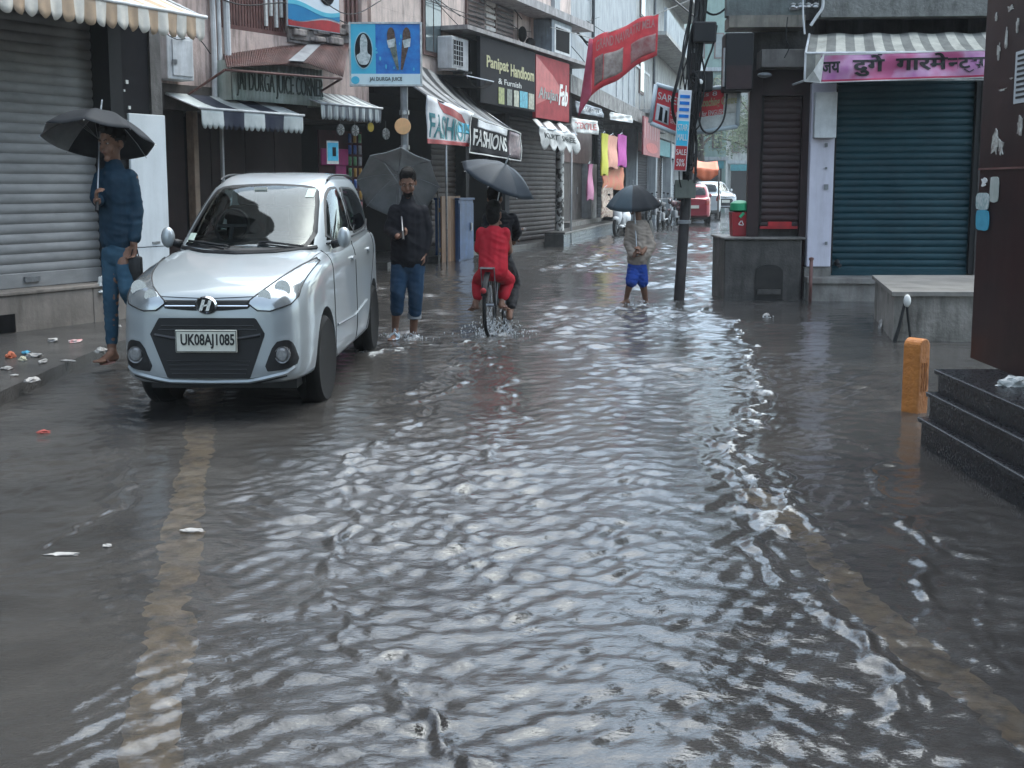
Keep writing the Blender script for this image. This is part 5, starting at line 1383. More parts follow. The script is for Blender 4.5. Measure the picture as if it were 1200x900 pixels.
def ds1(r, b):
    cloth(r, b, M_bwhite, 'photo_panel', .12, .55, .12, .55, -.006, 6)
    mb = MB(); text_fit(mb, 'SAREE', .12, .92, .66, .84, y=-.008, bend=b); text_fit(mb, 'LEHENGA', .60, .95, .2, .3, y=-.008, bend=b); text_fit(mb, 'SUIT', .60, .95, .38, .5, y=-.008, bend=b); mb.build('lettering', M_textw, r)
    mb = MB(); mb.prism([(0,0)]*0 or [(0,0),(.01,0),(.01,.01)], 0, .001) if False else None
    mb.add([b(Vector((u,-.009,v))) for u, v in ((.22,.15),(.34,.15),(.33,.48),(.24,.5))]+[b(Vector((u,-.009,v))) for u, v in ((.40,.15),(.50,.15),(.49,.45),(.42,.46))], [(0,1,2,3),(4,5,6,7)]); mb.build('figure_print', M_board, r, thick=.002)
framed('red and white framed sign tilted on the left side of the utility pole', [(769,99),(800,108),(800,160),(762,144)], gp.y+.15, ds1)
def ds2(r, b):
    cloth(r, b, mat('print_pale_grey', (.60,.61,.60), (.40,.42,.41), .4, 9), 'lower_print', 0.02, .98, .03, .35, -.006, 6)
    cloth(r, b, mat('print_light', (.66,.64,.62), (.42,.42,.4), .4, 9), 'right_print', 0.66, .98, .35, .9, -.006, 6)
    mb = MB(); text_fit(mb, 'Coaching Centre', .1, .97, .52, .78, y=-.010, bend=b, bold=.02); mb.build('cream_lettering', M_texty, r)
    mb = MB(); text_fit(mb, 'Rs 8', .1, .5, .82, .92, y=-.01, bend=b); text_fit(mb, 'for ENGLISH', .18, .68, .36, .48, y=-.010, bend=b); text_fit(mb, 'MATHS', .25, .6, .2, .32, y=-.010, bend=b); mb.build('white_lettering', M_textw, r)
framed('red and white framed sign with cream letters on the right side of the utility pole', [(815,105),(866,101),(864,148),(812,156)], gp.y+.2, ds2)
# cables bundle
U = lambda px_, py_, dy=0: AT(px_, py_, gp.y+dy)
cs = [([(812,-20,0),(806,40,-.1),(795,90,-.2),(788,120,-.2),(792,142,-.1),(805,150,0)],.022,'thick black cable sagging in a loop left of the utility pole'),
 ([(830,-10,0),(812,30,-.15),(806,80,-.15),(812,130,-.2),(800,180,-.15)],.018,'black cable twisting down the front of the utility pole'),
 ([(840,30,0),(835,55,-.2),(826,80,-.2),(818,120,-.2),(822,150,-.2),(835,156,-.2),(848,140,-.2),(852,110,-.1)],.013,'black cable looping below the framed coaching sign'),
 ([(822,60,-.1),(815,100,-.22),(805,140,-.2),(806,190,-.15),(800,240,-.12)],.016,'black cable hanging along the lower utility pole'),
 ([(818,45,-.1),(826,100,-.2),(812,160,-.2),(815,200,-.16)],.012,'thin cable hanging right of the utility pole shaft'),
 ([(808,20,0),(800,60,-.1),(803,110,-.2),(811,150,-.2)],.010,'thin cable crossing behind the junction boxes'),
 ([(805,70,0),(797,100,-.05),(799,130,-.1),(806,140,-.1)],.008,'thin wire coil beside the vertical sign')]
for pts, r_, lb in cs: cable('cable', lb, [U(*p) for p in pts], r_)
tg = thing('cable_tangle', 'dense tangle of black cables and loops wrapped round the utility pole between the signs', 'cable bundle', tuple(U(812,150,-.1)), 0, 'cables on the buildings and pole')
g5 = random.Random(17); o5_ = U(812,150,-.1)
for k in range(12):
    y0_ = g5.uniform(20, 140); pts = []
    cxp = lerp(817, 801, y0_/200)+g5.uniform(-6,4); wd = g5.uniform(4,12); hh5 = g5.uniform(25,75); ph = g5.random()*6
    for j in range(15):
        t = j/14; a = t*PI*g5.choice((1.9,2.0,2.1))+ph
        pts.append(U(cxp+wd*math.cos(a)*(.6+.5*t), y0_+hh5*(.5+.5*math.sin(a))+25*t, -.16+.06*math.sin(a*2+k))-o5_)
    mb = MB(); mb.tube(pts, g5.uniform(.008,.017), 6); mb.build('cable_loop', M_cable, tg, smooth=True)
for k in range(7):
    xo = g5.uniform(-7,8); pts = [U(lerp(820,798,t)+xo*(1-.5*t)+4*math.sin(t*6+k), lerp(-10, 235, t), -.12)-o5_ for t in np.linspace(0,1,14)]
    mb = MB(); mb.tube(pts, g5.uniform(.010,.018), 6); mb.build('hanging_cable', M_cable, tg, smooth=True)
# overhead lines: pole to buildings
tp = U(822, -60)
cable('cable', 'overhead line running from the utility pole to the pink building', [tp, (tp.x-2.2, tp.y+3, 6.2), FS.w(3, .3, 6.6)], .012)
cable('cable', 'overhead line running from the utility pole to the grey building', [U(815,20), (1.9,18.5,4.6), FS2.w(3, .2, 6.5)], .012)
cable('cable', 'overhead line running from the utility pole to the corner building', [U(822,10), U(850,10,.1), FR.w(.6, .4, 4.6)], .014)
cable('cable', 'thin black cable draped across the pink building above the air conditioner', [FS.w(0,.1,7.5), FS.w(2.5,.12,5.6), FS.w(4.5,.1,5.9), FS.w(7,.1,5.2)], .012)
cable('cable', 'thin cable strung across the pink wall under the window shutters', [FJ.w(3.2,.1,5.6), FJ.w(3.9,.3,4.9), FS.w(1,.1,5.2), FS.w(3.5,.12,4.8)], .010)
cable('cable', 'thin cables strung across the balcony front of the juice corner building', [FJ.w(-.4,.1,4.3), FJ.w(.8,.12,4.05), FJ.w(2,.1,4.2), FJ.w(3.5,.1,4.0)], .010)
cable('cable', 'thin black wire hanging in front of the tin cabinet', [FJ.w(-1.1,.35,3.7), FJ.w(-.6,.4,3.4), FJ.w(.0,.15,3.5), FJ.w(.3,.1,3.3)], .007)
g6 = random.Random(31)
for i in range(11):
    F1, F2 = g6.choice(((FJ,FJ),(FJ,FS),(FS,FS),(FS,FS2),(FS2,FS2)))
    a_s = g6.uniform(.2, F1.len*.8); b_s = (a_s+g6.uniform(1.2,3)) if F1 is F2 else g6.uniform(.5, F2.len*.6)
    za, zb_ = g6.uniform(4.6,7), g6.uniform(4.4,7)
    pa, pb_ = F1.w(a_s, .12, za), F2.w(b_s, .12, zb_); pm_ = (pa+pb_)/2+F1.n*.25; pm_.z -= g6.uniform(.15,.6)
    cable('cable', 'thin loose wires criss-crossing the upper walls of the old shop buildings', [pa, pm_, pb_], g6.uniform(.006,.011), group='loose wires on the upper walls')
# red cloth banner across the street side
def hang(name, label, q, Y0, Y1, m, wr=.03):
    P = [AT(q[0][0], q[0][1], Y0), AT(q[1][0], q[1][1], Y1), AT(q[2][0], q[2][1], Y1), AT(q[3][0], q[3][1], Y0)]; o0 = P[3]
    r = thing(name, label, 'banner', tuple(o0)); P = [p-o0 for p in P]
    def b(p):
        u, v = p.x, p.z; a = P[3].lerp(P[2], u).lerp(P[0].lerp(P[1], u), v)
        return a+Vector((0, p.y+wr*math.sin(u*19+v*2.3)+wr*.6*math.sin(u*7-v*6), .03*math.sin(u*11)))
    return r, b
r, b = hang('cloth_banner', 'big red cloth banner with white lettering strung high across the street', [(695,45),(772,14),(770,63),(693,112)], 25, 24, None)
cloth(r, b, fabric(mat('banner_red_cloth', (.72,.16,.18), (.60,.12,.14), .6, 4), .45), n=60)
cloth(r, b, mat('photo_strip', (.4,.3,.27), (.15,.11,.11), .6, 5), 'photo_print', .04, .17, .12, .62, -.01, 8)
cloth(r, b, mat('photo_strip_pale', (.58,.52,.47), (.3,.22,.2), .6, 5), 'photo_print', .18, .48, .12, .60, -.01, 12)
cloth(r, b, mat('photo_strip_mid', (.34,.10,.10), (.42,.30,.28), .6, 5), 'photo_print', .60, .97, .12, .55, -.01, 12)
mb = MB(); text_fit(mb, 'GRAND NAVRATRI MELA', .05, .95, .72, .92, y=-.02, ext=.004, bend=b, bold=.01); mb.build('lettering', mat('letter_pinkish', (.55,.35,.33), (.5,.3,.3), .6), r)
mb = MB(); mb.grid(lambda u, v: (b(Vector((.0, 0, v)))+Vector((-.28*u*(1-.7*v)-.0, .05*math.sin(v*7), -.45*u*(1-v)))), 4, 10); mb.build('torn_flap', mat('flap_pink', (.46,.08,.14), (.4,.06,.1), .6), r, smooth=True, thick=.004)
mb = MB(); p0 = b(Vector((0,0,1))); p1 = b(Vector((1,0,1))); mb.tube([p0+Vector((-.9,.1,.25)), p0, p1, p1+Vector((1.3,-.6,.5))], .01, 5); mb.build('rope', M_clw, r)
# orange tarpaulin far away
ot = AT(808, 205, 38)
oc = thing('orange_awning', 'orange tarpaulin awning above the parked red car', 'awning', tuple(ot))
mb = MB(); mb.grid(lambda u, v: (u*.9-.1*v, -v*.9, .55-.30*v-.08*math.sin(PI*u)-.1*u), 10, 6); mb.grid(lambda u, v: (u*.9-.1, -.9-.02*math.sin(u*20), .25-.1*u-v*(.12+.28*math.sin(PI*u))), 16, 3)
mb.build('canopy', mat('orange_tarp', (.62,.16,.07), (.5,.13,.06), .5, 4), oc, smooth=True, thick=.01)
mb = MB(); mb.tube([(-.1,-.9,.25),(-.1,-.9,-1.4)], .03, 6); mb.tube([(.8,-.9,.15),(.8,-.9,-1.4)], .03, 6); mb.build('post', M_conc, oc)
# ================================================================ cars
def pchip(xs, ys, xq):
    """smooth monotone-ish interpolation"""
    xs = np.array(xs, float); ys = np.array(ys, float); d = np.diff(ys)/np.diff(xs); m = np.zeros_like(ys)
    m[1:-1] = np.where(d[:-1]*d[1:] > 0, 2*d[:-1]*d[1:]/(d[:-1]+d[1:]+1e-12), 0); m[0] = d[0]; m[-1] = d[-1]
    i = np.clip(np.searchsorted(xs, xq)-1, 0, len(xs)-2); h = xs[i+1]-xs[i]; t = (xq-xs[i])/h
    return ((2*t**3-3*t**2+1)*ys[i]+(t**3-2*t**2+t)*h*m[i]+(-2*t**3+3*t**2)*ys[i+1]+(t**3-t**2)*h*m[i+1])
ST = [  # y, w, zb, zs, zt
 (0.00,.40,.29,.66,.735),(0.02,.475,.27,.69,.765),(.06,.54,.25,.72,.80),(.14,.588,.24,.76,.842),(.28,.612,.23,.81,.885),(.5,.624,.22,.85,.93),
 (.79,.632,.2,.89,.975),(1.05,.634,.19,.915,1.005),(1.5,.636,.19,.94,1.0),(2.4,.636,.19,.98,1.02),(3.2,.63,.2,1.01,1.04),(3.5,.615,.24,1.0,1.04),(3.68,.58,.28,.97,1.0),(3.765,.48,.34,.9,.95)]
def car_lower():
    a = np.array(ST); t = np.linspace(0, 1, 90)**1.35; yq = t*3.765
    w, zb, zs, zt = [pchip(a[:,0], a[:,i], yq) for i in (1,2,3,4)]
    mb = MB(); vs = []; prof_n = None
    for k in range(len(yq)):
        W_, B_, S_, T_ = w[k], zb[k], zs[k], zt[k]
        pr = [(0,B_),(.7*W_,B_),(.93*W_,B_+.03),(.985*W_,B_+.10),(W_*1.0,B_+.22),(W_*1.0,.5+.02),(.992*W_,S_-.16),(.985*W_,S_-.08),(.965*W_,S_-.025),(.93*W_,S_+.012),(.86*W_,lerp(S_,T_,.55)),(.72*W_,lerp(S_,T_,.82)),(.45*W_,T_-.003),(0,T_+.006)]
        # refine with catmull
        Q = []
        for i in range(len(pr)-1):
            p0, p1, p2, p3 = [Vector(pr[max(0,min(len(pr)-1,i+j))]) for j in (-1,0,1,2)]
            for q in range(3):
                s = q/3; Q.append(.5*((2*p1)+(p2-p0)*s+(2*p0-5*p1+4*p2-p3)*s*s+(3*p1-p0-3*p2+p3)*s**3))
        Q.append(Vector(pr[-1]))
        ring = [(q.x, yq[k], q.y) for q in Q]+[(-q.x, yq[k], q.y) for q in reversed(Q[1:-1])]
        prof_n = len(ring); vs += ring
    fs = []
    for k in range(len(yq)-1):
        for j in range(prof_n): fs.append((k*prof_n+j, k*prof_n+(j+1)%prof_n, (k+1)*prof_n+(j+1)%prof_n, (k+1)*prof_n+j))
    fs.append(tuple(reversed(range(prof_n)))); fs.append(tuple((len(yq)-1)*prof_n+j for j in range(prof_n)))
    return mb.add(vs, fs)
GH = [(.93,.93,3.66,.605),(1.0,1.00,3.655,.597),(1.1,1.17,3.62,.582),(1.25,1.43,3.55,.545),(1.38,1.68,3.46,.500),(1.445,1.86,3.38,.462),(1.485,2.02,3.27,.415),(1.508,2.22,3.1,.34),(1.517,2.5,2.9,.24),(1.52,2.68,2.78,.05)]
def car_upper():
    a = np.array(GH); zq = np.concatenate([np.linspace(.93,1.445,48), np.linspace(1.455,1.52,14)])
    yf, yr, hw = [pchip(a[:,0], a[:,i], zq) for i in (1,2,3)]
    n = 160; mb = MB(); vs = []
    for k in range(len(zq)):
        for j in range(n):
            th = 2*PI*j/n; c, s = math.cos(th), math.sin(th); e = 2/5.0
            vs.append((hw[k]*math.copysign(abs(c)**e, c), (yf[k]+yr[k])/2+(yr[k]-yf[k])/2*math.copysign(abs(s)**e, s), zq[k]))
    fs = []
    for k in range(len(zq)-1):
        for j in range(n): fs.append((k*n+j, k*n+(j+1)%n, (k+1)*n+(j+1)%n, (k+1)*n+j))
    fs.append(tuple(reversed(range(n)))); fs.append(tuple((len(zq)-1)*n+j for j in range(n)))
    return mb.add(vs, fs)
def car_bvh(mb):
    bm = bmesh.new(); V = [bm.verts.new(v) for v in mb.v]
    for f_ in mb.f:
        try: bm.faces.new([V[i] for i in f_])
        except ValueError: pass
    bmesh.ops.recalc_face_normals(bm, faces=bm.faces); t = BVHTree.FromBMesh(bm); bm.free(); return t
class Decal:
    def __init__(s, bvh): s.b = bvh
    def hit(s, axis, p, off):
        if axis == 'F': o, d = Vector((p[0], -2, p[1])), Vector((0,1,0))
        elif axis == 'L': o, d = Vector((2, p[0], p[1])), Vector((-1,0,0))
        elif axis == 'R': o, d = Vector((-2, p[0], p[1])), Vector((1,0,0))
        elif axis == 'B': o, d = Vector((p[0], 6, p[1])), Vector((0,-1,0))
        elif axis == 'T': o, d = Vector((p[0], p[1], 4)), Vector((0,0,-1))
        h, n, i, dist = s.b.ray_cast(o, d)
        if h is None: return None
        if n.dot(d) > 0: n = -n
        return h - d*off*.3 + n*off*.7
    def patch(s, mb, axis, poly, off=.004, rings=8, n=72, rnd=1, skirt=.012, mi=0, center=None):
        P = resample(smooth_poly([Vector(p) for p in poly], rnd) if rnd else [Vector(p) for p in poly], n)
        c = Vector(center) if center else sum(P, Vector((0,0)))/len(P)
        vs = []; base = None
        for k in range(rings):
            f_ = 1-k/rings
            for p in P:
                q = c+(p-c)*f_; h = s.hit(axis, q, off)
                if h is None: h = vs[-1] if vs else Vector((0,0,0))
                vs.append(h)
        vs.append(s.hit(axis, c, off)); m = len(P); fs = []
        for k in range(rings-1):
            for j in range(m): fs.append((k*m+j, k*m+(j+1)%m, (k+1)*m+(j+1)%m, (k+1)*m+j))
        for j in range(m): fs.append(((rings-1)*m+j, (rings-1)*m+(j+1)%m, rings*m))
        b0 = len(vs)
        d = {'F':Vector((0,1,0)),'L':Vector((-1,0,0)),'R':Vector((1,0,0)),'B':Vector((0,-1,0)),'T':Vector((0,0,-1))}[axis]
        for j in range(m): vs.append(vs[j]+d*(skirt+off))
        for j in range(m): fs.append((b0+j, b0+(j+1)%m, (j+1)%m, j))
        return mb.add(vs, fs, mi)
    def line(s, mb, axis, pts, w=.006, off=.0015, mi=0):
        P = []
        for i in range(len(pts)-1):
            a, b = Vector(pts[i]), Vector(pts[i+1]); k = max(2, int((b-a).length/.03))
            P += [a.lerp(b, j/k) for j in range(k)]
        P.append(Vector(pts[-1])); Q = [s.hit(axis, p, off) for p in P]; Q = [q for q in Q if q is not None]
        if len(Q) > 1: mb.tube(Q, w/2, 5, mi)
        return mb
def mir(poly): return [(-p[0], p[1]) for p in poly]
def wheel(root, x, y, r=.29, w=.17, side=1, steer=0):
    M = Matrix.Translation((x, y, r)) @ Matrix.Rotation(steer,4,'Z') @ Matrix.Rotation(PI/2*side,4,'Y')
    wh = bpy.data.objects.new('wheel', None); COL.objects.link(wh); wh.parent = root
    mb = MB(); mb.lathe([(r*.68,-w/2),(r*.9,-w/2-.006),(r*.975,-w*.42),(r,-w*.3),(r,-w*.05),(r*.985,-w*.04),(r*.985,w*.04),(r,w*.05),(r,w*.3),(r*.975,w*.42),(r*.9,w/2+.006),(r*.68,w/2)], 40, M=M); mb.build('tyre', M_rubber, wh, smooth=True, angle=35)
    mb = MB(); mb.lathe([(r*.60,-w/2+.01),(r*.69,-w/2),(r*.69,w/2),(r*.60,w/2-.01)], 32, M=M, closed=True)
    for k in range(8):
        a = 2*PI*k/8; c, s = math.cos(a), math.sin(a); t = .016; z = w/2-.015
        mb.add([(c*.03-s*t*1.2,s*.03+c*t*1.2,z),(c*.03+s*t*1.2,s*.03-c*t*1.2,z),(c*r*.64+s*t,s*r*.64-c*t,z-.012),(c*r*.64-s*t,s*r*.64+c*t,z-.012),
                (c*.03-s*t,s*.03+c*t,z-.03),(c*.03+s*t,s*.03-c*t,z-.03),(c*r*.64+s*t,s*r*.64-c*t,z-.04),(c*r*.64-s*t,s*r*.64+c*t,z-.04)],
               [(0,1,2,3),(7,6,5,4),(0,4,5,1),(1,5,6,2),(2,6,7,3),(3,7,4,0)], M=M)
    mb.lathe([(.001,w/2-.005),(.035,w/2-.008),(.045,w/2-.03)], 16, M=M); mb.build('rim', M_alloy, wh, smooth=True, angle=35)
    mb = MB(); mb.lathe([(.001,w/2-.06),(r*.55,w/2-.06)], 24, M=M); mb.build('brake_disc', M_dark, wh)
    return wh
M_alloy = mat('alloy', (.42,.43,.44), (.36,.37,.38), .35, 9, .8)
M_blackpl = mat('black_plastic', (.009,.009,.010), (.013,.013,.014), .55, 20, spec=.3)
M_cglass = bpy.data.materials.new('car_glass'); M_cglass.use_nodes = True
_n = M_cglass.node_tree; _n.nodes.clear(); _o = _n.nodes.new('ShaderNodeOutputMaterial'); _t = _n.nodes.new('ShaderNodeBsdfTransparent'); _t.inputs[0].default_value = (.50,.56,.56,1)
_g = _n.nodes.new('ShaderNodeBsdfGlossy'); _g.inputs['Roughness'].default_value = .03; _g.inputs[0].default_value = (.9,.95,.95,1)
_f = _n.nodes.new('ShaderNodeFresnel'); _f.inputs[0].default_value = 1.5; _x = _n.nodes.new('ShaderNodeMixShader'); _n.links.new(_f.outputs[0], _x.inputs[0]); _n.links.new(_t.outputs[0], _x.inputs[1]); _n.links.new(_g.outputs[0], _x.inputs[2]); _n.links.new(_x.outputs[0], _o.inputs[0])
M_lens = bpy.data.materials.new('lamp_lens'); M_lens.use_nodes = True
_b = M_lens.node_tree.nodes['Principled BSDF']; _b.inputs['Base Color'].default_value = (.30,.32,.33,1); _b.inputs['Roughness'].default_value = .16; _b.inputs['Metallic'].default_value = .6; _b.inputs['Coat Weight'].default_value = 1
def paint(name, c, metal=.55, rough=.32):
    m = mat(name, c, tuple(x*.96 for x in c), rough, 3, metal, coat=.8)
    _i = m.node_tree.nodes['Principled BSDF'].inputs['Roughness']; m.node_tree.links.remove(_i.links[0])
    m.node_tree.nodes['Principled BSDF'].inputs['Coat Roughness'].default_value = .06; return m
LOW, UPP = car_lower(), car_upper()
def glass(mb, D, ax, poly, rings, n):
    b0 = len(mb.f); D.patch(mb, ax, poly, .004, rings, n, 1, skirt=.006)
    k = 2 if rings > 12 else 2
    for i in range(b0, len(mb.f)):
        j = i-b0
        if j < n*k*.5 or j >= n*(rings-1)+n: mb.m[i] = 1
def inpoly(p, poly):
    c = False; n = len(poly)
    for i in range(n):
        a, b = poly[i], poly[(i+1) % n]
        if (a[1] > p[1]) != (b[1] > p[1]) and p[0] < (b[0]-a[0])*(p[1]-a[1])/(b[1]-a[1])+a[0]: c = not c
    return c
def shrink(poly, d):
    c = sum((Vector(p) for p in poly), Vector((0,0)))/len(poly)
    return [Vector(p)+(c-Vector(p)).normalized()*d for p in poly]
G_WS = [(-.50,1.015),(-.25,.995),(0,.99),(.25,.995),(.50,1.015),(.425,1.37),(.35,1.415),(0,1.43),(-.35,1.415),(-.425,1.37)]
G_FW = [(1.28,1.03),(2.12,1.045),(2.12,1.41),(1.92,1.405),(1.74,1.35),(1.50,1.20)]
G_RW = [(2.18,1.045),(2.95,1.075),(3.22,1.15),(3.02,1.34),(2.8,1.40),(2.18,1.41)]
G_BW = [(-.46,1.08),(.46,1.08),(.38,1.39),(-.38,1.39)]
HOLES = {k: shrink(g, .022) for k, g in (('ws',G_WS),('fw',G_FW),('rw',G_RW),('bw',G_BW))}
def in_hole(c):
    if c.z > 1.46: return False
    if c.y < 2.0 and inpoly((c.x, c.z), HOLES['ws']) and c.y < 1.0+(c.z-1.0)*1.9+.10: return True
    if c.y > 3.2 and abs(c.x) < .42 and inpoly((c.x, c.z), HOLES['bw']): return True
    if abs(c.x) > .40 and (inpoly((c.y, c.z), HOLES['fw']) or inpoly((c.y, c.z), HOLES['rw'])): return True
    return False
def make_car(label, name, pm, group=None, detail=True, back=False):
    root = thing(name, label, 'car', (0,0,0), 0, group)
    both = MB(); both.add(LOW.v, LOW.f); both.add(UPP.v, UPP.f)
    D = Decal(car_bvh(both))
    # body with wheel arches cut
    o = LOW.build('tmp', [pm, M_blackpl], None)
    cut = MB()
    for y in (.79, 3.215):
        for sx in (-1, 1):
            cut.lathe([(.335,0),(.335,.5)], 40, M=Matrix.Translation((sx*.43, y, .30)) @ Matrix.Rotation(PI/2*sx,4,'Y'))
    co_ = cut.build('cut', M_blackpl, None)
    bmod = o.modifiers.new('b', 'BOOLEAN'); bmod.operation = 'DIFFERENCE'; bmod.object = co_; bmod.solver = 'EXACT'
    dg = bpy.context.evaluated_depsgraph_get(); dg.update(); me = bpy.data.meshes.new_from_object(o.evaluated_get(dg))
    bpy.data.objects.remove(o, do_unlink=True); bpy.data.objects.remove(co_, do_unlink=True)
    # join greenhouse
    bm = bmesh.new(); bm.from_mesh(me); V = [bm.verts.new(v) for v in UPP.v]
    for f_ in UPP.f:
        if len(f_) > 4 and UPP.v[f_[0]].z < 1.0: continue
        if in_hole(sum((UPP.v[i] for i in f_), Vector())/len(f_)): continue
        bm.faces.new([V[i] for i in f_])
    # arch inner faces black: faces well inside the body side
    for f_ in bm.faces:
        c = f_.calc_center_median(); f_.smooth = True
        for y in (.79, 3.215):
            if math.hypot(c.y-y, c.z-.30) < .338 and c.z < .9: f_.material_index = 1
    for e in bm.edges:
        if len(e.link_faces) == 2 and e.calc_face_angle(0) > R(32): e.smooth = False
    bm.to_mesh(me); bm.free()
    me.materials.clear(); me.materials.append(pm); me.materials.append(M_blackpl)
    body = bpy.data.objects.new('body', me); COL.objects.link(body); body.parent = root
    # cabin: dark lining, dashboard, steering wheel, seats
    mb = MB(); q = [Vector((v.x*.975, 2.3+(v.y-2.3)*.985, v.z-.012)) for v in UPP.v]
    fl = [f_ for f_ in UPP.f if not (len(f_) > 4 and UPP.v[f_[0]].z < 1.0) and not in_hole(sum((UPP.v[i] for i in f_), Vector())/len(f_))]
    mb.add(q, fl); mb.build('cabin_lining', M_blackpl, root, smooth=True)
    mb = MB(); mb.rbox((-.52,1.20,.95),(.52,1.50,1.035), .03); mb.rbox((-.55,1.4,.98),(.55,3.5,1.028), .01); mb.build('dashboard', M_blackpl, root, smooth=True)
    mb = MB(); Ms = Matrix.Translation((-.26,1.62,1.13)) @ Matrix.Rotation(R(62),4,'X'); mb.lathe([(.128,-.012),(.143,0),(.128,.012),(.115,0)], 28, M=Ms, closed=True); mb.box((-.12,-.012,-.006),(.12,.012,.006), M=Ms); mb.box((-.012,-.12,-.006),(.012,.0,.006), M=Ms); mb.build('steering_wheel', M_blackpl, root, smooth=True, angle=40)
    for sx in (-.26, .26):
        mb = MB(); mb.rbox((sx-.17,2.05,1.0),(sx+.17,2.17,1.27), .04); mb.rbox((sx-.08,2.08,1.27),(sx+.08,2.15,1.40), .03); mb.build('front_seat', mat('seat_fabric', (.10,.095,.09), (.07,.065,.06), .8, 20), root, smooth=True)
    mb = MB(); mb.rbox((-.45,2.95,1.0),(.45,3.08,1.25), .04); mb.build('rear_seat', mat('seat_fabric', (.1,.1,.1)), root, smooth=True)
    # glass
    mb = MB(); glass(mb, D, 'F', G_WS, 16, 96); ws = mb.build('windscreen', [M_cglass, M_blackpl], root, smooth=True, angle=60)
    for ax in ('L', 'R'):
        mb = MB(); glass(mb, D, ax, G_FW, 12, 72); mb.build('front_window', [M_cglass, M_blackpl], root, smooth=True, angle=60)
        mb = MB(); glass(mb, D, ax, G_RW, 12, 72); mb.build('rear_window', [M_cglass, M_blackpl], root, smooth=True, angle=60)
        mb = MB(); D.line(mb, ax, [(1.16,.98),(1.12,.80),(1.14,.33),(1.25,.25),(2.15,.25),(2.16,.5),(2.15,1.0)], .007)
        D.line(mb, ax, [(2.15,.25),(2.75,.26),(2.90,.42),(3.02,.62),(3.25,.85),(3.27,1.05)], .007); mb.build('door_gap', M_blackpl, root)
        mb = MB(); D.patch(mb, ax, [(1.93,.865),(2.08,.865),(2.08,.895),(1.93,.895)], .02, 3, 24); D.patch(mb, ax, [(2.82,.885),(2.97,.885),(2.97,.915),(2.82,.915)], .02, 3, 24); mb.build('door_handle', pm, root, smooth=True)
        mb = MB(); D.line(mb, ax, [(1.2,.47),(2.0,.45),(2.7,.50)], .02, .004); mb.build('side_moulding', pm, root, smooth=True)
        mb = MB(); D.line(mb, ax, [(1.28,1.02),(2.12,1.033),(2.95,1.06),(3.22,1.135)], .014, .006); mb.build('window_trim', M_blackpl, root, smooth=True)
        s = 1 if ax == 'L' else -1
        mb = MB(); mb.ell((s*.675, 1.33, 1.06), (.052,.05,.072), nu=20, nv=14); mr_ = mb.build('mirror', pm, root, smooth=True)
        mb = MB(); mb.tube([(s*.58,1.36,1.01),(s*.66,1.34,1.03)], [.03,.025], 8); mb.build('mirror_stalk', M_blackpl, mr_, smooth=True)
        mb = MB(); hh_ = [D.hit('T', (s*.43, y), .02) for y in np.linspace(1.98, 3.2, 14)]; hh_ = [h for h in hh_ if h]; pts_ = [h+Vector((0,0,.004*min(1,i,len(hh_)-1-i))) for i, h in enumerate(hh_)]; mb.tube(pts_, .009, 8); mb.build('roof_rail', M_blackpl, root, smooth=True)
    # rear
    mb = MB(); glass(mb, D, 'B', G_BW, 10, 64); mb.build('rear_windscreen', [M_cglass, M_blackpl], root, smooth=True)
    for s in (-1, 1):
        q = [(.40,.70),(.57,.74),(.575,1.0),(.50,1.02),(.42,.86)]
        mb = MB(); D.patch(mb, 'B', [(s*a, b) for a, b in q], .006); mb.build('tail_light', mat('tail_red', (.30,.01,.01), (.24,.01,.01), .15, coat=1), root, smooth=True)
    bx('rear_plate', (-.19, 3.765, .60), (.19, 3.79, .71), M_platew, root)
    # front
    hl = [(.262,.735),(.38,.82),(.50,.915),(.55,.945),(.575,.925),(.565,.76),(.53,.72),(.41,.685),(.33,.69)]
    for s in (-1, 1):
        q = [(s*a, b) for a, b in hl]
        mb = MB(); D.patch(mb, 'F', q, .007, 8, 90, 1); L_ = mb.build('headlight', M_lens, root, smooth=True, angle=60)
        mb = MB(); D.line(mb, 'F', q+[q[0]], .009, .007); mb.build('headlight_rim', M_blackpl, L_, smooth=True)
        if detail:
            for cx_, cz_, rr_ in ((.47,.80,.05),(.37,.765,.038)):
                c = D.hit('F', (s*cx_, cz_), .012); mb = MB(); mb.lathe([(rr_*.2,-.004),(rr_*.65,.0),(rr_,-.006),(rr_*1.08,.0)], 24, M=Matrix.Translation(c) @ Matrix.Rotation(PI/2,4,'X')); mb.build('reflector', M_chrome, L_, smooth=True)
        fq = [(.355,.325),(.43,.50),(.51,.515),(.545,.49),(.575,.37),(.50,.335)]
        mb = MB(); D.patch(mb, 'F', [(s*a, b) for a, b in fq], .004, 6, 60, 1); mb.build('fog_lamp_housing', M_blackpl, root, smooth=True, angle=60)
        c = D.hit('F', (s*.478, .425), .014); mb = MB(); mb.lathe([(.001,.012),(.03,.010),(.042,.0),(.05,.004),(.05,-.03)], 28, M=Matrix.Translation(c) @ Matrix.Rotation(PI/2,4,'X')); mb.build('fog_lamp', mat('fog_glass', (.10,.10,.105), (.2,.2,.2), .1, 30, coat=1), root, smooth=True, angle=30)
    # upper grille
    mb = MB(); D.patch(mb, 'F', [(-.30,.748),(.30,.748),(.272,.700),(.1,.688),(-.1,.688),(-.272,.700)], .004, 5, 70, 0); ug = mb.build('upper_grille', M_blackpl, root, smooth=True, angle=60)
    mb = MB(); D.line(mb, 'F', [(-.27,.716),(.27,.716)], .010, .008); mb.build('chrome_strip', M_chrome, ug, smooth=True)
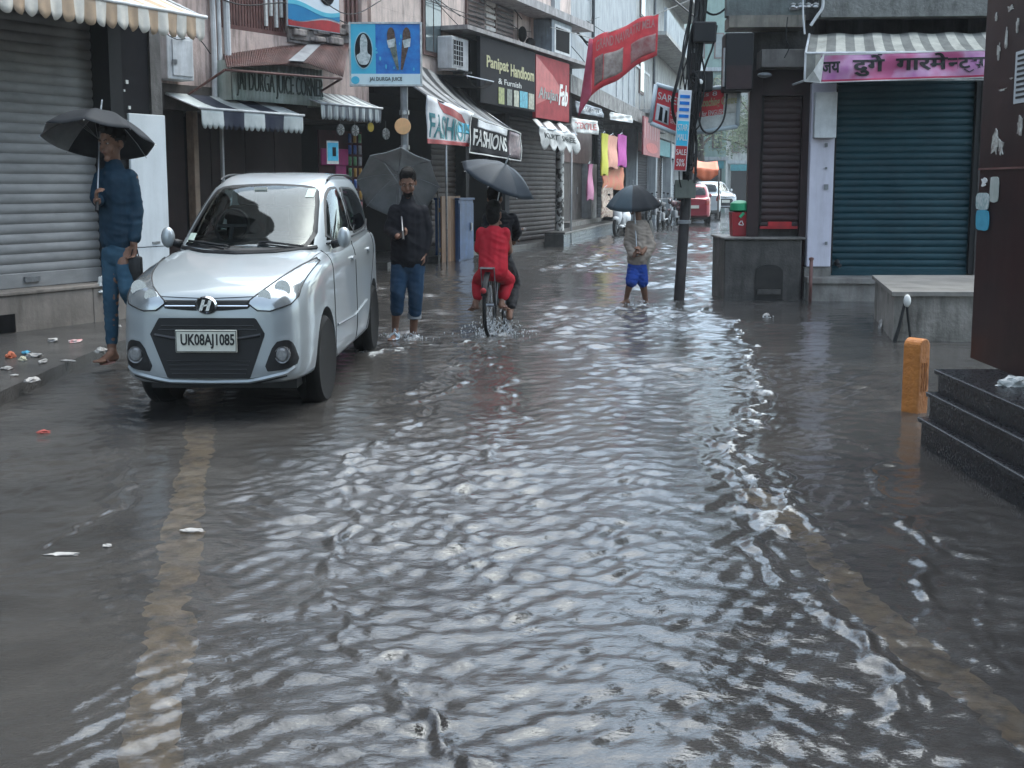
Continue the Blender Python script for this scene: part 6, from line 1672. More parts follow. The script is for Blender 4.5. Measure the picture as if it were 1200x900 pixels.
    if not back:
        c = D.hit('F', (0, .722), .022)
        Me = Matrix.Translation(c) @ Matrix.Diagonal((1.25,1,.92,1))
        mb = MB(); mb.lathe([(.042,-.004),(.050,.010),(.058,-.004)], 40, M=Me @ Matrix.Rotation(PI/2,4,'X'), closed=True)
        def bar(x0_, z0_, x1_, z1_, t): mb.add([(x0_-t,-.008,z0_),(x0_+t,-.008,z0_),(x1_+t,-.008,z1_),(x1_-t,-.008,z1_),(x0_-t,.004,z0_),(x0_+t,.004,z0_),(x1_+t,.004,z1_),(x1_-t,.004,z1_)], [(0,1,2,3),(7,6,5,4),(0,4,5,1),(1,5,6,2),(2,6,7,3),(3,7,4,0)], M=Me)
        bar(-.026,-.034,-.008,.036,.0085); bar(.008,-.036,.026,.034,.0085); bar(-.017,-.009,.017,.009,.010) if False else None
        mb.add([(-.020,-.008,-.012),(.014,-.008,.000),(.020,-.008,.012),(-.014,-.008,.0),(-.020,.003,-.012),(.014,.003,.0),(.020,.003,.012),(-.014,.003,.0)], [(0,1,2,3),(7,6,5,4),(0,4,5,1),(1,5,6,2),(2,6,7,3),(3,7,4,0)], M=Me)
        mb.build('emblem', M_chrome, root, smooth=True, angle=40)
        mb = MB(); mb.ell((c.x, c.y+.006, c.z), (.066,.004,.047)); mb.build('emblem_backing', M_blackpl, root, smooth=True)
    # lower opening: recess effect put into a proud black patch, no depth cut
    lo_ = [(-.375,.55),(-.315,.645),(.315,.645),(.375,.55),(.27,.287),(-.27,.287)]
    mb = MB(); D.patch(mb, 'F', lo_, .004, 7, 120, 0); lg = mb.build('lower_grille', M_blackpl, root, smooth=True, angle=60)
    mb = MB()
    for z, hw_ in ((.60,.30),(.575,.32),(.39,.27),(.365,.26),(.34,.25),(.315,.24)): D.line(mb, 'F', [(-hw_,z),(hw_,z)], .008, .006)
    mb.build('grille_slat', mat('grille_grey', (.015,.015,.016), (.02,.02,.021), .5, spec=.3), lg, smooth=True)
    mb = MB(); D.line(mb, 'F', [(-.345,.545),(-.22,.525),(0,.52),(.22,.525),(.345,.545)], .022, .006); mb.build('grille_bar', mat('satin_black', (.025,.025,.027), (.03,.03,.032), .4), lg, smooth=True)
    mb = MB(); D.line(mb, 'F', [(-.545,.345),(-.5,.315),(-.26,.268),(0,.262),(.26,.268),(.5,.315),(.545,.345)], .026, .004); mb.build('lip_moulding', pm, root, smooth=True)
    mb = MB(); D.line(mb, 'F', [(-.5,.30),(-.26,.25),(0,.245),(.26,.25),(.5,.30)], .02, .0); mb.build('lip_underside', M_blackpl, root, smooth=True)
    # bonnet gap
    mb = MB(); D.line(mb, 'F', [(-.44,.83),(-.30,.768),(0,.758),(.30,.768),(.44,.83)], .005, .0012); mb.build('bonnet_gap', M_blackpl, root, smooth=True)
    mb = MB()
    for s in (-1, 1): D.line(mb, 'T', [(s*.44,.12),(s*.50,.4),(s*.53,.8),(s*.54,1.08)], .005, .0012)
    mb.build('bonnet_side_gap', M_blackpl, root, smooth=True)
    # plate
    c = D.hit('F', (0, .505), .02); y0 = c.y-.012
    pl_ = bx('number_plate', (-.20, y0-.008, .445), (.20, y0+.006, .578), M_platew, root, .004)
    if detail:
        mb = MB(); text_fit(mb, 'UK08AJ1085', -.165, .185, .468, .556, y=y0-.0105, ext=.0015, bold=.025); mb.build('plate_characters', M_textk, pl_)
        mb = MB()
        for u0, v0, u1, v1 in ((-.196,.449,.196,.453),(-.196,.570,.196,.574),(-.196,.449,-.192,.574),(.192,.449,.196,.574)): mb.box((u0,y0-.0105,v0),(u1,y0-.0078,v1))
        mb.build('plate_border', M_textk, pl_)
        # cowl and wipers
        mb = MB(); D.line(mb, 'F', [(-.50,1.0),(-.25,.982),(0,.977),(.25,.982),(.50,1.0)], .03, .006); mb.build('cowl', M_blackpl, root, smooth=True)
        for a_, b_3 in (((-.10,1.0),(-.44,1.035)), ((.42,1.003),(.10,1.03))):
            mb = MB(); p = [D.hit('F', (lerp(a_[0],b_3[0],t), lerp(a_[1],b_3[1],t)), .02+.01*math.sin(t*3)) for t in np.linspace(0,1,8)]; mb.tube(p, .008, 6); p = [D.hit('F', (lerp(a_[0],b_3[0],t), lerp(a_[1],b_3[1],t)-.008), .012) for t in np.linspace(0.1,1.05,8)]; mb.tube(p, .006, 5); mb.build('wiper', M_blackpl, root, smooth=True)
        c = D.hit('F', (-.04,1.385), .004); mb = MB(); mb.cbox(tuple(c), (.10,.02,.03)); mb.build('inner_mirror', M_platew, ws)
        for px_, pz_ in ((.36,1.36),(-.44,1.06)):
            mb = MB(); D.patch(mb, 'F', [(px_-.03,pz_-.03),(px_+.03,pz_-.03),(px_+.03,pz_+.03),(px_-.03,pz_+.03)], .008, 2, 16, 0, skirt=.0); mb.build('sticker', mat('sticker_green', (.25,.33,.28), (.4,.45,.42), .5, 30), ws)
        # number etc
    for s in (-1, 1):
        wheel(root, s*.545, .79, side=s, steer=R(-3) if detail else 0); wheel(root, s*.545, 3.215, side=s)
    # dark underbody
    bx('underbody', (-.50, .35, .17), (.50, 3.5, .24), M_blackpl, root)
    return root
M_platew = mat('plate_white', (.62,.61,.54), (.55,.54,.47), .45, 20)
M_silver = paint('silver_paint', (.29,.315,.33), .3, .38)
car = make_car('silver hatchback parked facing the camera on the left side of the flooded street', 'parked_car', M_silver)
car.scale = (.945, 1, 1.045); car.location = (-1.87, 7.02, -.03); car.rotation_euler = (0, 0, R(-.8)); car['group'] = 'cars parked in the street'
car2 = make_car('small red hatchback seen from behind far down the street beside the utility pole', 'parked_car', paint('red_car_paint', (.26,.015,.03), .2, .3), 'cars parked in the street', False, True)
c2 = G(818, 263); car2.rotation_euler = (0, 0, PI+R(-8)); car2.location = (c2.x+.35, c2.y+3.7, 0); car2.scale = (1.0,1,1.0)
car3 = make_car('pearl grey car behind the small red hatchback', 'parked_car', paint('pearl_grey_paint', (.45,.48,.50), .2, .3), 'cars parked in the street', False, False)
c3 = G(838, 256); car3.rotation_euler = (0, 0, PI+R(-8)); car3.location = (c3.x+.1, c3.y+3.5, 0); car3.scale = (1.0,1,1.08)
car4 = make_car('white car facing the camera farthest down the flooded street', 'parked_car', paint('white_car_paint', (.66,.68,.70), .0, .3), 'cars parked in the street', False, False)
c4 = G(850, 248); car4.location = (c4.x, c4.y, 0); car4.rotation_euler = (0, 0, R(8)); car4.scale = (1.15,1,1.12)
# ================================================================ people
M_skin = mat('brown_skin', (.20,.105,.07), (.15,.08,.055), .5, 20); M_hair = mat('black_hair', (.007,.006,.006), (.011,.010,.009), .7, 60, spec=.08)
M_shirt = mat('navy_teal_shirt', (.018,.040,.062), (.013,.028,.045), .75, 12, spec=.06); M_jean = mat('blue_jeans', (.022,.055,.09), (.04,.085,.125), .8, 7, spec=.06)
M_jeand = mat('dark_blue_jeans', (.02,.045,.085), (.03,.06,.10), .8, 7, spec=.06); M_jack = mat('black_jacket', (.011,.011,.014), (.018,.018,.021), .7, 12, spec=.06)
M_red = mat('red_dress', (.42,.022,.035), (.33,.02,.03), .75, 7, spec=.06); M_beige = mat('beige_shawl', (.30,.25,.21), (.24,.2,.17), .8, 6, spec=.06)
M_shortb = mat('bright_blue_shorts', (.02,.06,.28), (.02,.045,.2), .7, 7, spec=.06); M_sandal = mat('brown_sandal', (.12,.05,.035), (.08,.035,.03), .5); M_sandw = mat('pale_blue_sandal', (.45,.52,.58), (.35,.42,.48), .5)
V = Vector
def seg(mb, pts, rs):
    for i in range(len(pts)-1): mb.cap(pts[i], pts[i+1], rs[i], rs[i+1])
def head(mb, c, s=1.0, yaw=0, pitch=0, face=True):
    """head centred at c; face looks to local -y turned by yaw"""
    M = Matrix.Translation(c) @ Matrix.Rotation(yaw,4,'Z') @ Matrix.Rotation(pitch,4,'X') @ Matrix.Diagonal((s*.86,s,s,1))
    mb.ell((0,.005,.03), (.078,.095,.092), M=M, nu=20, nv=14); mb.ell((0,-.022,-.045), (.056,.068,.068), M=M, nu=16, nv=12)
    mb.ell((0,-.098,-.012), (.013,.022,.022), M=M); mb.ell((0,-.09,.012), (.012,.016,.03), M=M); mb.ell((0,-.072,-.098), (.025,.022,.02), M=M)
    for k in (-1, 1):
        mb.ell((k*.079,.01,-.008), (.012,.02,.03), M=M); mb.ell((k*.045,-.062,-.03), (.025,.02,.028), M=M); mb.ell((k*.03,-.078,.028), (.028,.016,.01), M=M)
    mb.ell((0,-.083,-.055), (.024,.014,.010), M=M)
    return M
def face_parts(M, parent):
    mb = MB()
    for k in (-1, 1): mb.ell((k*.031,-.077,.008), (.012,.008,.005), M=M)
    e = mb.build('eyes', mat('eye_white', (.35,.33,.31), (.3,.28,.26), .3), parent, smooth=True)
    mb = MB()
    for k in (-1, 1): mb.ell((k*.031,-.0865,.008), (.006,.003,.006), M=M)
    mb.build('iris', M_hair, e, smooth=True)
    mb = MB()
    for k in (-1, 1): mb.tube([M @ V((k*.015,-.092,.028)), M @ V((k*.033,-.090,.034)), M @ V((k*.052,-.078,.026))], .004, 6)
    mb.build('eyebrows', M_hair, parent, smooth=True)
    mb = MB(); mb.tube([M @ V((-.022,-.0915,-.054)), M @ V((0,-.0985,-.051)), M @ V((.022,-.0915,-.054))], [.003,.005,.003], 6); mb.build('lips', mat('lips', (.16,.06,.05), (.13,.05,.045), .5), parent, smooth=True)
def hair(M, parent, style='short', nm='hair'):
    mb = MB(); mb.ell((0,.018,.045), (.086,.098,.093), M=M, nu=20, nv=14)
    if style == 'beanie': mb.ell((0,.012,.055), (.088,.10,.095), M=M, nu=20, nv=14)
    if style == 'bun': mb.ell((0,.09,.02), (.05,.05,.055), M=M); mb.ell((0,.04,-.02), (.082,.08,.10), M=M)
    if style == 'short': mb.ell((0,-.03,.105), (.07,.06,.038), M=M); 
    return blob(mb, nm, M_hair, parent, .009, 1, .006, .02, 3)
def hand(mb, wrist, d, palm_n, s=1.0, curl=.6, thumb=1):
    """palm + five fingers; d = direction of the fingers, palm_n = towards which they curl"""
    d = V(d).normalized(); n = V(palm_n); n = (n-d*n.dot(d)).normalized(); a = d.cross(n).normalized()*thumb
    w = V(wrist); s *= .92
    for t in (-.026, -.009, .009, .026): mb.cap(w+a*t*.7*s, w+d*.085*s+a*t*s, .016*s, .0135*s)
    for k, (t, L) in enumerate(((.030,.062),(.010,.072),(-.010,.068),(-.029,.052))):
        p = w+d*.085*s+a*t*s; dd = d; 
        for j, q in enumerate((.45,.32,.23)):
            ang = curl*(.7+.5*j); dd = (dd*math.cos(ang)+n*math.sin(ang)).normalized(); p2 = p+dd*L*q*s; mb.cap(p, p2, .0095*s-.0009*j, .0088*s-.0009*j, 8); p = p2
    p = w+d*.025*s+a*.030*s; dd = (a*.8+d*.7+n*.35).normalized(); p2 = p+dd*.035*s; mb.cap(p, p2, .012*s, .0105*s, 8); dd = (dd+n*curl+d*.5).normalized(); mb.cap(p2, p2+dd*.03*s, .0102*s, .009*s, 8)
def foot(mb, ankle, d, s=1.0):
    d = V(d).normalized(); a = V(ankle); z = V((0,0,-1)); heel = a+z*.055*s-d*.035*s; ball = a+z*.065*s+d*.12*s
    side = d.cross(z).normalized()
    mb.cap(a, heel, .035*s, .032*s); mb.cap(a+z*.02, ball, .034*s, .024*s); mb.cap(heel, ball, .030*s, .026*s)
    for k in range(5): t = (k-2)*.0145*s; mb.cap(ball+side*t, ball+side*t*1.15+d*(.055-.006*abs(k-1))*s, .0135*s, .0105*s, 8)
def umbrella(name, label, top, axis, R_, depth, mcan, shaft_end, tipL=.07, ribs=8, seed=0, roll=0, m2=None, handle=True):
    """canopy apex at top, axis points up out of the canopy"""
    ax = V(axis).normalized(); q = ax.to_track_quat('Z', 'Y').to_matrix().to_4x4() @ Matrix.Rotation(roll,4,'Z')
    r = thing(name, label, 'umbrella', tuple(shaft_end)); off = V(top)-V(shaft_end); M = Matrix.Translation(off) @ q
    mb = MB(); n = ribs*8; mring = 10
    def pos(a, t):
        w = abs(math.sin(a*ribs/2)); rr_ = R_*t; z = -depth*(t**1.9); 
        rr_ *= 1-.085*w*t**2; z += .05*R_*w*t*(1-.2*t)*-1
        return (rr_*math.cos(a), rr_*math.sin(a), z)
    vs = [(0,0,0)]
    for k in range(1, mring+1):
        for j in range(n): vs.append(pos(2*PI*j/n, k/mring))
    fs = [(0, 1+j, 1+(j+1)%n) for j in range(n)]; mi = [0]*n
    mb.add(vs, fs, 0, M)
    b = 0
    for k in range(mring-1):
        for j in range(n):
            mb.f.append([1+k*n+j, 1+(k+1)*n+j, 1+(k+1)*n+(j+1)%n, 1+k*n+(j+1)%n]); mb.m.append(1 if (m2 and (j//8) in m2[1] and (len(m2) < 3 or m2[2][0] <= k <= m2[2][1])) else 0)
    mb.build('canopy', [mcan, m2[0]] if m2 else [mcan], r, smooth=True, angle=180, thick=.003)
    for i in range(ribs):
        a = 2*PI*i/ribs; mb = MB(); mb.tube([V(pos(a, t))-V((0,0,.006)) for t in (.03,.3,.55,.8,1.02)], .0028, 5, M=M)
        p1 = V(pos(a,.5))-V((0,0,.008)); mb.tube([V((0,0,-depth*.95)), p1], .0022, 5, M=M); mb.build('rib', M_steel, r)
    mb = MB(); end = V((0,0,0)); mb.tube([M @ V((0,0,tipL)), M @ V((0,0,-.02)), end], .0065, 8); mb.build('shaft', M_steel, r, smooth=True)
    mb = MB(); mb.tube([M @ V((0,0,tipL+.01)), M @ V((0,0,.005))], [.004,.009], 8); mb.build('tip', M_whitepaint, r, smooth=True)
    d = (end-off).normalized()
    mb = MB(); mb.tube([end-d*.02, end+d*.10], [.012,.013], 10); mb.build('handle', M_blackpl, r, smooth=True)
    return r
def person(label, foot_pt, name='person', group=None): return thing(name, label, 'person', tuple(foot_pt))
M_umb = fabric(mat('umbrella_black', (.028,.03,.034), (.04,.042,.047), .6, 9, spec=.12)); M_umbg = fabric(mat('umbrella_grey', (.20,.205,.21), (.26,.265,.27), .6, 6, spec=.12), .5)

# ---- man with navy shirt (left kerb)
f1 = G(132, 421, .093); f1.y += 0; Y1 = f1.y; k1 = 1350/Y1
def J1(px_, py_, dy=0): return AT(px_, py_, Y1+dy)-f1
p1 = person('tall man in navy shirt and blue jeans standing on the left pavement', f1)
mb = MB(); Mh = head(mb, J1(132, 168, -.02), 1.12, R(-25), R(8))
seg(mb, [J1(133,186), J1(132,176)], [.052,.05]); seg(mb, [J1(134,202), J1(133,186)], [.06,.05])
seg(mb, [J1(136,212), J1(138,250), J1(140,288)], [.08,.08,.08])
seg(mb, [J1(118,207), J1(112,230,-.04), J1(114,236,-.20)], [.05,.042,.03])
hand(mb, J1(113,237,-.21), (.15,-.35,.75), (.8,.3,-.2), 1.05, .95, -1)
seg(mb, [J1(154,207), J1(160,245), J1(157,285,-.08)], [.05,.042,.03]); hand(mb, J1(157,285,-.08), (-.05,-.1,-1), (-.3,-.5,0), 1.05, .8, 1)
seg(mb, [J1(133,292), J1(131,345,-.03), J1(131,408,.03)], [.085,.058,.035]); foot(mb, J1(131,411,.02), (-.35,-.9,0), 1.0)
seg(mb, [J1(146,292), J1(149,340,-.12), J1(166,372,.18)], [.085,.058,.04]); foot(mb, J1(168,376,.2), (.3,.3,-.9), .95)
blob(mb, 'body', M_skin, p1, .0075, 2)
face_parts(Mh, p1); hair(Mh, p1, 'short')
mb = MB()
mb.ell(J1(136,214), (.155,.11,.075)); seg(mb, [J1(136,212), J1(138,245), J1(139,286)], [.115,.108,.112]); seg(mb, [J1(129,212), J1(132,282)], [.09,.095]); seg(mb, [J1(145,212), J1(145,284)], [.09,.095])
seg(mb, [J1(120,207), J1(113,230,-.04), J1(115,236,-.17)], [.062,.052,.043]); seg(mb, [J1(152,207), J1(160,245), J1(158,279,-.07)], [.062,.055,.046]); seg(mb, [J1(134,202), J1(133,191)], [.085,.064])
blob(mb, 'shirt', M_shirt, p1, .010, 2, .007, .09, 2)
mb = MB(); seg(mb, [J1(139,286), J1(139,298)], [.11,.12]); seg(mb, [J1(132,296), J1(130,345,-.03), J1(131,399,.03)], [.086,.062,.048]); seg(mb, [J1(147,296), J1(149,340,-.12), J1(164,368,.16)], [.086,.066,.054])
blob(mb, 'jeans', M_jean, p1, .010, 2, .007, .07, 5)
mb = MB(); fd = V((-.35,-.9,0)).normalized(); a_ = J1(131,411,.02); mb.ell(tuple(a_+fd*.05+V((0,0,-.088))), (.055,.12,.010), M=None); mb.tube([a_+fd*.10+V((-.04,0,-.08)), a_+fd*.10+V((0,0,-.035)), a_+fd*.10+V((.045,0,-.08))], .010, 6); mb.build('sandal', M_sandal, p1, smooth=True)
h1 = J1(114,233,-.24)+f1
u1 = umbrella('umbrella', 'dark grey umbrella with pale underside held upright by the man on the left pavement', AT(118,131,f1.y+.10), (.03,.34,1), .43, .23, M_umb, h1, .09, 8, roll=.2, m2=(mat('umbrella_silver', (.20,.21,.22), (.26,.27,.28), .45, 8), (0,7)))
# fold wallet / bag in the left hand
hb_ = J1(158,300,-.1)+f1
bgo = thing('hand_bag', 'small black bag hanging from the left hand of the man in navy shirt', 'bag', tuple(hb_+V((0,0,-.20))))
mb = MB(); mb.rbox((-.05,-.025,-.0), (.055,.03,.20), .02); mb.build('pouch', M_blackpl, bgo, smooth=True); mb = MB(); mb.tube([(-.03,0,.19),(-.015,0,.25),(.02,0,.25),(.03,0,.19)], .005, 6); mb.build('strap', M_blackpl, bgo, smooth=True)

# ---- man in the water with big umbrella behind him
f2 = G(474, 398, -.02); Y2 = f2.y
def J2(px_, py_, dy=0): return AT(px_, py_, Y2+dy)-f2
p2_ = person('bearded man in black jacket and rolled jeans wading towards the camera', f2)
mb = MB(); Mh = head(mb, J2(478, 214, -.03), 1.08, R(2), R(24))
seg(mb, [J2(478,242), J2(478,226)], [.055,.05]); seg(mb, [J2(478,250), J2(478,300)], [.08,.08])
seg(mb, [J2(462,246), J2(456,270,.02), J2(466,277,-.20)], [.048,.04,.03]); hand(mb, J2(467,278,-.22), (.75,-.2,.35), (.2,-.2,1), 1.0, 1.1, 1)
seg(mb, [J2(496,246), J2(501,272,.02), J2(497,297,-.03)], [.048,.04,.032]); hand(mb, J2(497,298,-.03), (-.1,-.1,-1), (-.6,-.1,0), 1, .7, -1)
seg(mb, [J2(469,302), J2(466,342,-.06), J2(463,384,.02)], [.08,.055,.034]); foot(mb, J2(463,388,0), (-.1,-1,0), 1.0)
seg(mb, [J2(487,302), J2(487,346,.0), J2(484,392,.1)], [.08,.055,.034]); foot(mb, J2(484,394,.1), (.1,-1,0), 1.0)
blob(mb, 'body', M_skin, p2_, .0075, 2); face_parts(Mh, p2_); hair(Mh, p2_, 'short')
mb = MB(); mb.ell((0,-.045,-.075), (.05,.05,.045), M=Mh); mb.ell((0,-.07,-.09), (.032,.03,.022), M=Mh); blob(mb, 'beard', M_hair, p2_, .009, 1)
mb = MB(); mb.ell(J2(479,247), (.17,.11,.06)); seg(mb, [J2(479,250), J2(479,304)], [.125,.13]); seg(mb, [J2(471,252), J2(470,304)], [.10,.105]); seg(mb, [J2(487,252), J2(488,304)], [.10,.105])
seg(mb, [J2(463,247), J2(456,270,.02), J2(464,276,-.17)], [.062,.054,.044]); seg(mb, [J2(495,247), J2(502,272,.02), J2(498,293,-.02)], [.062,.055,.046]); seg(mb, [J2(478,240), J2(478,232)], [.08,.062])
blob(mb, 'jacket', M_jack, p2_, .010, 2, .007, .09, 7)
mb = MB(); seg(mb, [J2(478,302), J2(478,310)], [.10,.11]); seg(mb, [J2(470,308), J2(466,342,-.06), J2(465,364,-.02)], [.095,.072,.062]); seg(mb, [J2(487,308), J2(487,346), J2(486,368,.04)], [.095,.072,.062])
blob(mb, 'jeans', M_jeand, p2_, .010, 2, .007, .07, 9)
mb = MB(); M_ = Matrix.Translation(J2(485.5,370,.05)); mb.lathe([(.058,-.03),(.068,-.025),(.068,.025),(.058,.03)], 18, M=M_, closed=True); mb.build('rolled_cuff', mat('cuff_grey', (.3,.31,.32), (.2,.21,.22), .8), p2_, smooth=True)
mb = MB(); a_ = J2(463,388,0); mb.ell(tuple(a_+V((0,-.05,-.062))), (.05,.13,.012)); mb.tube([a_+V((-.045,-.08,-.05)), a_+V((0,-.07,-.005)), a_+V((.045,-.08,-.05))], .014, 6); mb.tube([a_+V((-.04,-.0,-.04)), a_+V((0,-.03,.02)), a_+V((.04,0,-.04))], .012, 6); mb.build('sandal', M_sandw, p2_, smooth=True)
h2 = J2(472,273,-.29)+f2
umbrella('umbrella', 'large grey umbrella tilted back behind the man in the black jacket', AT(467,204,Y2+.40), (-.05,.80,.50), .40, .17, M_umbg, h2, .06, 8, roll=.1, m2=(mat('umbrella_top_highlight', (.40,.41,.42), (.3,.31,.32), .35, 8), (1,2)))  # upper two gores coloured paler for the highlight along the top rim

# ---- bicycle with two riders
Yc = G(574, 392).y
wc_ = G(574, 392); cyc = thing('bicycle', 'old black bicycle ridden away through the water by two people', 'bicycle', (wc_.x, wc_.y, 0), R(-9))
rw = .32; WB = 1.04; zc = rw-.03
def bwheel(y0):
    w = bpy.data.objects.new('wheel', None); COL.objects.link(w); w.parent = cyc
    M = Matrix.Translation((0,y0,zc)) @ Matrix.Rotation(PI/2,4,'Y')
    def torus(r, t, n=40, m=8):
        mb = MB(); vs = []; fs = []
        for i in range(n):
            for j in range(m):
                a, b = 2*PI*i/n, 2*PI*j/m; vs.append(((r+t*math.cos(b))*math.cos(a), (r+t*math.cos(b))*math.sin(a), t*math.sin(b)))
        for i in range(n):
            for j in range(m): fs.append((i*m+j, ((i+1)%n)*m+j, ((i+1)%n)*m+(j+1)%m, i*m+(j+1)%m))
        return mb.add(vs, fs, 0, M)
    torus(rw-.018, .018).build('tyre', M_rubber, w, smooth=True); torus(rw-.04, .009).build('rim', M_steel, w, smooth=True)
    mb = MB()
    for i in range(24):
        a = 2*PI*i/24; s_ = .02*(1 if i % 2 else -1); mb.tube([(0,s_*.0,s_),(math.cos(a)*(rw-.04), math.sin(a)*(rw-.04), 0)], .0014, 4, M=M)
    mb.tube([(0,0,-.045),(0,0,.045)], .018, 8, M=M); mb.build('spokes', M_steel, w)
bwheel(0); bwheel(WB)
mb = MB(); T_ = lambda a, b, r=.014: mb.tube([a, b], r, 8)
bb = (0,.43,.27); st_ = (0,.30,.78); hd_ = (0,.86,.80); hd2 = (0,.90,.66)
T_(bb, st_); T_((0,.31,.74), (0,.86,.78)); T_(bb, hd2); T_((0,.86,.84),(0,.91,.60),.017)
for s in (-.05,.05): T_((s,0,zc),(s*.6,.43,.27),.008); T_((s,0,zc),(s*.4,.31,.72),.007); T_((s*.8,WB,zc),(s*.5,.91,.62),.010)
mb.build('frame', M_blackpl, cyc, smooth=True)
mb = MB(); mb.tube([(-.24,.72,1.0),(-.22,.80,1.01),(-.10,.86,.98),(0,.85,.93),(.10,.86,.98),(.22,.80,1.01),(.24,.72,1.0)], .011, 8); mb.tube([(0,.85,.93),(0,.86,.84)], .012, 8); mb.build('handlebar', M_chrome, cyc, smooth=True)
mb = MB(); mb.ell((0,.26,.83), (.075,.12,.035)); mb.build('saddle', M_blackpl, cyc, smooth=True)
mb = MB(); mb.box((-.07,-.16,.655),(.07,.20,.668))
for s in (-.065,.065): mb.tube([(s,-.12,.66),(s,0,zc)], .006, 6); mb.tube([(s,.12,.66),(s,0,zc)], .006, 6)
mb.build('carrier', M_steel, cyc)
mb = MB()
def fg(u, v): a = R(20)+R(150)*u; r_ = rw+.025; return ((v-.5)*.055, -math.cos(a)*-1*r_*-1, zc+math.sin(a)*r_)
mb.grid(fg, 20, 3); mb.build('mudguard', M_blackpl, cyc, smooth=True, thick=.003)
mb = MB(); mb.ell((0,-.34,.46), (.028,.015,.028)); mb.build('rear_reflector', M_redp, cyc, smooth=True)
mb = MB(); mb.tube([(-.055,.43,.27),(.055,.43,.27)], .012, 8); mb.tube([(.055,.43,.27),(.07,.46,.11)], .009, 6); mb.tube([(-.055,.43,.27),(-.07,.40,.43)], .009, 6); mb.rbox((.06,.41,.085),(.15,.50,.11), .006); mb.rbox((-.15,.35,.42),(-.06,.44,.445), .006); mb.lathe([(.09,.03),(.095,.03),(.095,.036),(.09,.036)], 24, M=Matrix.Translation((.0,.43,.27)) @ Matrix.Rotation(PI/2,4,'Y'), closed=True); mb.build('pedals', M_steel, cyc, smooth=True)
# passenger in red
pr_ = person('passenger in red dress and red trousers sitting on the bicycle carrier', (wc_.x, wc_.y, 0))
O = V((wc_.x, wc_.y, 0))
def J3(px_, py_, dy=0): return AT(px_, py_, Yc+dy)-O
mb = MB(); Mh = head(mb, J3(579,250,.1), .98, PI+R(-15), R(5))
seg(mb, [J3(579,272,.06), J3(579,260,.08)], [.05,.045]); seg(mb, [J3(578,280,.05), J3(577,312,.0)], [.065,.065])
seg(mb, [J3(564,272,.05), J3(561,294,.08), J3(568,300,.30)], [.042,.036,.028]); hand(mb, J3(568,300,.32), (.3,.8,0), (.5,0,-.5), .9, .9, 1)
seg(mb, [J3(593,272,.05), J3(597,294,.10), J3(592,300,.32)], [.042,.036,.028]); hand(mb, J3(592,300,.34), (-.3,.8,0), (-.5,0,-.5), .9, .9, -1)
seg(mb, [J3(571,318,.0), J3(561,328,.26), J3(559,352,.20)], [.055,.045,.034]); foot(mb, J3(557,354,.18), (-.3,.8,-.2), .9)
seg(mb, [J3(584,318,.0), J3(596,328,.26), J3(589,350,.16)], [.055,.045,.034]); foot(mb, J3(588,353,.14), (.3,.8,-.2), .9)
blob(mb, 'body', M_skin, pr_, .0075, 2); hair(Mh, pr_, 'bun')
mb = MB(); mb.ell(J3(579,272,.05), (.125,.085,.05)); seg(mb, [J3(579,276,.05), J3(578,300,.02), J3(577,316,.0)], [.105,.095,.115]); seg(mb, [J3(571,280,.05), J3(572,316,.0)], [.075,.095]); seg(mb, [J3(586,280,.05), J3(584,316,.0)], [.075,.095])
seg(mb, [J3(564,272,.05), J3(561,292,.08)], [.05,.044]); seg(mb, [J3(592,272,.05), J3(595,292,.10)], [.05,.044]); mb.ell(J3(577,320,.02), (.15,.13,.075))
blob(mb, 'tunic', M_red, pr_, .009, 3, .006, .10, 12)
mb = MB(); seg(mb, [J3(570,320,.02), J3(561,328,.26), J3(560,346,.20)], [.085,.068,.058]); seg(mb, [J3(585,320,.02), J3(596,328,.26), J3(590,346,.17)], [.085,.068,.058])
blob(mb, 'trousers', M_red, pr_, .009, 3, .007, .10, 15)
mb = MB(); mb.ell(J3(557,360,.24), (.05,.10,.02)); mb.ell(J3(589,359,.20), (.05,.10,.02)); mb.build('sandal', M_sandal, pr_, smooth=True)
# rider in black
pk = person('rider in black jacket steering the bicycle in front of the red passenger with an umbrella', (wc_.x, wc_.y, 0))
mb = MB(); Mh = head(mb, J3(580,232,.42), 1.02, PI+R(-12), R(-8))
seg(mb, [J3(583,254,.36), J3(581,242,.40)], [.055,.05]); seg(mb, [J3(586,262,.34), J3(584,302,.27)], [.08,.08])
seg(mb, [J3(601,256,.36), J3(606,272,.52), J3(602,279,.70)], [.045,.038,.03]); hand(mb, J3(602,279,.72), (-.1,.9,-.2), (0,.2,-1), 1, 1.0, -1)
seg(mb, [J3(572,256,.36), J3(568,272,.30), J3(576,268,.16)], [.045,.038,.03]); hand(mb, J3(576,268,.15), (.5,-.3,.6), (.6,.4,.2), 1, 1.1, -1)
seg(mb, [J3(591,306,.28), J3(602,330,.66), J3(598,364,.44)], [.085,.055,.036]); foot(mb, J3(597,366,.42), (.0,1,-.1), 1)
seg(mb, [J3(578,306,.28), J3(569,312,.70), J3(568,338,.42)], [.085,.055,.036]); foot(mb, J3(568,340,.40), (0,1,-.1), 1)
blob(mb, 'body', M_skin, pk, .0075, 2); hair(Mh, pk, 'short')
mb = MB(); mb.ell(J3(586,258,.34), (.155,.10,.06)); seg(mb, [J3(586,260,.34), J3(584,306,.27)], [.12,.13])
seg(mb, [J3(600,256,.36), J3(606,272,.52), J3(603,278,.66)], [.06,.05,.042]); seg(mb, [J3(572,256,.36), J3(568,272,.30), J3(574,269,.18)], [.06,.05,.042])
blob(mb, 'jacket', M_jack, pk, .010, 2, .010, .05, 17)
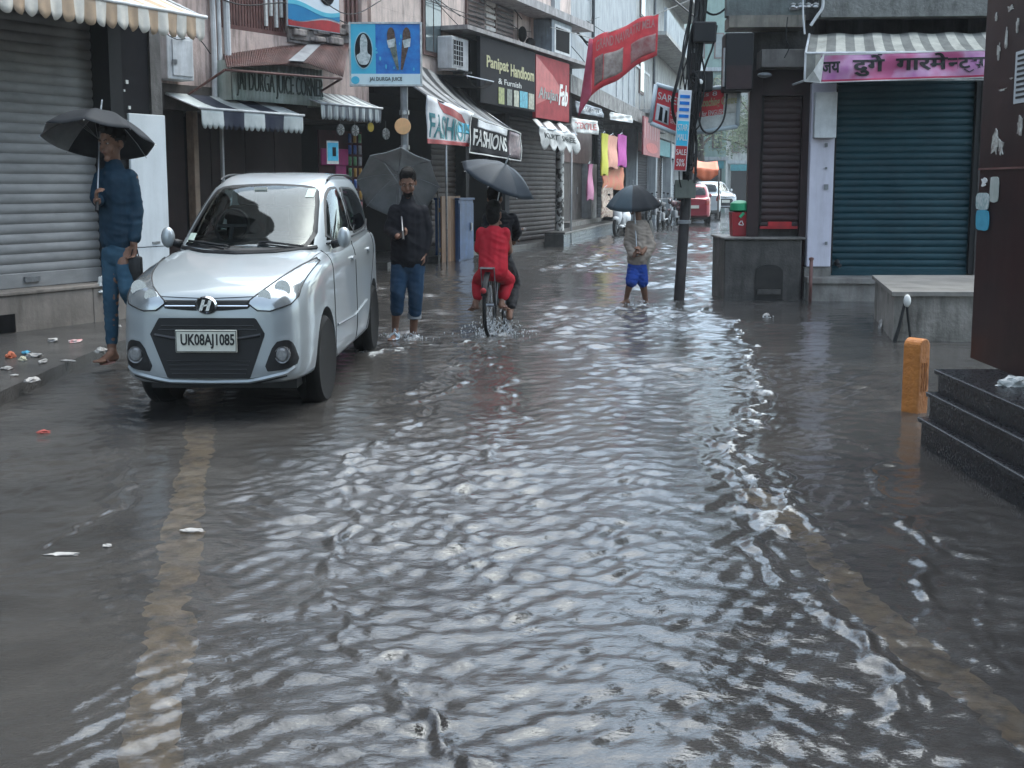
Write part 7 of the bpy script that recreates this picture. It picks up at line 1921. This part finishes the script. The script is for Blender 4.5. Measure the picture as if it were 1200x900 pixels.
mb = MB(); seg(mb, [J3(591,308,.28), J3(602,330,.66), J3(599,357,.46)], [.10,.074,.058]); seg(mb, [J3(578,308,.28), J3(569,312,.70), J3(568,334,.44)], [.10,.074,.058])
blob(mb, 'trousers', mat('dark_trousers', (.03,.028,.03), (.02,.019,.02), .8), pk, .010, 2, .010, .05, 19)
for q_ in (J3(597,372,.50), J3(568,346,.48)):
    mb = MB(); mb.ell(q_, (.045,.12,.035)); mb.build('shoe', M_black, pk, smooth=True)
h3 = J3(577,267,.10)+O
M_umb3 = mat('umbrella_wet_blue_grey', (.012,.017,.024), (.02,.026,.034), .55, 6, spec=.2)
umbrella('umbrella', 'dark shiny umbrella tilted to the right over the two bicycle riders', AT(592,193,Yc+.18), (.42,-.22,.87), .40, .17, M_umb3, h3, .11, 8, roll=.3, m2=(mat('umbrella_pale_patch', (.22,.24,.26), (.13,.15,.17), .4, 8), (7,), (5,7)))  # one gore carries a paler patch

# ---- person crossing with dark umbrella
f4 = G(746, 357, -.02); Y4 = f4.y
def J4(px_, py_, dy=0): return AT(px_, py_, Y4+dy)-f4
p4_ = person('person in beige shawl and bright blue shorts crossing the flooded street', f4)
mb = MB(); Mh = head(mb, J4(746,240,.05), 1.0, R(-75), R(5)); seg(mb, [J4(747,260), J4(747,249)], [.052,.048]); seg(mb, [J4(747,268), J4(747,303)], [.08,.08])
seg(mb, [J4(738,264), J4(736,284), J4(743,300,-.14)], [.045,.036,.028]); hand(mb, J4(743,300,-.15), (.3,-.4,.6), (.6,.2,0), 1, 1, -1)
seg(mb, [J4(756,264), J4(760,286), J4(752,297,-.16)], [.045,.036,.028]); hand(mb, J4(752,297,-.17), (-.4,-.3,.7), (-.6,.2,0), 1, 1, 1)
seg(mb, [J4(744,308), J4(739,330,-.08), J4(734,349,.02)], [.08,.052,.03]); foot(mb, J4(734,352,.02), (-1,-.2,0), .95)
seg(mb, [J4(749,308), J4(753,331,.0), J4(757,353,.12)], [.08,.052,.03]); foot(mb, J4(757,355,.12), (-1,-.3,0), .95)
blob(mb, 'body', M_skin, p4_, .0085, 2); face_parts(Mh, p4_); hair(Mh, p4_, 'short')
mb = MB(); mb.ell(J4(747,264), (.13,.10,.06)); seg(mb, [J4(747,268), J4(747,303)], [.12,.13]); seg(mb, [J4(739,264), J4(736,284), J4(742,299,-.10)], [.06,.06,.055]); seg(mb, [J4(755,264), J4(761,288), J4(750,304,-.08)], [.06,.085,.06]); mb.ell(J4(755,296,-.03), (.09,.09,.10))
blob(mb, 'shirt', M_beige, p4_, .010, 2, .010, .06, 22)
mb = MB()
mb.grid(lambda u, v: (J4(748,262).x+lerp(.06,.17,u)+.03*math.sin(v*5), .05+.06*math.cos(u*5), lerp(J4(748,258).z, J4(748,322).z, v)), 8, 14); mb.build('raincoat_tail', mat('grey_raincoat', (.20,.19,.17), (.14,.135,.125), .5, 6), p4_, smooth=True, thick=.008)
mb = MB(); seg(mb, [J4(747,306), J4(747,312)], [.10,.11]); seg(mb, [J4(744,312), J4(740,330,-.08)], [.092,.074]); seg(mb, [J4(749,312), J4(753,330)], [.092,.076]); blob(mb, 'shorts', M_shortb, p4_, .010, 2, .010, .05, 25)
h4 = J4(746,291,-.17)+f4
umbrella('umbrella', 'blue grey umbrella with dark gores above the person in blue shorts', AT(742,217,Y4+.05), (-.05,-.18,1), .34, .26, mat('umbrella_slate', (.035,.05,.062), (.045,.065,.08), .55, 6, spec=.2), h4, .05, 8, roll=.1, m2=(M_umb, (6,7,0)))

# ================================================================ litter on the left
LIT = [(40,418,.10,.05,.035,'crumpled white paper next to the plinth on the left pavement','w'),(27,422,.045,.04,.03,'small cream crumpled cup beside the blue bag','y'),(62,400,.09,.05,.03,'white plastic wrapper heap against the plinth','w'),(88,401,.10,.04,.03,'pinkish striped plastic wrapper against the plinth','p'),
 (30,414,.07,.04,.025,'bright blue plastic bag scrap on the left pavement','b'),(12,419,.06,.05,.05,'orange red plastic scrap at the drain opening','o'),(50,425,.09,.03,.03,'torn white paper strip lying in front of the blue bag scrap','w'),(80,423,.10,.03,.012,'flat white paper strip in the middle of the pavement','w'),
 (38,447,.10,.05,.03,'white crumpled packet lying on the kerb edge','w'),(8,432,.08,.05,.02,'pale wrapper at the picture edge on the pavement','w'),(118,413,.075,.05,.045,'white crumpled bag beside the foot of the man in navy shirt','w'),(140,383,.03,.03,.02,'tiny white paper ball at the base of the plinth','w'),(17,440,.05,.03,.012,'little grey white scrap near the kerb','w')]
cm = {'w': mat('litter_white', (.42,.40,.38), (.26,.24,.23), .6, 25), 'y': mat('litter_cream', (.5,.47,.33), (.4,.37,.28), .6, 25), 'p': mat('litter_pink', (.5,.22,.22), (.55,.5,.48), .5, 18, lo=.45, hi=.55), 'b': mat('litter_blue', (.04,.28,.42), (.04,.2,.32), .4, 20), 'o': mat('litter_orange', (.5,.14,.07), (.4,.12,.07), .5, 20)}
for i, (a, b, sx, sy, sz, lb, c) in enumerate(LIT):
    p = G(a, b, .095); mb = MB(); crumple(mb, (sx*.58, sy*.75, sz*.7), 31+i*7)
    o = mb.build({'b':'plastic_scrap','o':'plastic_scrap','p':'plastic_wrapper'}.get(c, 'paper_litter'), cm[c], None, smooth=True, angle=25); o.location = p; o.rotation_euler = (0,0,i*1.3); tag(o, lb, 'litter', 'litter on the left pavement', 'thing')
for a, b, sx, sy, sz, lb, c, nm in ((52,507,.055,.03,.012,'red wrapper floating on the calm water at the left','p2','plastic_wrapper'),(898,370,.05,.04,.02,'white scrap floating in front of the concrete block','w','paper_litter'),(1032,385,.03,.05,.07,'white rag caught at the corner of the concrete platform','w','rag'),(225,622,.07,.03,.008,'white torn paper floating beside the yellow line','w','paper_litter'),(75,650,.09,.02,.006,'long pale scrap drifting in the left foreground water','w','paper_litter'),(126,640,.03,.02,.006,'small white scrap drifting in the left foreground water','w','paper_litter'),(205,455,.07,.06,.03,'crumpled silver bag in the water under the front of the car','w','plastic_bag')):
    p = G(a, b, .005); mb = MB(); crumple(mb, (sx*.65, sy*.7, sz), int(a)+3)
    o = mb.build(nm, cm.get(c, mat('litter_red', (.42,.09,.07), (.34,.08,.07), .5, 20)), None, smooth=True, angle=25); o.location = p; tag(o, lb, 'litter', 'litter floating on the water', 'thing')
mb = MB()
fp = G(118, 352, .3); rg = thing('rag', 'white rag stuck at the corner of the roller shutter ledge', 'rag', tuple(FA.w(FA.px(117,322,.0)[0], .02, FA.h(117,335,.0))))
crumple(mb, (.04,.03,.07), 77); mb.build('cloth', M_textw, rg, smooth=True, angle=25); mb = MB(); crumple(mb, (.03,.03,.02), 78); mb.shift((0,0,.07)); mb.build('loose_end', M_textw, rg, smooth=True)
# ================================================================ motorcycles
def motorbike(label, loc, rot, pm, name='motorcycle', cat='motorcycle', scooter=False):
    r = thing(name, label, cat, loc, rot, 'two-wheelers parked along the shops')
    for y in (0, 1.22):
        w = bpy.data.objects.new('wheel', None); COL.objects.link(w); w.parent = r; M = Matrix.Translation((0,y,.27)) @ Matrix.Rotation(PI/2,4,'Y')
        mb = MB(); mb.lathe([(.20,-.04),(.26,-.045),(.29,-.02),(.29,.02),(.26,.045),(.20,.04)], 28, M=M, closed=True); mb.build('tyre', M_rubber, w, smooth=True)
        mb = MB(); mb.lathe([(.03,-.05),(.05,-.05),(.05,.05),(.03,.05)], 12, M=M, closed=True)
        for k in range(5): a = 2*PI*k/5; mb.tube([(0,0,0),(.21*math.cos(a),.21*math.sin(a),0)], .012, 5, M=M)
        mb.build('rim', M_alloy, w, smooth=True)
    mb = MB()
    if scooter:
        mb.ell((0,.12,.62), (.13,.22,.30), nu=16, nv=10); mb.ell((0,1.02,.52), (.16,.38,.22)); mb.rbox((-.12,.2,.24),(.12,.9,.32), .03); mb.ell((0,.0,.50), (.10,.2,.10)); mb.ell((0,.1,.98), (.12,.10,.10))
    else:
        mb.ell((0,.48,.80), (.13,.26,.13), nu=16, nv=10); mb.ell((0,1.15,.66), (.09,.30,.09)); mb.ell((0,.08,.90), (.09,.08,.11)); mb.ell((0,.02,.58), (.06,.22,.05))
    mb.build('body', pm, r, smooth=True)
    mb = MB(); mb.ell((0,.92,.84), (.12,.38,.07)); mb.build('seat', M_blackpl, r, smooth=True)
    mb = MB(); mb.ell((0,.0,.92), (.06,.03,.06)); mb.build('headlight', M_lens, r, smooth=True)
    mb = MB(); mb.tube([(-.30,.22,1.04),(-.1,.14,1.02),(.1,.14,1.02),(.30,.22,1.04)], .014, 8); mb.tube([(0,.14,1.02),(0,.06,.7)], .025, 8); mb.tube([(-.05,.1,.75),(-.05,0,.27)], .016, 6); mb.tube([(.05,.1,.75),(.05,0,.27)], .016, 6); mb.build('handlebar', M_steel, r, smooth=True)
    for s in (-1, 1):
        mb = MB(); mb.tube([(s*.22,.19,1.03),(s*.26,.16,1.18)], .006, 5); mb.ell((s*.27,.16,1.2), (.045,.012,.032)); mb.build('mirror', M_blackpl, r, smooth=True)
    mb = MB(); mb.rbox((-.10,.45,.28),(.10,.8,.55), .04); mb.tube([(.1,.5,.3),(.12,1.3,.32)], .03, 8); mb.build('engine', M_grey, r, smooth=True)
    return r
a = G(722, 276); motorbike('white scooter parked beside the tiled step behind the blue grey umbrella', (a.x, a.y, -.02), R(-20), M_whitepaint, 'scooter', 'scooter', True)
a = G(772, 268); motorbike('black motorcycle parked beside the utility pole in front of the dark shops', (a.x, a.y, -.02), R(-15), M_blackpl)
a = G(784, 264); motorbike('dark motorcycle parked behind the utility pole, farther from the camera', (a.x, a.y, -.02), R(-25), mat('bike_dark_red', (.05,.015,.018), (.04,.012,.015), .3))
a = G(760, 260); motorbike('black motorcycle with pale panel parked farthest left behind the others', (a.x, a.y, -.02), R(-30), M_blackpl)
# ================================================================ trees at the far end
M_leaf = mat('leaf_green', (.045,.075,.035), (.075,.11,.05), .6, 2); M_leaf2 = mat('leaf_dark', (.03,.05,.028), (.05,.075,.04), .6, 2); M_bark = mat('bark', (.07,.055,.045), (.045,.035,.03), .8, 6)
def tree(label, x, y, h, cr, seed, m):
    g_ = random.Random(seed); r = thing('street_tree', label, 'tree', (x, y, -.1), 0, 'trees at the end of the street')
    mb = MB(); mb.tube([(0,0,0),(.1,.05,h*.3),(.0,.1,h*.6)], [.28,.22,.14], 10)
    tips = []
    for i in range(9):
        a = g_.uniform(0, 6.28); z0 = h*g_.uniform(.3,.6); L = cr*g_.uniform(.5,1); e = V((math.cos(a)*L, math.sin(a)*L, z0+L*g_.uniform(.3,.9))); mb.tube([(.05,.05,z0), tuple(V((.05,.05,z0)).lerp(e,.5)+V((0,0,.15))), tuple(e)], [.10,.06,.02], 6); tips.append(e)
    mb.build('trunk', M_bark, r, smooth=True)
    mb = MB()
    cl = [(t+V((g_.gauss(0,.5), g_.gauss(0,.5), g_.gauss(0,.4))), g_.uniform(.5,1.0)) for t in tips for _ in range(4)]
    for c, rad in cl:
        for k in range(150):
            d = V((g_.gauss(0,1), g_.gauss(0,1), g_.gauss(0,.8))).normalized()*rad*g_.uniform(.3,1)**.5; p = c+d; s = g_.uniform(.05,.11)
            a = V((g_.gauss(0,1), g_.gauss(0,1), g_.gauss(0,1))).normalized(); b = a.orthogonal().normalized(); 
            mb.add([p-a*s, p+b*s*.5, p+a*s, p-b*s*.5], [(0,1,2,3)])
    mb.build('crown', m, r)
tree('leafy tree hanging over the far end of the street beside the corner building', 14.0, 66, 9.5, 3.6, 4, M_leaf)
tree('darker leafy tree behind the framed coaching sign at the far end', 11.6, 72, 10, 3.8, 9, M_leaf2)
tree('smaller leafy tree low over the white car', 15.6, 70, 7.0, 2.8, 14, M_leaf)
# ================================================================ splashes
sp_ = MB(); g_ = random.Random(2)
def splash(px_, py_, n, rad, h, dirx=0):
    c = G(px_, py_)
    for i in range(n):
        a = g_.uniform(0, 6.28); q = rad*abs(g_.gauss(0,.6)); z = h*g_.random()**2.2*(1-min(q/rad/1.8,1)); s = g_.uniform(.002,.007)
        sp_.ell((c.x+math.cos(a)*q+dirx*z, c.y+math.sin(a)*q*.7, z), (s, s, s*g_.uniform(.8,2.2)), nu=6, nv=4)
splash(576,392,420,.30,.22); splash(590,386,140,.22,.14,.3); splash(462,394,90,.14,.07); splash(485,397,110,.14,.07); splash(752,358,90,.16,.08); splash(736,354,50,.12,.06); splash(899,372,25,.08,.03)
M_drop = mat('splash_drops', (.5,.52,.54), (.45,.46,.47), .12, 20, spec=.8)
tag(sp_.build('water_splash', M_drop, None, smooth=True), kind='stuff')
# foam sheets thrown up at the rear wheel
# ================================================================ haze
hz = MB(); hz.box((-60,-20,-1.2),(60,120,14.5)); hzo = hz.build('haze', bpy.data.materials.new('haze_air'), None)
hm_ = hzo.data.materials[0]; hm_.use_nodes = True; n_ = hm_.node_tree; n_.nodes.clear(); o_ = n_.nodes.new('ShaderNodeOutputMaterial'); v_ = n_.nodes.new('ShaderNodeVolumePrincipled')
v_.inputs['Color'].default_value = (.85,.90,.95,1); v_.inputs['Density'].default_value = .0009; v_.inputs['Anisotropy'].default_value = .2; n_.links.new(v_.outputs[0], o_.inputs['Volume'])
tag(hzo, kind='stuff'); hzo.display_type = 'WIRE'
